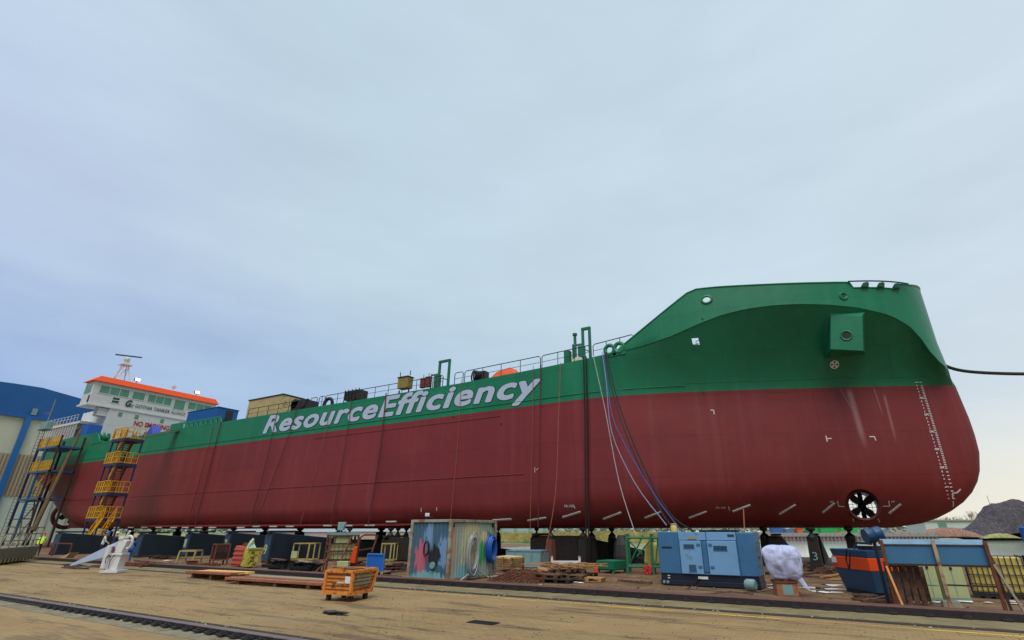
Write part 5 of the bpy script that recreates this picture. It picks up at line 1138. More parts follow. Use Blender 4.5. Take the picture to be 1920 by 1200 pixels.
for a, b in ((.08, .1), (LU - .12, .1), (.08, LV_ * .8), (LU - .12, LV_ * .8)): k = MB(); q_ = bp_(a, b, 0); k.box(q_.x - .055, q_.x + .055, q_.y - .055, q_.y + .055, 0, z0); k.build('foot', m_rustdk, t, False)
k = MB(); k.bar(bp_(.1, .2, h_ - .05), bp_(LU * .9, LV_ * .9, h_ + .02), .3, .05); k.box(bp_(LU * .3, LV_ * .4, 0).x - .2, bp_(LU * .3, LV_ * .4, 0).x + .2, bp_(0, LV_ * .4, 0).y - .2, bp_(0, LV_ * .4, 0).y + .2, h_ - .2, h_ + .06); k.build('contents', m_rust, t, False)

# blue board with striped foot
loc, rz, wd = place(G(686, 1077), G(717, 1079)); zt = HT(702, 1039, loc); t = thing('board', 'plain bright blue board standing between rusty rack and painted container', 'board', loc, rz); k = MB(); k.box(-wd / 2, wd / 2, 0, .06, .05, zt); k.build('panel', m_blue, t, False, bevel=.015)
k = MB(); k.bar((-wd / 2, -.01, zt), (wd / 2, -.01, zt), .07); k.bar((-wd / 2, -.01, .05), (-wd / 2, -.01, zt), .05); k.bar((wd / 2, -.01, .05), (wd / 2, -.01, zt), .05); k.build('rim', M('rim_blue', (54, 124, 196), .5), t, False)
k = MB()
for i in range(7): x = -.1 + i * .16; k.mat(i % 2).box(x, x + .16, -.25, .1, 0.0, .16)
k.build('hazard_foot', [m_black, m_ltyellow], t, False)

# painted container
A, B, Cn = G(765, 1088), G(839, 1092.5), G(925, 1081)
u = (A - B); v = (Cn - B); v = v - u * (u.dot(v) / u.dot(u)) * .6; LU, LV_ = u.length, v.length; u.normalize(); v.normalize(); h_ = HT(848, 974, B) 
t = thing('shipping_container', 'small weathered container with blotched blue and pink doors and hoses hung on its side', 'container', B, 0)
def cp(a, b, z): return u * a + v * b + Vector((0, 0, z))
m_door = blotch('container_door_paint', (62, 98, 122), [((112, 146, 192), tuple(cp(LU * .15, -.05, 1.15)), .42, (1, 1, .6)), ((110, 148, 190), tuple(cp(LU * .55, -.05, 1.6)), .5, (1.5, 1.5, .6)), ((188, 98, 118), tuple(cp(LU * .72, -.05, .9)), .52, (1.3, 1.3, .62)), ((30, 34, 44), tuple(cp(LU * .38, -.05, .95)), .40, (1, 1, .8)), ((70, 84, 48), tuple(cp(LU * .02, -.05, 1.2)), .2, (1, 1, .3)), ((120, 168, 176), tuple(cp(LU * .5, -.05, .1)), .35, (.3, .3, 1))])
m_side = blotch('container_side_paint', (150, 166, 156), [((186, 186, 150), tuple(cp(-.05, LV_ * .45, 1.4)), .9, (1, 1, .7)), ((196, 150, 130), tuple(cp(0, LV_ * .03, 1.5)), .35, (1, 1, .25)), ((38, 150, 78), tuple(cp(-.05, LV_ * .93, 1.35)), .45, (.7, .7, .8)), ((60, 160, 90), tuple(cp(-.05, LV_ * .7, 1.0)), .3, (.9, .9, .5)), ((214, 196, 140), tuple(cp(-.05, LV_ * .75, 1.7)), .25, (.9, .9, .8)), ((120, 168, 182), tuple(cp(-.05, LV_ * .4, .3)), .4, (.4, .4, 1))])
k = MB(); k.hexa([cp(.06, .06, .12), cp(LU - .06, .06, .12), cp(LU - .06, LV_ - .06, .12), cp(.06, LV_ - .06, .12)], [cp(.06, .06, h_ - .05), cp(LU - .06, .06, h_ - .05), cp(LU - .06, LV_ - .06, h_ - .05), cp(.06, LV_ - .06, h_ - .05)]); k.build('core', m_dark, t, False)
def corrug(name, o_, d_, L, nrm, mat, pitch, dep):
    k = MB(); n = max(2, int(L / pitch)); p_ = L / n; pr = []
    for i in range(n): pr += [(i * p_, 0), (i * p_ + p_ * .3, 0), (i * p_ + p_ * .5, dep), (i * p_ + p_ * .8, dep)]
    pr.append((L, 0)); vs = []; 
    for a, d__ in pr: q = o_ + d_ * a - nrm * d__; vs += [q + Vector((0, 0, .14)), q + Vector((0, 0, h_ - .12))]
    k.add(vs, [(2 * i, 2 * i + 2, 2 * i + 3, 2 * i + 1) for i in range(len(pr) - 1)]); return k.build(name, mat, t, False)
corrug('end_wall', cp(.08, 0, 0), u, LU - .16, -v, m_door, .2, .035); corrug('side_wall', cp(0, .1, 0), v, LV_ - .2, -u, m_side, .19, .035)
m_cframe = M('container_frame', (150, 156, 140), .6, var=.2, c2=(140, 96, 76), thr=.52)
k = MB()
for a, b in ((0, 0), (LU, 0), (0, LV_), (LU, LV_)): k.bar(cp(a, b, 0), cp(a, b, h_), .14)
for z in (.08, h_ - .05):
    for p_, q_ in (((0, 0), (LU, 0)), ((0, 0), (0, LV_)), ((LU, 0), (LU, LV_)), ((0, LV_), (LU, LV_))): k.bar(cp(*p_, z), cp(*q_, z), .11)
k.build('corner_frame', m_cframe, t, False, bevel=.01)
k = MB(); k.hexa([cp(0, 0, h_ - .02), cp(LU, 0, h_ - .02), cp(LU, LV_, h_ - .02), cp(0, LV_, h_ - .02)], [cp(0, 0, h_ + .02), cp(LU, 0, h_ + .02), cp(LU, LV_, h_ + .02), cp(0, LV_, h_ + .02)]); k.build('roof', m_railtop, t, False)
k = MB(); q_ = cp(LU * .37, -.06, .62); k.lathe([(.13, 0), (.13, .06)], q_, -v, 16); k.build('socket_box', m_teal, t, False)
CON = (B, u, v, LU, LV_, h_)
k = MB()
for a, z in ((.12, h_ - .3), (LV_ * .93, h_ - .3)): q_ = cp(-.03, a, z); k.box(q_.x - .05, q_.x + .05, q_.y - .05, q_.y + .05, q_.z, q_.z + .16)
k.build('vent', m_black, t, False)
# hoses on the container
def coil(c, nrm, R, r, n, mat, label, tall=1., seed=1, name='hose_coil'):
    rr = random.Random(seed); nrm = nrm.normalized(); s_ = nrm.cross(ZV).normalized(); k = MB()
    for i in range(n):
        ra = R * rr.uniform(.72, 1.0); dz = rr.uniform(-.12, .1) * R - (R - ra) * .0; dx = rr.uniform(-.08, .08) * R; tl = tall * rr.uniform(.9, 1.15)
        k.path([c + nrm * (.03 + .022 * i) + s_ * (dx + ra * .62 * math.cos(2 * PI * j / 22)) + ZV * (dz + ra * tl * math.sin(2 * PI * j / 22)) for j in range(22)], r, 5, True)
    return tag(k.build(name, mat, smooth=True), label, 'hose coil')
c = B + cp(-.05, LV_ * .42, h_ * .42); coil(c, -u, .56, .021, 10, m_hosewh, 'grey white hose coil hung on the painted container side', 1.4, 2)
c = B + cp(-.05, LV_ * .84, h_ * .50); coil(c, -u, .46, .03, 12, m_hoseblue, 'blue hose coil hung on the painted container side', 1.25, 5)
c = B + cp(LU * .55, -.05, h_ * .52); coil(c, -v, .26, .016, 4, m_rubber, 'thin black cable loop hung on the painted container doors', 1.3, 8, 'cable_loop')
k = MB(); a = B + cp(-.1, LV_ * .55, .9); e = B + cp(-.35, LV_ * .95, .05); k.path([a, a + Vector((.1, -.1, -.5)), a.lerp(e, .5) + Vector((.1, -.1, -.42)), e], .03, 6); k.path([B + cp(-.1, LV_ * .4, .25), B + cp(-.25, LV_ * .15, .05), B + cp(-.2, -.1, .03)], .03, 6); tag(k.build('hose', m_hosewh, smooth=True), 'loose grey white hose end trailing at the foot of the painted container', 'hose')
q_ = B + cp(LU * .72, .2, h_ + .02); t = thing('site_lamp', 'small white floodlight on the roof of the painted container', 'lamp', q_, BETA); k = MB(); k.tube((0, 0, 0), (0, 0, .12), .025, 6); k.path([(0, 0, .1), (.25, 0, .1), (.27, 0, 0)], .015, 5); k.build('bracket', m_dark, t, False); k = MB(); k.box(-.09, .1, -.05, .05, .12, .26); k.build('housing', m_lens, t, False, bevel=.015)

# rusty mesh racks, cream crate, teal box
loc, rz, wd = place(G(928, 1073), G(980, 1073)); 
A, B, Cn = G(928, 1071), G(959, 1074), G(981, 1070)
t = thing('steel_crate', 'cream ribbed steel crate with rusty edges on the ground by the container', 'crate', B, 0); u = (A - B); v = (Cn - B); LU, LV_ = u.length, v.length; u.normalize(); v.normalize(); h_ = HT(958, 1045, B)
k = MB(); k.hexa([cp(0, 0, .18), cp(LU, 0, .18), cp(LU, LV_, .18), cp(0, LV_, .18)], [cp(0, 0, h_), cp(LU, 0, h_), cp(LU, LV_, h_), cp(0, LV_, h_)]); k.build('body', m_cream, t, False, bevel=.02)
k = MB()
for i in range(1, 5): z = .18 + (h_ - .18) * i / 5; k.bar(cp(-.02, -.02, z), cp(LU, -.02, z), .04, .03); k.bar(cp(-.02, -.02, z), cp(-.02, LV_, z), .04, .03)
for a, b in ((0, 0), (LU, 0), (0, LV_)): k.bar(cp(a, b, 0), cp(a, b, h_), .08)
k.bar(cp(LU * .5, -.02, .2), cp(LU * .5, -.02, h_), .06); k.build('rib', M('rusty_cream', (176, 140, 92), .7, c2=(120, 70, 44), thr=.5), t, False)
loc, rz, wd = place(G(948, 1064), G(1014, 1065)); h_ = HT(980, 1034, loc); t = thing('steel_tank', 'grey teal sheet steel tank behind the cream crate', 'tank', loc, rz * .6); k = MB(); k.box(-wd / 2, wd / 2, 0, 1.6, .02, h_); k.build('body', m_teal, t, False, bevel=.02); k = MB(); k.box(-wd / 2 - .03, wd / 2 + .03, -.03, 1.63, h_, h_ + .05)
for i in range(5): x = -wd / 2 + wd * i / 4; k.box(x - .03, x + .03, -.03, 0, .02, h_)
k.build('rim', m_panelcap, t, False)
rr = random.Random(9)
loc, rz, wd = place(G(918, 1090), G(1010, 1094)); t = thing('rebar_mat', 'rusty steel mesh mats lying in front of the cream crate', 'mesh', loc, rz); k = MB()
for i in range(26): x = -wd / 2 + wd * i / 25; k.bar((x + rr.uniform(-.05, .05), -.2, .05 + .03 * (i % 3)), (x + rr.uniform(-.3, .1), 2.6, .25 + rr.uniform(-.1, .15)), .028)
for i in range(12): y = -.2 + i * .25; k.bar((-wd / 2 + rr.uniform(-.2, .2), y, .08 + y * .06), (wd / 2 + rr.uniform(-.2, .3), y + rr.uniform(-.1, .1), .1 + y * .08 + rr.uniform(0, .12)), .028)
k.build('bars', m_rust, t, False); k = MB()
for x in (-wd * .45, -wd * .1, wd * .2): k.path([(x, -.2, .02), (x, -.2, .42), (x + .9, -.1, .35), (x + .9, -.1, .02)], .025, 5)
k.build('legs', m_rust, t, False)
# pallets
def pallet_mb(w_=1.2, d_=.8, h_=.144):
    k = MB()
    for i in range(5): y = -d_ / 2 + (d_ - .13) * i / 4; k.box(-w_ / 2, w_ / 2, y, y + .12, h_ - .022, h_)
    for x in (-w_ / 2, -.07, w_ / 2 - .14):
        k.box(x, x + .14, -d_ / 2, d_ / 2, h_ - .044, h_ - .024)
        for y in (-d_ / 2, -.05, d_ / 2 - .1): k.box(x, x + .14, y, y + .1, .022, h_ - .046)
    for y in (-d_ / 2, -.05, d_ / 2 - .1): k.box(-w_ / 2, w_ / 2, y, y + .1, 0, .02)
    return k
pm_ = [pallet_mb().build('pallet_proto', m) for m in (m_wood, m_wooddk, m_woodblk)]; meshes = [o.data for o in pm_]
for o in pm_: bpy.data.objects.remove(o)
plabs = ['bottom dark pallet at the front of the pallet pile', 'dark pallet at the left front of the pallet pile', 'pale pallet with bright end blocks at the right of the pile', 'brown pallet in the middle of the pallet pile', 'brown pallet on top of the pile, tilted left', 'weathered pallet at the back left of the pile', 'weathered pallet at the back right of the pile', 'topmost crooked pallet at the back of the pile', 'pale pallet sloping off the left side of the pile']
for i, (px, py, z, rot, tilt, mi) in enumerate(((1040, 1094, .0, 4, 0, 2), (1022, 1092, .145, -6, 0, 1), (1098, 1092, .02, 8, 0, 0), (1062, 1092, .145, 10, 3, 1), (1050, 1090, .30, -12, -5, 1), (1040, 1082, .02, 22, 0, 1), (1085, 1082, .02, -14, 0, 1), (1066, 1083, .20, 18, 6, 1), (1024, 1086, .18, 34, 12, 0))):
    p = G(px, py); o = bpy.data.objects.new('pallet', meshes[mi]); COL.objects.link(o); o.location = (p.x, p.y + .4, z); o.rotation_euler = (rad(tilt * .4), rad(tilt), rad(rot)); tag(o, plabs[i], 'pallet', 'pile of wooden pallets')
k = MB(); p = G(1065, 1081); rr = random.Random(3)
for i in range(34): a = rr.uniform(-.5, .5); x, y = p.x + rr.uniform(-1.5, 1.1), p.y + rr.uniform(-.5, .9); k.bar((x - .7, y - a, .35 + rr.uniform(0, .2)), (x + .7, y + a, .38 + rr.uniform(0, .22)), .1, .025)
tag(k.build('loose_boards', m_wood), 'loose broken boards thrown over the pallet pile', 'boards')
for px, py in ((1026, 1083), (1076, 1094), (1088, 1094)): pass
# low white rack
loc, rz, wd = place(G(1035, 1063), G(1087, 1063)); t = thing('stacking_frame', 'low white steel stacking frame behind the pallet pile', 'frame', loc, rz); k = MB(); k.box(-wd / 2, wd / 2, 0, .08, .16, .28); k.box(-wd / 2, wd / 2, .9, .98, .16, .28); k.build('beam', m_mark, t, False)
for x in (-wd / 2, wd / 2): k = MB(); k.box(x - .05, x + .05, 0, .98, .1, .2); k.box(x - .06, x + .06, -.02, .1, 0, .5); k.lathe([(.06, .5), (.1, .56)], (x, .04, 0), (0, 0, 1), 8); k.build('post', m_mark, t, False)
# green crate
loc, rz, wd = place(G(1121, 1074), G(1150, 1076)); h_ = HT(1136, 1051, loc); t = thing('steel_crate', 'dark green ribbed steel crate left of the green scaffold frame', 'crate', loc, rz); wd *= 1.05; k = MB(); k.box(-wd / 2, wd / 2, 0, 1.1, .14, h_); k.build('body', m_gcrate, t, False, bevel=.02); k = MB()
for i in range(4): z = .2 + (h_ - .2) * i / 4; k.box(-wd / 2 - .02, wd / 2 + .03, -.04, -.001, z, z + .08); k.box(wd / 2 + .001, wd / 2 + .04, 0, 1.1, z, z + .08)
k.build('rib', m_gcrate, t, False)
for x in (-wd / 2 + .05, wd / 2 - .05):
    for y in (.05, 1.05): k = MB(); k.box(x - .05, x + .05, y - .05, y + .05, 0, .138); k.build('foot', m_gcrate, t, False)
p = G(1118.5, 1075); k = MB(); k.lathe([(.09, 0), (.09, .3), (.03, .36), (.03, .42)], p, (0, 0, 1), 12); tag(k.build('gas_can', m_redor, smooth=True), 'small orange red can at the left foot of the dark green crate', 'can')
# green scaffold frame trolley
loc, rz, wd = place(G(1178, 1077), G(1226, 1078)); h_ = HT(1200, 1005, loc); W2 = wd / 2; t = thing('scaffold_trolley', 'green tubular scaffold trolley with a red wheel left of the generator', 'trolley', loc, rz); k = MB()
for x in (-W2, W2):
    for y in (0, 1.2): k.tube((x, y, .0), (x, y, h_ + .1), .06, 8)
for z in (.35, h_ - .08):
    for y in (0, 1.2): k.tube((-W2, y, z), (W2 + .5, y, z), .05, 8)
    for x in (-W2, W2): k.tube((x, 0, z), (x, 1.2, z), .05, 8)
k.tube((-W2, 0, h_ - .1), (W2 * .2, 0, .9), .04, 6); k.tube((W2, 0, h_ - .15), (-W2 * .2, 0, .8), .04, 6); k.tube((W2 * .2, 1.2, h_), (-W2, 1.2, .4), .04, 6); k.tube((W2 + .35, .1, h_), (W2 + .1, .1, .35), .04, 6); k.build('frame', m_gframe, t, False, smooth=True)
k = MB(); k.lathe([(.2, -.04), (.22, 0), (.2, .04)], (W2 * .55, -.1, .22), (0, 1, 0), 16); wl = k.build('wheel', M('wheel_red', (206, 44, 40), .5), t, False); k = MB(); k.lathe([(.05, -.06), (.05, .05)], (W2 * .55, -.1, .22), (0, 1, 0), 8)
for j in range(5): a = 2 * PI * j / 5; k.tube((W2 * .55 + .13 * math.cos(a), -.145, .22 + .13 * math.sin(a)), (W2 * .55 + .13 * math.cos(a), -.135, .22 + .13 * math.sin(a)), .035, 6)
k.build('hub', m_dark, wl, True) if False else attach(k.build('hub', m_dark), t, False)
loc = loc + Vector((0.25, .9, 0)); t = thing('bulk_sack', 'yellowish sack standing inside the green scaffold trolley', 'sack', loc, 0); k = MB(); k.hexa([(-.3, -.25, .4), (.4, -.25, .4), (.4, .3, .4), (-.3, .3, .4)], [(-.2, -.2, 1.35), (.45, -.1, 1.35), (.4, .25, 1.45), (-.25, .2, 1.4)]); k.build('sack', M('sack_yellow', (176, 168, 84), .8), t, False, bevel=.1); k = MB(); k.box(-.05, .1, -.3, -.25, .2, 1.4); k.build('strap', m_ltyellow, t, False)
p = G(1168, 1064); k = MB(); k.lathe([(.45, 0), (.5, .6), (.42, 1.2), (.2, 1.7)], p, (0, 0, 1), 9); tag(k.build('wrapped_bale', m_dark), 'dark wrapped bale standing behind the green scaffold trolley', 'bale')

# ------------------------------------------------------------ generator
A, Bq = G(1240, 1097), G(1428, 1107); loc, rz, wd = place(A, Bq); W2 = wd / 2; h_ = HT(1290, 997, G(1290, 1100)); 
t = thing('generator', 'blue canopied generator with two doors and louvres on a dark base', 'generator', loc, rz)
hb = .42; Dp = 1.25
k = MB(); k.box(-W2, W2, 0, Dp, .03, .2); k.box(-W2 + .02, W2 - .02, .04, Dp - .04, .2, hb); k.build('base', m_genbase, t, False, bevel=.015)
k = MB(); k.box(-W2, -W2 + wd * .23, 0, Dp, hb, h_); k.build('left_end', m_gendk, t, False, bevel=.03)
k = MB(); k.box(W2 - wd * .17, W2, 0, Dp, hb, h_ - .02); k.build('right_end', m_gendk, t, False, bevel=.03)
xl, xr = -W2 + wd * .23 + .004, W2 - wd * .17 - .004
k = MB(); k.box(xl, xr, .02, Dp - .02, hb, h_ - .015); k.build('core', m_gendk, t, False)
k = MB(); k.box(xl + .01, (xl + xr) / 2 - .03, -.02, .018, h_ - .3, h_ - .02); k.build('top_panel', m_gen, t, False, bevel=.01); k = MB(); k.box((xl + xr) / 2 + .0, xr - .01, -.02, .018, h_ - .3, h_ - .02); k.build('top_panel', m_gen, t, False, bevel=.01)
xm0, xm1 = xl + (xr - xl) * .395, xl + (xr - xl) * .50
for j, (a, b) in enumerate(((xl + .03, xm0), (xm1, xr - .03))):
    k = MB(); k.box(a, b, -.045, .016, hb + .02, h_ - .32); d_ = k.build('door', m_gen, t, False, bevel=.015)
    for (z0, z1) in (((h_ * .77, h_ * .71),) if j else ((h_ * .79, h_ * .73), (h_ * .40, h_ * .30))):
        pass
    L_ = b - a
    specs = ((.22, .68, .745, .665),) if j else ((.2, .68, .765, .695), (.36, .68, .395, .275))
    for (fa_, fb_, z1, z0) in specs:
        g = MB(); g.box(a + L_ * fa_ * (1 if not j else 1), a + L_ * fb_, -.055, -.047, h_ * z0, h_ * z1); lv = g.build('louvre', m_black, d_, False); lv.parent = d_; lv.matrix_parent_inverse = Matrix.Identity(4)
        g = MB()
        for q_ in range(10): x = a + L_ * fa_ + L_ * (fb_ - fa_) * (q_ + .5) / 10; g.box(x - .012, x + .004, -.068, -.056, h_ * z0, h_ * z1)
        g.box(a + L_ * fa_ - .02, a + L_ * fb_ + .02, -.064, -.046, h_ * z0 - .02, h_ * z0); g.build('louvre_blades', m_gendk, d_, False)
    for z in (.76, .36):
        g = MB(); x = (b - .17) if j == 0 else a + .05; g.box(x, x + .14, -.07, -.046, h_ * z - .04, h_ * z + .05); hd_ = g.build('handle', m_gendk, d_, False, bevel=.01)
k = MB(); k.box(xm0 + .02, xm1 - .02, -.012, .017, hb + .0, h_ - .33); k.box(xm0 + .03, xm1 - .03, -.035, -.013, hb + .1, h_ - .4); k.build('service_panel', m_gendk, t, False, bevel=.01)
for (x, y, z, sx, sz, m) in ((xl + .55, -.06, h_ * .885, .16, .04, m_ltyellow), (xr - .18, -.03, h_ - .13, .12, .04, m_ink), (-W2 + .35, -.006, h_ * .70, .2, .035, m_genbase)):
    g = MB(); g.box(x - sx, x + sx, y - .002, y, z - sz, z + sz); g.build('decal', m, t, False)
for x in (-W2 + .13, -W2 + .28): g = MB(); g.lathe([(.055, -.012), (.055, 0)], (x, -.004, .13), (0, 1, 0), 12); g.build('base_cap', m_teal, t, False)
g = MB(); 
for z in (.25, .33): g.box(-W2 + .28, -W2 + .37, .025, .036, z, z + .03)
g.build('base_tag', m_mark, t, False)
g = MB(); g.box(-W2 + wd * .40, -W2 + wd * .50, .0, .03, .27, .36); g.build('cable_hatch', m_mark, t, False)
g = MB(); g.box(-.22 + W2 * .0, .22, .3, .6, h_ - .01, h_ + .06); g.box(W2 * .1, W2 * .65, .5, .9, h_ - .01, h_ + .07); g.build('exhaust_cover', m_genbase, t, False)
g = MB(); g.box(W2 + .001, W2 + .012, .15, Dp - .15, hb + .3, h_ - .35); g.build('end_grille', M('grille_weathered', (92, 118, 136), .6, var=.3, scale=6, c2=(50, 60, 70), thr=.55), t, False); g = MB(); g.box(W2 + .002, W2 + .03, .35, .55, h_ * .52, h_ * .56); g.build('end_latch', m_black, t, False)
q_ = wm(t) @ Vector((-W2 + .62, .3, h_)); k = MB(); k.lathe([(.13, 0), (.13, .2), (.09, .26), (.12, .27), (.12, .31)], q_, (0, 0, 1), 12); tag(k.build('tin_can', m_ibc, smooth=True), 'cream tin can on the left end of the generator roof', 'can')
p = G(1400, 1108); k = MB(); k.lathe([(.15, 0), (.19, .06), (.19, .3), (.14, .36)], (p.x, p.y, .2), (1, -.3, 0), 14); tag(k.build('buffer_drum', m_teal, smooth=True), 'small grey green drum lying against the generator base', 'drum')
k = MB(); k.path([wm(t) @ Vector((-W2 + wd * .42, -.02, .28)), G(1296, 1100), G(1288, 1105), G(1310, 1107), G(1360, 1110), G(1420, 1112), G(1450, 1106), G(1462, 1096, .3)], .022, 5); tag(k.build('cable', m_rubber, smooth=True), 'black cable snaking from the generator hatch to the rusty box', 'cable')
k = MB(); k.path([G(1285, 1121, .02), G(1320, 1114, .02), G(1370, 1109, .03), G(1412, 1114, .02)], .018, 5); tag(k.build('cable', m_wooddk, smooth=True), 'brown cable lying on the earth in front of the generator', 'cable')

# bulk bag on its box
loc, rz, wd = place(G(1459, 1118), G(1499, 1119)); t = thing('rusty_box', 'rusty square box with a pale square patch, under the white bulk bag', 'box', loc, rz); hz_ = HT(1478, 1093, loc)
k = MB(); k.box(-wd / 2, wd / 2, 0, .7, 0, hz_); k.build('body', M('rust_orange', (158, 102, 74), .8, var=.25, scale=5, c2=(196, 184, 170), thr=.64), t, False, bevel=.01)
k = MB(); k.box(-wd * .22, wd * .26, -.006, -.001, hz_ * .12, hz_ * .86); k.build('patch', m_teal, t, False)
k = MB(); k.box(-wd / 2 - .03, wd / 2 + .03, -.03, .73, hz_, hz_ + .05); k.box(-wd * .1, wd * .4, .05, .3, hz_ + .05, hz_ + .11); k.build('lid', m_rust, t, False)
b0 = loc + Vector((-.02, .45, hz_ + .05)); rr = random.Random(11); k = MB(); n = 72; prof = []
zz = [0, .05, .1, .18, .26, .34, .42, .5, .58, .66, .74, .82, .9, .98, 1.06, 1.12, 1.18]; rr_ = [.42, .50, .56, .60, .63, .65, .67, .685, .70, .70, .70, .70, .69, .67, .63, .56, .25]
from mathutils import noise as mnoise
vs_ = []
for j, (z, r) in enumerate(zip(zz, rr_)):
    z = z / 1.18 * (HT(1466, 1026, loc) - hz_)
    for i in range(n):
        a = 2 * PI * i / n; sq = 1 / max(abs(math.cos(a)), abs(math.sin(a))) ** .9; f = mnoise.noise(Vector((math.cos(a) * 2.2, math.sin(a) * 2.2, z * 2.4 + 7))) * .13 + .11 * (.4 - abs(mnoise.noise(Vector((math.cos(a) * 3.6, math.sin(a) * 3.6, z * 3 + 2)))) * 1.6) + .05 * (.3 - abs(mnoise.noise(Vector((math.cos(a) * 8, math.sin(a) * 8, z * 7)))))
        rad_ = r * .82 * sq * (1 + f) * (.95); vs_.append(b0 + Vector((rad_ * math.cos(a) + .1 * (z - .5) * (-1), rad_ * math.sin(a), z + f * .35)))
fs_ = [(j * n + i, j * n + (i + 1) % n, (j + 1) * n + (i + 1) % n, (j + 1) * n + i) for j in range(len(zz) - 1) for i in range(n)] + [tuple(range(n - 1, -1, -1)), tuple((len(zz) - 1) * n + i for i in range(n))]
k.add(vs_, fs_); t = thing('bulk_bag', 'crumpled white lilac bulk bag standing on the rusty box', 'bag', b0); bo_ = k.build('sack', m_bag, t, smooth=True); bo_.modifiers.new('s', 'SUBSURF').render_levels = 1
tt = m_bag.node_tree; co2 = N(tt, 'ShaderNodeTexCoord'); v2 = N(tt, 'ShaderNodeTexVoronoi'); v2.feature = 'DISTANCE_TO_EDGE'; tt.links.new(co2.outputs['Object'], v2.inputs['Vector']); v2.inputs['Scale'].default_value = 3.2; bp2 = N(tt, 'ShaderNodeBump'); bp2.inputs['Strength'].default_value = .6; bp2.inputs['Distance'].default_value = .08; tt.links.new(v2.outputs[0], bp2.inputs['Height']); tt.links.new(bp2.outputs[0], tt.nodes['Principled BSDF'].inputs['Normal'])
k = MB(); k.prism([b0 + Vector((.42, -.4, .28)), b0 + Vector((.5, -.42, .1)), b0 + Vector((.66, -.45, -.22)), b0 + Vector((.55, -.45, -.18)), b0 + Vector((.38, -.4, .05))], (.02, .05, 0)); k.build('flap', m_bag, t)

# navy skip with orange band
loc, rz, wd = place(G(1582, 1108), G(1652, 1122)); h_ = HT(1600, 1030, loc); W2 = wd / 2
t = thing('skip', 'dark navy skip with a bright orange band round its middle', 'skip', loc, rz)
def sk(z, e): return [(-W2 * .86 - e, -e * .6, z), (W2 * .86 + e * .6, -e * .6, z), (W2 * .86 + e * .6, 1.3 + e, z), (-W2 * .86 - e, 1.3 + e, z)]
z1, z2 = h_ * .55, h_ * .83
k = MB(); k.hexa(sk(.12, 0), sk(z1, .18)); k.build('lower_shell', m_skip, t, False, bevel=.02)
k = MB(); k.hexa(sk(z1 + .002, .21), sk(z2, .24)); k.build('orange_band', m_redor, t, False, bevel=.02)
k = MB(); k.hexa(sk(z2 + .002, .2), sk(h_, .26)); k.build('upper_shell', m_skip, t, False, bevel=.02)
k = MB(); k.hexa([(-W2 * .86 + .02, .02, .0), (W2 * .8, .02, 0), (W2 * .8, 1.2, 0), (-W2 * .86 + .02, 1.2, 0)], [(-W2 * .86 + .02, .02, .118), (W2 * .8, .02, .118), (W2 * .8, 1.2, .118), (-W2 * .86 + .02, 1.2, .118)]); k.build('skid', m_genbase, t, False)
k = MB(); k.box(W2 * .2, W2 * 1.0, .1, 1.2, h_, h_ + .12); k.path([(W2 * .3, -.1, h_ + .02), (W2 * .35, .0, h_ + .22), (W2 * 1.0, .1, h_ + .2)], .04, 6); k.build('lid', m_genbase, t, False)
k = MB(); k.path([(W2 * .22, -.30, z2 + .25), (W2 * .12, -.34, z2 - .1), (W2 * .2, -.34, z1 + .02), (W2 * .3, -.34, z1 + .2), (W2 * .35, -.28, z2 + .15)], .025, 6); k.build('strap', m_rubber, t, False)
k = MB(); k.box(-W2 * 1.05, -W2 * .78, -.172, -.16, z2 - .22, z2 - .04); k.build('label_plate', m_mark, t, False)

# hoarding: blue panel on a welded frame
A, Bq = G(1682, 1141), G(1890, 1152); loc, rz, wd = place(A, Bq); W2 = wd / 2; zt = HT(1745, 1013, G(1745, 1146))
t = thing('hoarding_frame', 'blue sheet steel screen on rusty poles at the right edge of the yard', 'screen', loc, rz)
zlo = HT(1760, 1060, G(1760, 1146))
k = MB(); k.box(-W2, W2, .05, .09, zlo, zt - .12); k.build('panel', m_panel, t, False)
k = MB(); k.hexa([(-W2, .02, zt - .12), (W2, .02, zt - .12), (W2, .12, zt - .12), (-W2, .12, zt - .12)], [(-W2, .2, zt + .02), (W2, .2, zt + .02), (W2, .45, zt + .02), (-W2, .45, zt + .02)]); k.build('cap', m_panelcap, t, False)
for x, m in ((-W2, m_rust), (.03, M('post_worn_paint', (176, 150, 128), .7, var=.25, c2=(120, 80, 58), thr=.55)), (W2 - .02, m_rust)):
    k = MB(); k.bar((x, -.02, 0), (x, -.02, zt), .08); k.build('post', m, t, False)
k = MB(); k.bar((-W2 * .98, .05, zlo), (W2 * .98, .05, zlo), .05); k.bar((.1, .05, .62), (W2, .05, .62), .04); k.bar((-W2, .04, zt - .12), (W2, .04, zt - .12), .035); k.build('cross_rail', m_rustdk, t, False)
for (xa_, za_, xb_, m) in ((-W2 + .14, .0, -W2 - .02, m_plankor), (W2 + .32, .0, W2 + .02, m_conc)):
    k = MB(); k.bar((xa_, -.22, 0), (xb_, -.03, 1.05 if xa_ < 0 else 1.15), .07, .05); k.build('stay', m, t, False)
k = MB(); k.bar((W2 + .1, -.02, .0), (W2 + .02, -.02, 1.2), .05); k.build('stay', m_rustdk, t, False)
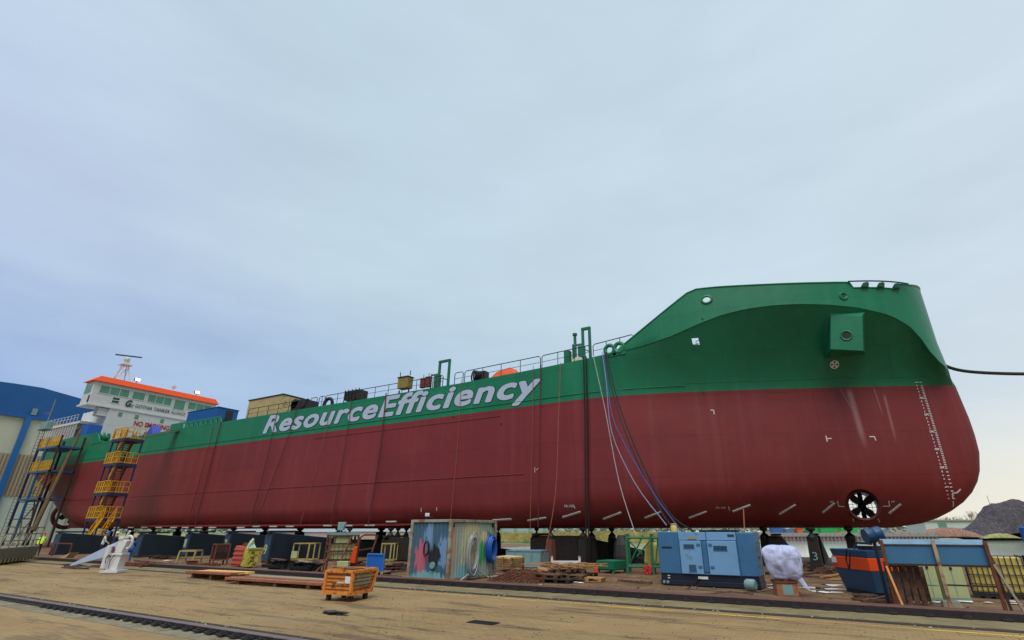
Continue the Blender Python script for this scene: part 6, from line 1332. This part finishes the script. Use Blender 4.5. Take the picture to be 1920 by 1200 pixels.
# leaning pallet, cabinets, tank with cage, block, litter
p = G(1700, 1139); o = bpy.data.objects.new('pallet', meshes[1]); COL.objects.link(o); o.location = (p.x + .1, p.y + .22, .55); o.rotation_euler = (rad(80), rad(90), rad(4)); o.scale = (1, 1.05, 1); tag(o, 'weathered pallet standing upright behind the left pole of the blue screen', 'pallet')
k = MB(); p = G(1728, 1137); k.box(p.x - .18, p.x + .3, p.y + .3, p.y + .4, .1, 1.0); tag(k.build('plywood_sheet', m_wooddk), 'dark weathered board behind the pallet under the blue screen', 'board')
for (x0, x1, yb, yt_, label) in ((1738, 1770, 1126, 1060, 'left pale green steel cabinet under the blue screen'), (1776, 1822, 1126, 1060, 'pale green double door cabinet under the blue screen')):
    loc, rz, wd = place(G(x0, yb), G(x1, yb + 1)); t = thing('cabinet', label, 'cabinet', loc, rz, 'pale green cabinets'); h_ = 1.25 if x0 > 1750 else 1.3; k = MB(); k.box(-wd / 2, wd / 2, 0, .5, .06, h_); k.build('body', m_palegreen, t, False, bevel=.01)
    k = MB(); k.box(-.008, .008, -.012, -.001, .1, h_ - .05); k.box(-wd / 2 + .02, wd / 2 - .02, -.012, -.001, .42, .44); k.build('seam', m_teal, t, False); k = MB(); k.box(-.03, .03, -.03, -.001, h_ * .68, h_ * .74); k.build('lock', m_black, t, False)
    k = MB(); k.box(-wd / 2 - .02, wd / 2 + .02, -.01, .5, 0, .058); k.build('plinth', m_teal, t, False)
def ibc(pl, pr, label, rows=4, cols=5, hz_=None):
    loc, rz, wd = place(pl, pr); W2 = wd / 2; t = thing('liquid_tank', label, 'tank', loc, rz, 'yellowed plastic tanks in wire cages'); h_ = hz_ or 1.15; k = MB(); k.box(-W2 + .04, W2 - .04, .04, 1.0, .16, h_ - .03); k.build('bottle', m_ibc, t, False, bevel=.06)
    k = MB()
    for i in range(cols + 1): x = -W2 + wd * i / cols; k.tube((x, 0, .12), (x, 0, h_), .014, 6)
    for i in range(cols + 1): y = 1.04 * i / cols; k.tube((W2, y, .12), (W2, y, h_), .014, 6); k.tube((-W2, y, .12), (-W2, y, h_), .014, 6)
    for j in range(rows + 1): z = .14 + (h_ - .14) * j / rows; k.tube((-W2, 0, z), (W2, 0, z), .014, 6); k.tube((W2, 0, z), (W2, 1.04, z), .014, 6); k.tube((-W2, 0, z), (-W2, 1.04, z), .014, 6)
    k.build('cage', m_dark, t, False); k = MB(); k.box(-W2, W2, 0, 1.04, .06, .12)
    for x in (-W2 + .08, 0, W2 - .08): k.box(x - .07, x + .07, 0, 1.04, 0, .058)
    k.build('pallet_base', m_dark, t, False)
ibc(G(1828, 1121), G(1880, 1124), 'yellowed plastic tank in a wire cage behind the right pole of the blue screen', 4, 5, 1.2)
ibc(G(1884, 1123), G(1944, 1126), 'yellowed plastic tank in a wire cage cut by the right margin', 4, 5, 1.22)
ibc(G(1952, 1126), G(2022, 1130), 'yellowed plastic tank in a wire cage under the blue barrel', 4, 5, 1.22)
p = G(1788, 1143); k = MB(); k.hexa([(p.x - .22, p.y - .1, 0), (p.x + .25, p.y - .1, 0), (p.x + .25, p.y + .35, 0), (p.x - .22, p.y + .35, 0)], [(p.x - .2, p.y - .05, .2), (p.x + .18, p.y - .05, .2), (p.x + .18, p.y + .3, .2), (p.x - .2, p.y + .3, .2)]); tag(k.build('footing_block', m_conc, bevel=.02), 'concrete footing block at the middle pole of the blue screen', 'block')
loc = G(1976, 1112); k = MB(); k.lathe([(.27, 0), (.29, .02), (.29, .42), (.31, .45), (.29, .48), (.29, .85), (.25, .88)], (loc.x - .02, loc.y, 1.22), (-.05, 0, 1), 18); tag(k.build('barrel', m_blue, smooth=True), 'blue barrel on the caged tank at the right margin', 'barrel')
p = PY(1636, 1003, 19.6); k = MB(); t = thing('drum_heater', 'dark blue ribbed drum perched at the left end of the blue screen', 'drum', p, rz); k.lathe([(.10, -.25), (.21, -.24), (.22, -.17), (.20, -.02), (.22, 0), (.20, .02), (.22, .17), (.21, .24), (.10, .25)], (0, 0, 0), (1, .15, .18), 18); k.build('drum', M('drum_blue', (26, 66, 104), .4), t, False, smooth=True); k = MB(); k.bar((.15, .05, -.22), (.45, .1, -.3), .06); k.tube((0, .0, -.2), (0, .0, -1.98), .05, 8); k.build('stand', m_genbase, t, False)
# litter, puddles, loose timber on the muddy ground
rr = random.Random(21); lit = [(1555, 1098), (1558, 1106), (1562, 1100), (1548, 1112), (1447, 1098), (1446, 1104), (1758, 1131), (1812, 1130), (1853, 1132), (1905, 1134), (1900, 1130), (1032, 1083), (1078, 1093), (1088, 1094), (205, 1060), (315, 1052), (1600, 1133), (1010, 1098), (720, 1083), (66, 1048)]
for i, (px, py) in enumerate(lit):
    p = G(px, py); s = rr.uniform(.12, .26) if px > 1400 or 1000 < px < 1100 else .4; a = rr.uniform(0, 3); k = MB(); k.prism([(p.x + s * math.cos(a + b), p.y + s * .7 * math.sin(a + b), .015 + .02 * rr.random()) for b in (0, 1.3, 2.6, 4.4)], (0, 0, .012)); tag(k.build('litter', m_paper), 'scrap of white litter lying on the muddy yard', 'litter', 'scraps of white litter')
tim = [((1541, 1085), (1585, 1077), m_wood, 'pale beam end lying in the mud left of the navy skip'), ((1553, 1089), (1590, 1088), m_wood, 'pale batten lying just in front of the pale beam end'), ((1500, 1079), (1540, 1074), m_wooddk, 'brown batten in the mud behind the rusty box'), ((1506, 1082), (1560, 1086), m_wooddk, 'long brown batten in the mud beside the rusty box'), ((700, 1078), (764, 1072), m_wooddk, 'brown batten left of the painted container'), ((716, 1080), (750, 1084), m_wooddk, 'short batten in front of the blue board foot'), ((252, 1052), (330, 1060), m_wooddk, 'thin brown batten on the earth left of the yellow trestle'), ((1160, 1090), (1222, 1096), m_wooddk, 'brown batten on the earth in front of the green crate'), ((1310, 1118), (1420, 1124), m_rust, 'rusty bar lying along the far crane rail')]
for (a, b, m, lab) in tim:
    A, Bq = G(*a), G(*b); k = MB(); k.bar(A + Vector((0, 0, .05)), Bq + Vector((0, 0, .06)), .13, .06); tag(k.build('batten', m), lab, 'batten', 'loose timber on the ground')
m_pud = M('standing_water', (70, 66, 60), .04, var=.2, scale=.6)
def puddle(px, py, rx, ry, seed):
    p = G(px, py); rr = random.Random(seed); k = MB(); n = 26
    k.poly([(p.x + rx * math.cos(2 * PI * i / n) * (1 + .25 * math.sin(3 * 2 * PI * i / n + seed) + .1 * rr.uniform(-1, 1)), p.y + ry * math.sin(2 * PI * i / n) * (1 + .2 * math.cos(2 * 2 * PI * i / n + seed)), .012) for i in range(n)]); tag(k.build('puddle', m_pud), None, None, kind='structure')
for a in ((1545, 1110, .5, .35, 1), (1535, 1103, .7, .3, 2), (1440, 1075, .6, .8, 3), (880, 1062, 1.2, .5, 4), (420, 1066, 2., .3, 5), (1560, 1097, .35, .3, 6)): puddle(*a)
def scatter(name, n, fx, mat, sz, seed):
    rr = random.Random(seed); k = MB()
    for i in range(n):
        x, y = fx(rr); s = sz * rr.uniform(.4, 1.4); a = rr.uniform(0, 6.28)
        k.hexa([(x + s * math.cos(a + b), y + s * math.sin(a + b), .003) for b in (0, 1.5, 3, 4.7)], [(x + .6 * s * math.cos(a + b), y + .6 * s * math.sin(a + b), s * rr.uniform(.3, .9)) for b in (0, 1.5, 3, 4.7)])
    tag(k.build(name, mat), None, None, kind='stuff')
scatter('rubble', 900, lambda r: (r.uniform(-40, 6), 18.2 + 14 * r.random() ** 1.5), m_wooddk, .05, 1)
scatter('gravel', 500, lambda r: (r.uniform(-30, 5), r.choice((7.9, 6.9, 15.7, 15.3)) + r.gauss(0, .12)), m_conc, .03, 2)

# ------------------------------------------------------------ the far bank
m_grassbank = M('reed_bank', (150, 142, 84), .9, var=.35, scale=.4, c2=(88, 106, 70), thr=.52, s2=.12)
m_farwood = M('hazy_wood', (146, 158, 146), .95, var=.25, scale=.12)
m_twig = M('bare_twigs', (140, 118, 88), .9)
def fpt(px, py, d): return FD(px, py, d)
def bankmesh(name, pxs, d0, ztop_fn, mat, depth=14, step=1.2, base=-1.6, kind='structure', rough=.25, seed=1):
    """an earth bank along the far shore, from photo column pxs[0] to pxs[1]"""
    a, b = fpt(pxs[0], 1010, d0), fpt(pxs[1], 1010, d0); L = (b - a).length; n = int(L / step); u = (b - a).normalized(); w_ = Vector((-u.y, u.x, 0)); rr = random.Random(seed); k = MB(); vs = []
    prof = ((0, 0), (.15, .45), (.3, .8), (.55, 1), (1, .95))
    for i in range(n + 1):
        p = a + u * (L * i / n); ht = ztop_fn(i / n)
        for (t_, f) in prof: vs.append((p.x + w_.x * depth * t_, p.y + w_.y * depth * t_, base + (ht - base) * f * (1 + rough * .3 * rr.uniform(-1, 1) * (1 if f else 0))))
    m_ = len(prof); k.add(vs, [(i * m_ + j, (i + 1) * m_ + j, (i + 1) * m_ + j + 1, i * m_ + j + 1) for i in range(n) for j in range(m_ - 1)]); return tag(k.build(name, mat), None, None, kind=kind)
bankmesh('far_bank', (-400, 1440), 150, lambda t: .35 + .25 * math.sin(t * 23), m_grassbank, 30)
bankmesh('far_bank', (1440, 2200), 190, lambda t: .2, M('far_bank_earth', (140, 126, 104), .9, var=.3, scale=.3, c2=(120, 128, 80), thr=.55), 30)
k = MB(); a = fpt(-600, 990, 330); b = fpt(2500, 990, 330); 
qa, qb, qc, qd, qe = fpt(-900, 990, 178), fpt(1440, 990, 178), fpt(1440, 990, 218), fpt(2900, 990, 218), fpt(2900, 990, 520); qf = fpt(-900, 990, 520)
k.poly([(v_.x, v_.y, .1) for v_ in (qa, qb, qc, qd, qe, qf)]); struct('far_ground', k, m_grassbank)
# reeds on the bank
rr = random.Random(5); k = MB()
for i in range(5000):
    px = rr.uniform(880, 1240); d = 150 + 8 * rr.random(); p = fpt(px, 1005, d); z = -1.0 + (d - 150) * .2; hgt = rr.uniform(.8, 1.7); dx = rr.uniform(-.4, .4); k.add([(p.x - .09, p.y, z), (p.x + .09, p.y, z), (p.x + dx, p.y + .1, z + hgt)], [(0, 1, 2)])
tag(k.build('reeds', M('reeds', (176, 160, 92), .9, var=.4, scale=.6, c2=(96, 112, 72), thr=.55)), None, None, kind='stuff')
# distant woods: one mass of leaf clumps
def clumps(name, px0, px1, d0, d1, htf, mat, n, seed, sz=1.2):
    rr = random.Random(seed); k = MB()
    for i in range(n):
        px = rr.uniform(px0, px1); d = rr.uniform(d0, d1); p = fpt(px, 993, d); hh_ = htf(px) * rr.uniform(.1, 1) ** .7; s = sz * rr.uniform(.5, 1.4)
        c = Vector((p.x, p.y, hh_)); q = [Vector((rr.gauss(0, 1), rr.gauss(0, 1), rr.gauss(0, .7))).normalized() * s for _ in range(3)]
        k.add([c + q[0], c + q[1], c + q[2]], [(0, 1, 2)])
    return tag(k.build(name, mat), None, None, kind='stuff')
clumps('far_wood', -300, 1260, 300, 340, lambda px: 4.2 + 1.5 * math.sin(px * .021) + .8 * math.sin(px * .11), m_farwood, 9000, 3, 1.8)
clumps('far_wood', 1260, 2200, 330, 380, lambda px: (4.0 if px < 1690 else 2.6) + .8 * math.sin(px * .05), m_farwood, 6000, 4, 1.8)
# far quay left, with pale sheds under the hull
for (x0, x1, d, zt_, col, lab) in ((420, 640, 150, 1.4, (176, 150, 156), 'long low pinkish shed on the far bank, left half of the gap under the keel'), (640, 790, 152, 1.5, (178, 160, 150), 'low pinkish grey shed on the far bank behind the blue board'), (925, 1035, 240, 3.2, (150, 180, 190), 'pale blue low shed across the water, right of the painted container')):
    a, b = fpt(x0, 1000, d), fpt(x1, 1000, d); u = (b - a).normalized(); L = (b - a).length; t = thing('far_shed', lab, 'shed', ((a.x + b.x) / 2, (a.y + b.y) / 2, 0), math.atan2(u.y, u.x)); k = MB(); k.box(-L / 2, L / 2, 0, 12, -.5, zt_); k.build('wall', M('far_shed_wall', col, .8), t, False); k = MB(); k.hexa([(-L / 2 - .3, -.3, zt_), (L / 2 + .3, -.3, zt_), (L / 2 + .3, 12.3, zt_), (-L / 2 - .3, 12.3, zt_)], [(-L / 2, 5, zt_ + 1), (L / 2, 5, zt_ + 1), (L / 2, 7, zt_ + 1), (-L / 2, 7, zt_ + 1)]); k.build('roof', M('far_shed_roof', (150, 156, 160), .7), t, False)
    k = MB(); n_ = int(L / 6)
    for i in range(n_): x = -L / 2 + (i + .5) * L / n_; k.box(x - .8, x + .8, -.05, -.01, .2, zt_ * .8)
    k.build('doors', m_teal, t, False)
# sheet pile quay on the right with rail, green containers and coloured piles
a, b = fpt(1395, 1010, 178), fpt(1760, 1010, 178); u = (b - a).normalized(); L = (b - a).length; ang = math.atan2(u.y, u.x); mid = (a + b) / 2
t = thing('quay_wall', 'grey sheet piled quay wall across the water behind the bow', 'quay wall', (mid.x, mid.y, 0), ang); k = MB(); n_ = int(L / 1.2)
for i in range(n_): x = -L / 2 + L * i / n_; k.box(x, x + L / n_ * .55, -.3, .4, -2, -.1); k.box(x + L / n_ * .55, x + L / n_, 0, .4, -2, -.1)
k.build('sheet_piling', M('sheet_pile', (128, 112, 112), .8, var=.25, scale=.6), t, False); k = MB(); k.box(-L / 2, L / 2, -.5, .6, -.098, .25); k.build('coping', m_conc, t, False); k = MB(); k.box(-L / 2, L / 2, .8, 1., .25, 1.0)
for i in range(24): x = -L / 2 + L * i / 23; k.box(x - .1, x + .1, .6, .8, .25, 1.2)
k.build('barrier', M('barrier_grey', (150, 150, 156), .7), t, False)
for (x0, x1, d, z0_, z1_, col, lab) in ((1517, 1534, 186, .6, 2.9, (50, 160, 84), 'green container across the water, left of the prop marked 3'), (1540, 1572, 187, .6, 2.5, (44, 170, 88), 'long green container across the water, right of the prop marked 3'), (1578, 1610, 188, .6, 2.8, (40, 176, 86), 'bright green container across the water behind the last prop'), (1450, 1468, 186, .6, 2.6, (60, 104, 170), 'blue container across the water beside the generator'), (1474, 1490, 187, .6, 2.0, (84, 120, 170), 'small blue container across the water behind the white bulk bag'), (1496, 1506, 186, .4, 2.2, (222, 96, 40), 'orange skip across the water behind the white bulk bag'), (1655, 1668, 186, .3, 1.9, (120, 150, 176), 'pale blue container across the water right of the dark blue drum'), (1574, 1592, 182, .3, 1.4, (200, 164, 100), 'tan container across the water in front of the green ones')):
    a, b = fpt(x0, 1000, d), fpt(x1, 1000, d); L = (b - a).length; t = thing('far_container', lab, 'container', ((a.x + b.x) / 2, (a.y + b.y) / 2, 0), ang, 'containers across the water'); mm = M('far_paint', col, .6); k = MB(); k.box(-L / 2, L / 2, 0, 3, 0.1, z1_)
    for i in range(int(L / .9)): k.box(-L / 2 + i * .9 + .2, -L / 2 + i * .9 + .6, -.06, -.002, .3, z1_ - .15)
    k.build('body', mm, t, False); k = MB(); k.box(-L / 2 - .05, L / 2 + .05, -.08, 3.05, z1_, z1_ + .12); k.build('roof', mm, t, False)
def heap(px0, px1, pytop, d, mat, label, base_py=1010, seed=1, name='scrap_heap', pts=None, depth=.5):
    a, b = fpt(px0, 1000, d), fpt(px1, 1000, d); L = (b - a).length; u = (b - a).normalized(); w_ = Vector((-u.y, u.x, 0)); n, m_ = 64, 24; rr = random.Random(seed); vs = []
    for j in range(m_ + 1):
        for i in range(n + 1):
            s, r = i / n, j / m_; p = a + u * (L * s) + w_ * (L * depth * r); px = px0 + (px1 - px0) * s
            prof = interp(pts, s) if pts else math.sin(PI * s) ** .6
            ht = prof * math.sin(PI * min(1, .02 + r * .98)) ** .7
            z = -.6 + ht * (HT(px, pytop, a + u * (L * s) + w_ * (L * depth * .4)) + .6); z += (mnoise.noise(p * .7) * .9 + mnoise.noise(p * 2.) * .4) * (.25 + ht) * min(.5, L / 90)
            vs.append((p.x, p.y, z))
    k = MB(); k.add(vs, [(j * (n + 1) + i, j * (n + 1) + i + 1, (j + 1) * (n + 1) + i + 1, (j + 1) * (n + 1) + i) for j in range(m_) for i in range(n)]); return tag(k.build(name, mat), label, 'heap')
m_scrap = M('scrap_brown', (140, 104, 92), .9, var=.45, scale=1.5, c2=(180, 150, 130), thr=.6, s2=2.5, bump=.8)
m_rubblepile = M('rubble_dark', (70, 64, 70), .9, var=.45, scale=.9, c2=(128, 122, 132), thr=.62, s2=1.6, bump=1.)
heap(1725, 1850, 989, 180, m_scrap, 'long brown scrap heap across the water', seed=2, depth=.25)
heap(1834, 2090, 935, 185, m_rubblepile, 'tall dark rubble heap at the right margin across the water', seed=4, pts=[(0, .0), (.03, .1), (.08, .2), (.13, .34), (.17, .44), (.22, .6), (.27, .82), (.31, .88), (.36, .88), (.5, 1), (.8, .7), (1, .1)], depth=.35)
heap(1846, 1915, 1000, 172, M('grass_mound', (150, 150, 96), .9, var=.3, scale=.8, c2=(110, 120, 76), thr=.55), 'grassy mound in front of the dark rubble heap', seed=6, depth=.25, name='grass_mound')
heap(1660, 1740, 996, 181, m_scrap, 'low mixed scrap heap left of the long brown one', seed=8, depth=.25)
# white factory with blue windows far behind
a, b = fpt(1735, 985, 300), fpt(1868, 985, 300); u = (b - a).normalized(); L = (b - a).length; zt_ = HT(1780, 977, a); t = thing('far_factory', 'long low white factory with a blue window band far across the water', 'factory', ((a.x + b.x) / 2, (a.y + b.y) / 2, 0), math.atan2(u.y, u.x)); k = MB(); k.box(-L / 2, L / 2, 0, 16, -.5, zt_); k.build('wall', M('far_white_wall', (196, 206, 206), .7), t, False)
k = MB(); k.box(-L / 2 - .5, L / 2 + .5, -.8, 16, zt_, zt_ + .7); k.build('roof', M('far_grey_roof', (150, 150, 146), .7), t, False); k = MB(); k.box(-L * .32, -L * .2, -.1, -.02, zt_ * .3, zt_ * .85); k.build('window', m_winglass, t, False)
k = MB()
for i in range(9): x = -L * .12 + i * L * .06; k.box(x, x + L * .045, -.1, -.02, zt_ * .25, zt_ * .42)
k.build('window', m_sea, t, False)
# bare winter trees
def tree(px, d, ht, spread, label, seed):
    rr = random.Random(seed); p = fpt(px, 993, d); t = thing('bare_tree', label, 'tree', (p.x, p.y, 0), 0, 'bare trees across the water'); tr = MB(); cr = MB()
    tr.tube((0, 0, 0), (0, 0, ht * .3), .4, 7, .28)
    def br(o_, dr, ln, r, dep):
        e = o_ + dr * ln; (tr if dep < 2 else cr).tube(o_, e, r, 4 if dep else 6, r * .6, False)
        if dep == 5: return
        for i in range(3 if dep < 4 else 4): nd = (dr + Vector((rr.gauss(0, .38), rr.gauss(0, .38), rr.gauss(.12, .2))) * spread).normalized(); br(o_ + dr * ln * rr.uniform(.55, 1), nd, ln * rr.uniform(.62, .85), r * .58, dep + 1)
    for i in range(4): a = i * 1.57 + rr.uniform(-.4, .4); br(Vector((0, 0, ht * .22)), Vector((math.cos(a) * .5, math.sin(a) * .5, 1)).normalized(), ht * .27, .22, 1)
    tr.build('trunk', m_twig, t, False); cr.build('crown', m_twig, t, False)
tree(1832, 310, 13.5, 1.05, 'broad bare winter tree left of the dark rubble heap', 1); tree(1785, 330, 11, 1., 'bare winter tree just right of the hull bottom', 2); tree(1762, 340, 10, 1., 'smaller bare winter tree half hidden by the bow', 3); tree(1808, 320, 10, 1.1, 'bare winter tree between the two larger ones', 4)
k = MB(); p = fpt(1873, 993, 320); k.tube((p.x, p.y, 0), (p.x - .5, p.y, 21), .14, 5); tag(k.build('radio_mast', m_mesh), 'thin radio mast behind the dark rubble heap', 'mast')

rr = random.Random(77)
for (px, py, w_, h_, m, lab) in ((300, 1048, 1.4, .3, m_rustdk, 'rusty plate offcuts on the earth before the second launch way'), (1252, 1064, 1.0, .5, m_woodblk, 'dark block heap behind the generator'), (905, 1058, 1.2, .5, m_dark, 'dark block heap just right of the painted container'), (1065, 1052, 1.1, .7, m_woodblk, 'dark timber heap by the black hoses'), (1172, 1054, 1.0, .8, m_dark, 'dark heap behind the green scaffold trolley'), (1330, 1062, 1.5, .4, m_woodblk, 'low dark timber heap behind the generator'), (1500, 1070, 1.2, .4, m_wooddk, 'broken timber heap right of the white bulk bag'), (1570, 1076, 1.0, .35, m_wooddk, 'broken timber heap left of the navy skip'), (745, 1068, 1.3, .3, m_rustdk, 'scrap bars heaped left of the painted container'), (660, 1062, 1.0, .35, m_rustdk, 'scrap bars heaped behind the rusty rack'), (520, 1062, 1.2, .25, m_rust, 'rusty scrap behind the black castings'), (385, 1064, 1.2, .2, m_rust, 'rusty offcuts left of the rusty cage'), (270, 1062, 1.5, .2, m_rust, 'rusty offcuts right of the white machine'), (1655, 1128, .7, .2, m_wooddk, 'broken battens at the foot of the navy skip')):
    p = G(px, py); k = MB()
    for i in range(16):
        x, y, a = p.x + rr.uniform(-w_, w_) * .7, p.y + rr.uniform(-.5, .5), rr.uniform(-.9, .9); L = rr.uniform(.2, .55) * w_; z = rr.uniform(.04, h_)
        k.bar((x - L * math.cos(a), y - L * math.sin(a), max(.04, z - rr.uniform(0, .12))), (x + L * math.cos(a), y + L * math.sin(a), z), rr.uniform(.07, .16), rr.uniform(.05, .12))
    tag(k.build('scrap_pile', m), lab, 'scrap pile', 'scrap piles on the earth')

# small marks and bits on the paving
p = G(906, 1168); t = thing('drain_grate', 'dark cast iron drain grate set in the paving below the container', 'drain', p); k = MB(); k.box(-.36, .36, -.17, -.13, .003, .016); k.box(-.36, .36, .13, .17, .003, .016)
for i in range(13): x = -.36 + i * .06; k.box(x - .012, x + .012, -.13, .13, .003, .014)
k.build('bars', m_black, t, False); k = MB(); k.poly([(-.36, -.17, .006), (.36, -.17, .006), (.36, .17, .006), (-.36, .17, .006)]); k.build('sump', m_black, t, False)
rr = random.Random(15)
for (px, py, s_, m, lab) in ((618, 1151, .2, m_dark, 'crumpled dark rag lying in front of the orange bin'), (636, 1153, .13, m_dark, 'small crumpled dark rag right of the larger rag'), (188, 1150, .16, m_paper, 'torn pale scrap beside the near crane rail')):
    p = G(px, py); k = MB(); n = 9
    for j in range(3): k.prism([(p.x + s_ * (1 + .4 * rr.uniform(-1, 1)) * math.cos(6.28 * i / n) * 1.4 + j * .06, p.y + s_ * (.6 + .3 * rr.uniform(-1, 1)) * math.sin(6.28 * i / n), .01 + .02 * j + .015 * rr.random()) for i in range(n)], (0, 0, .014))
    tag(k.build('rag', m), lab, 'rag')
scatter('grit', 1400, lambda r: (r.uniform(-32, 6), r.uniform(8.2, 15.4)), m_wooddk, .016, 31)
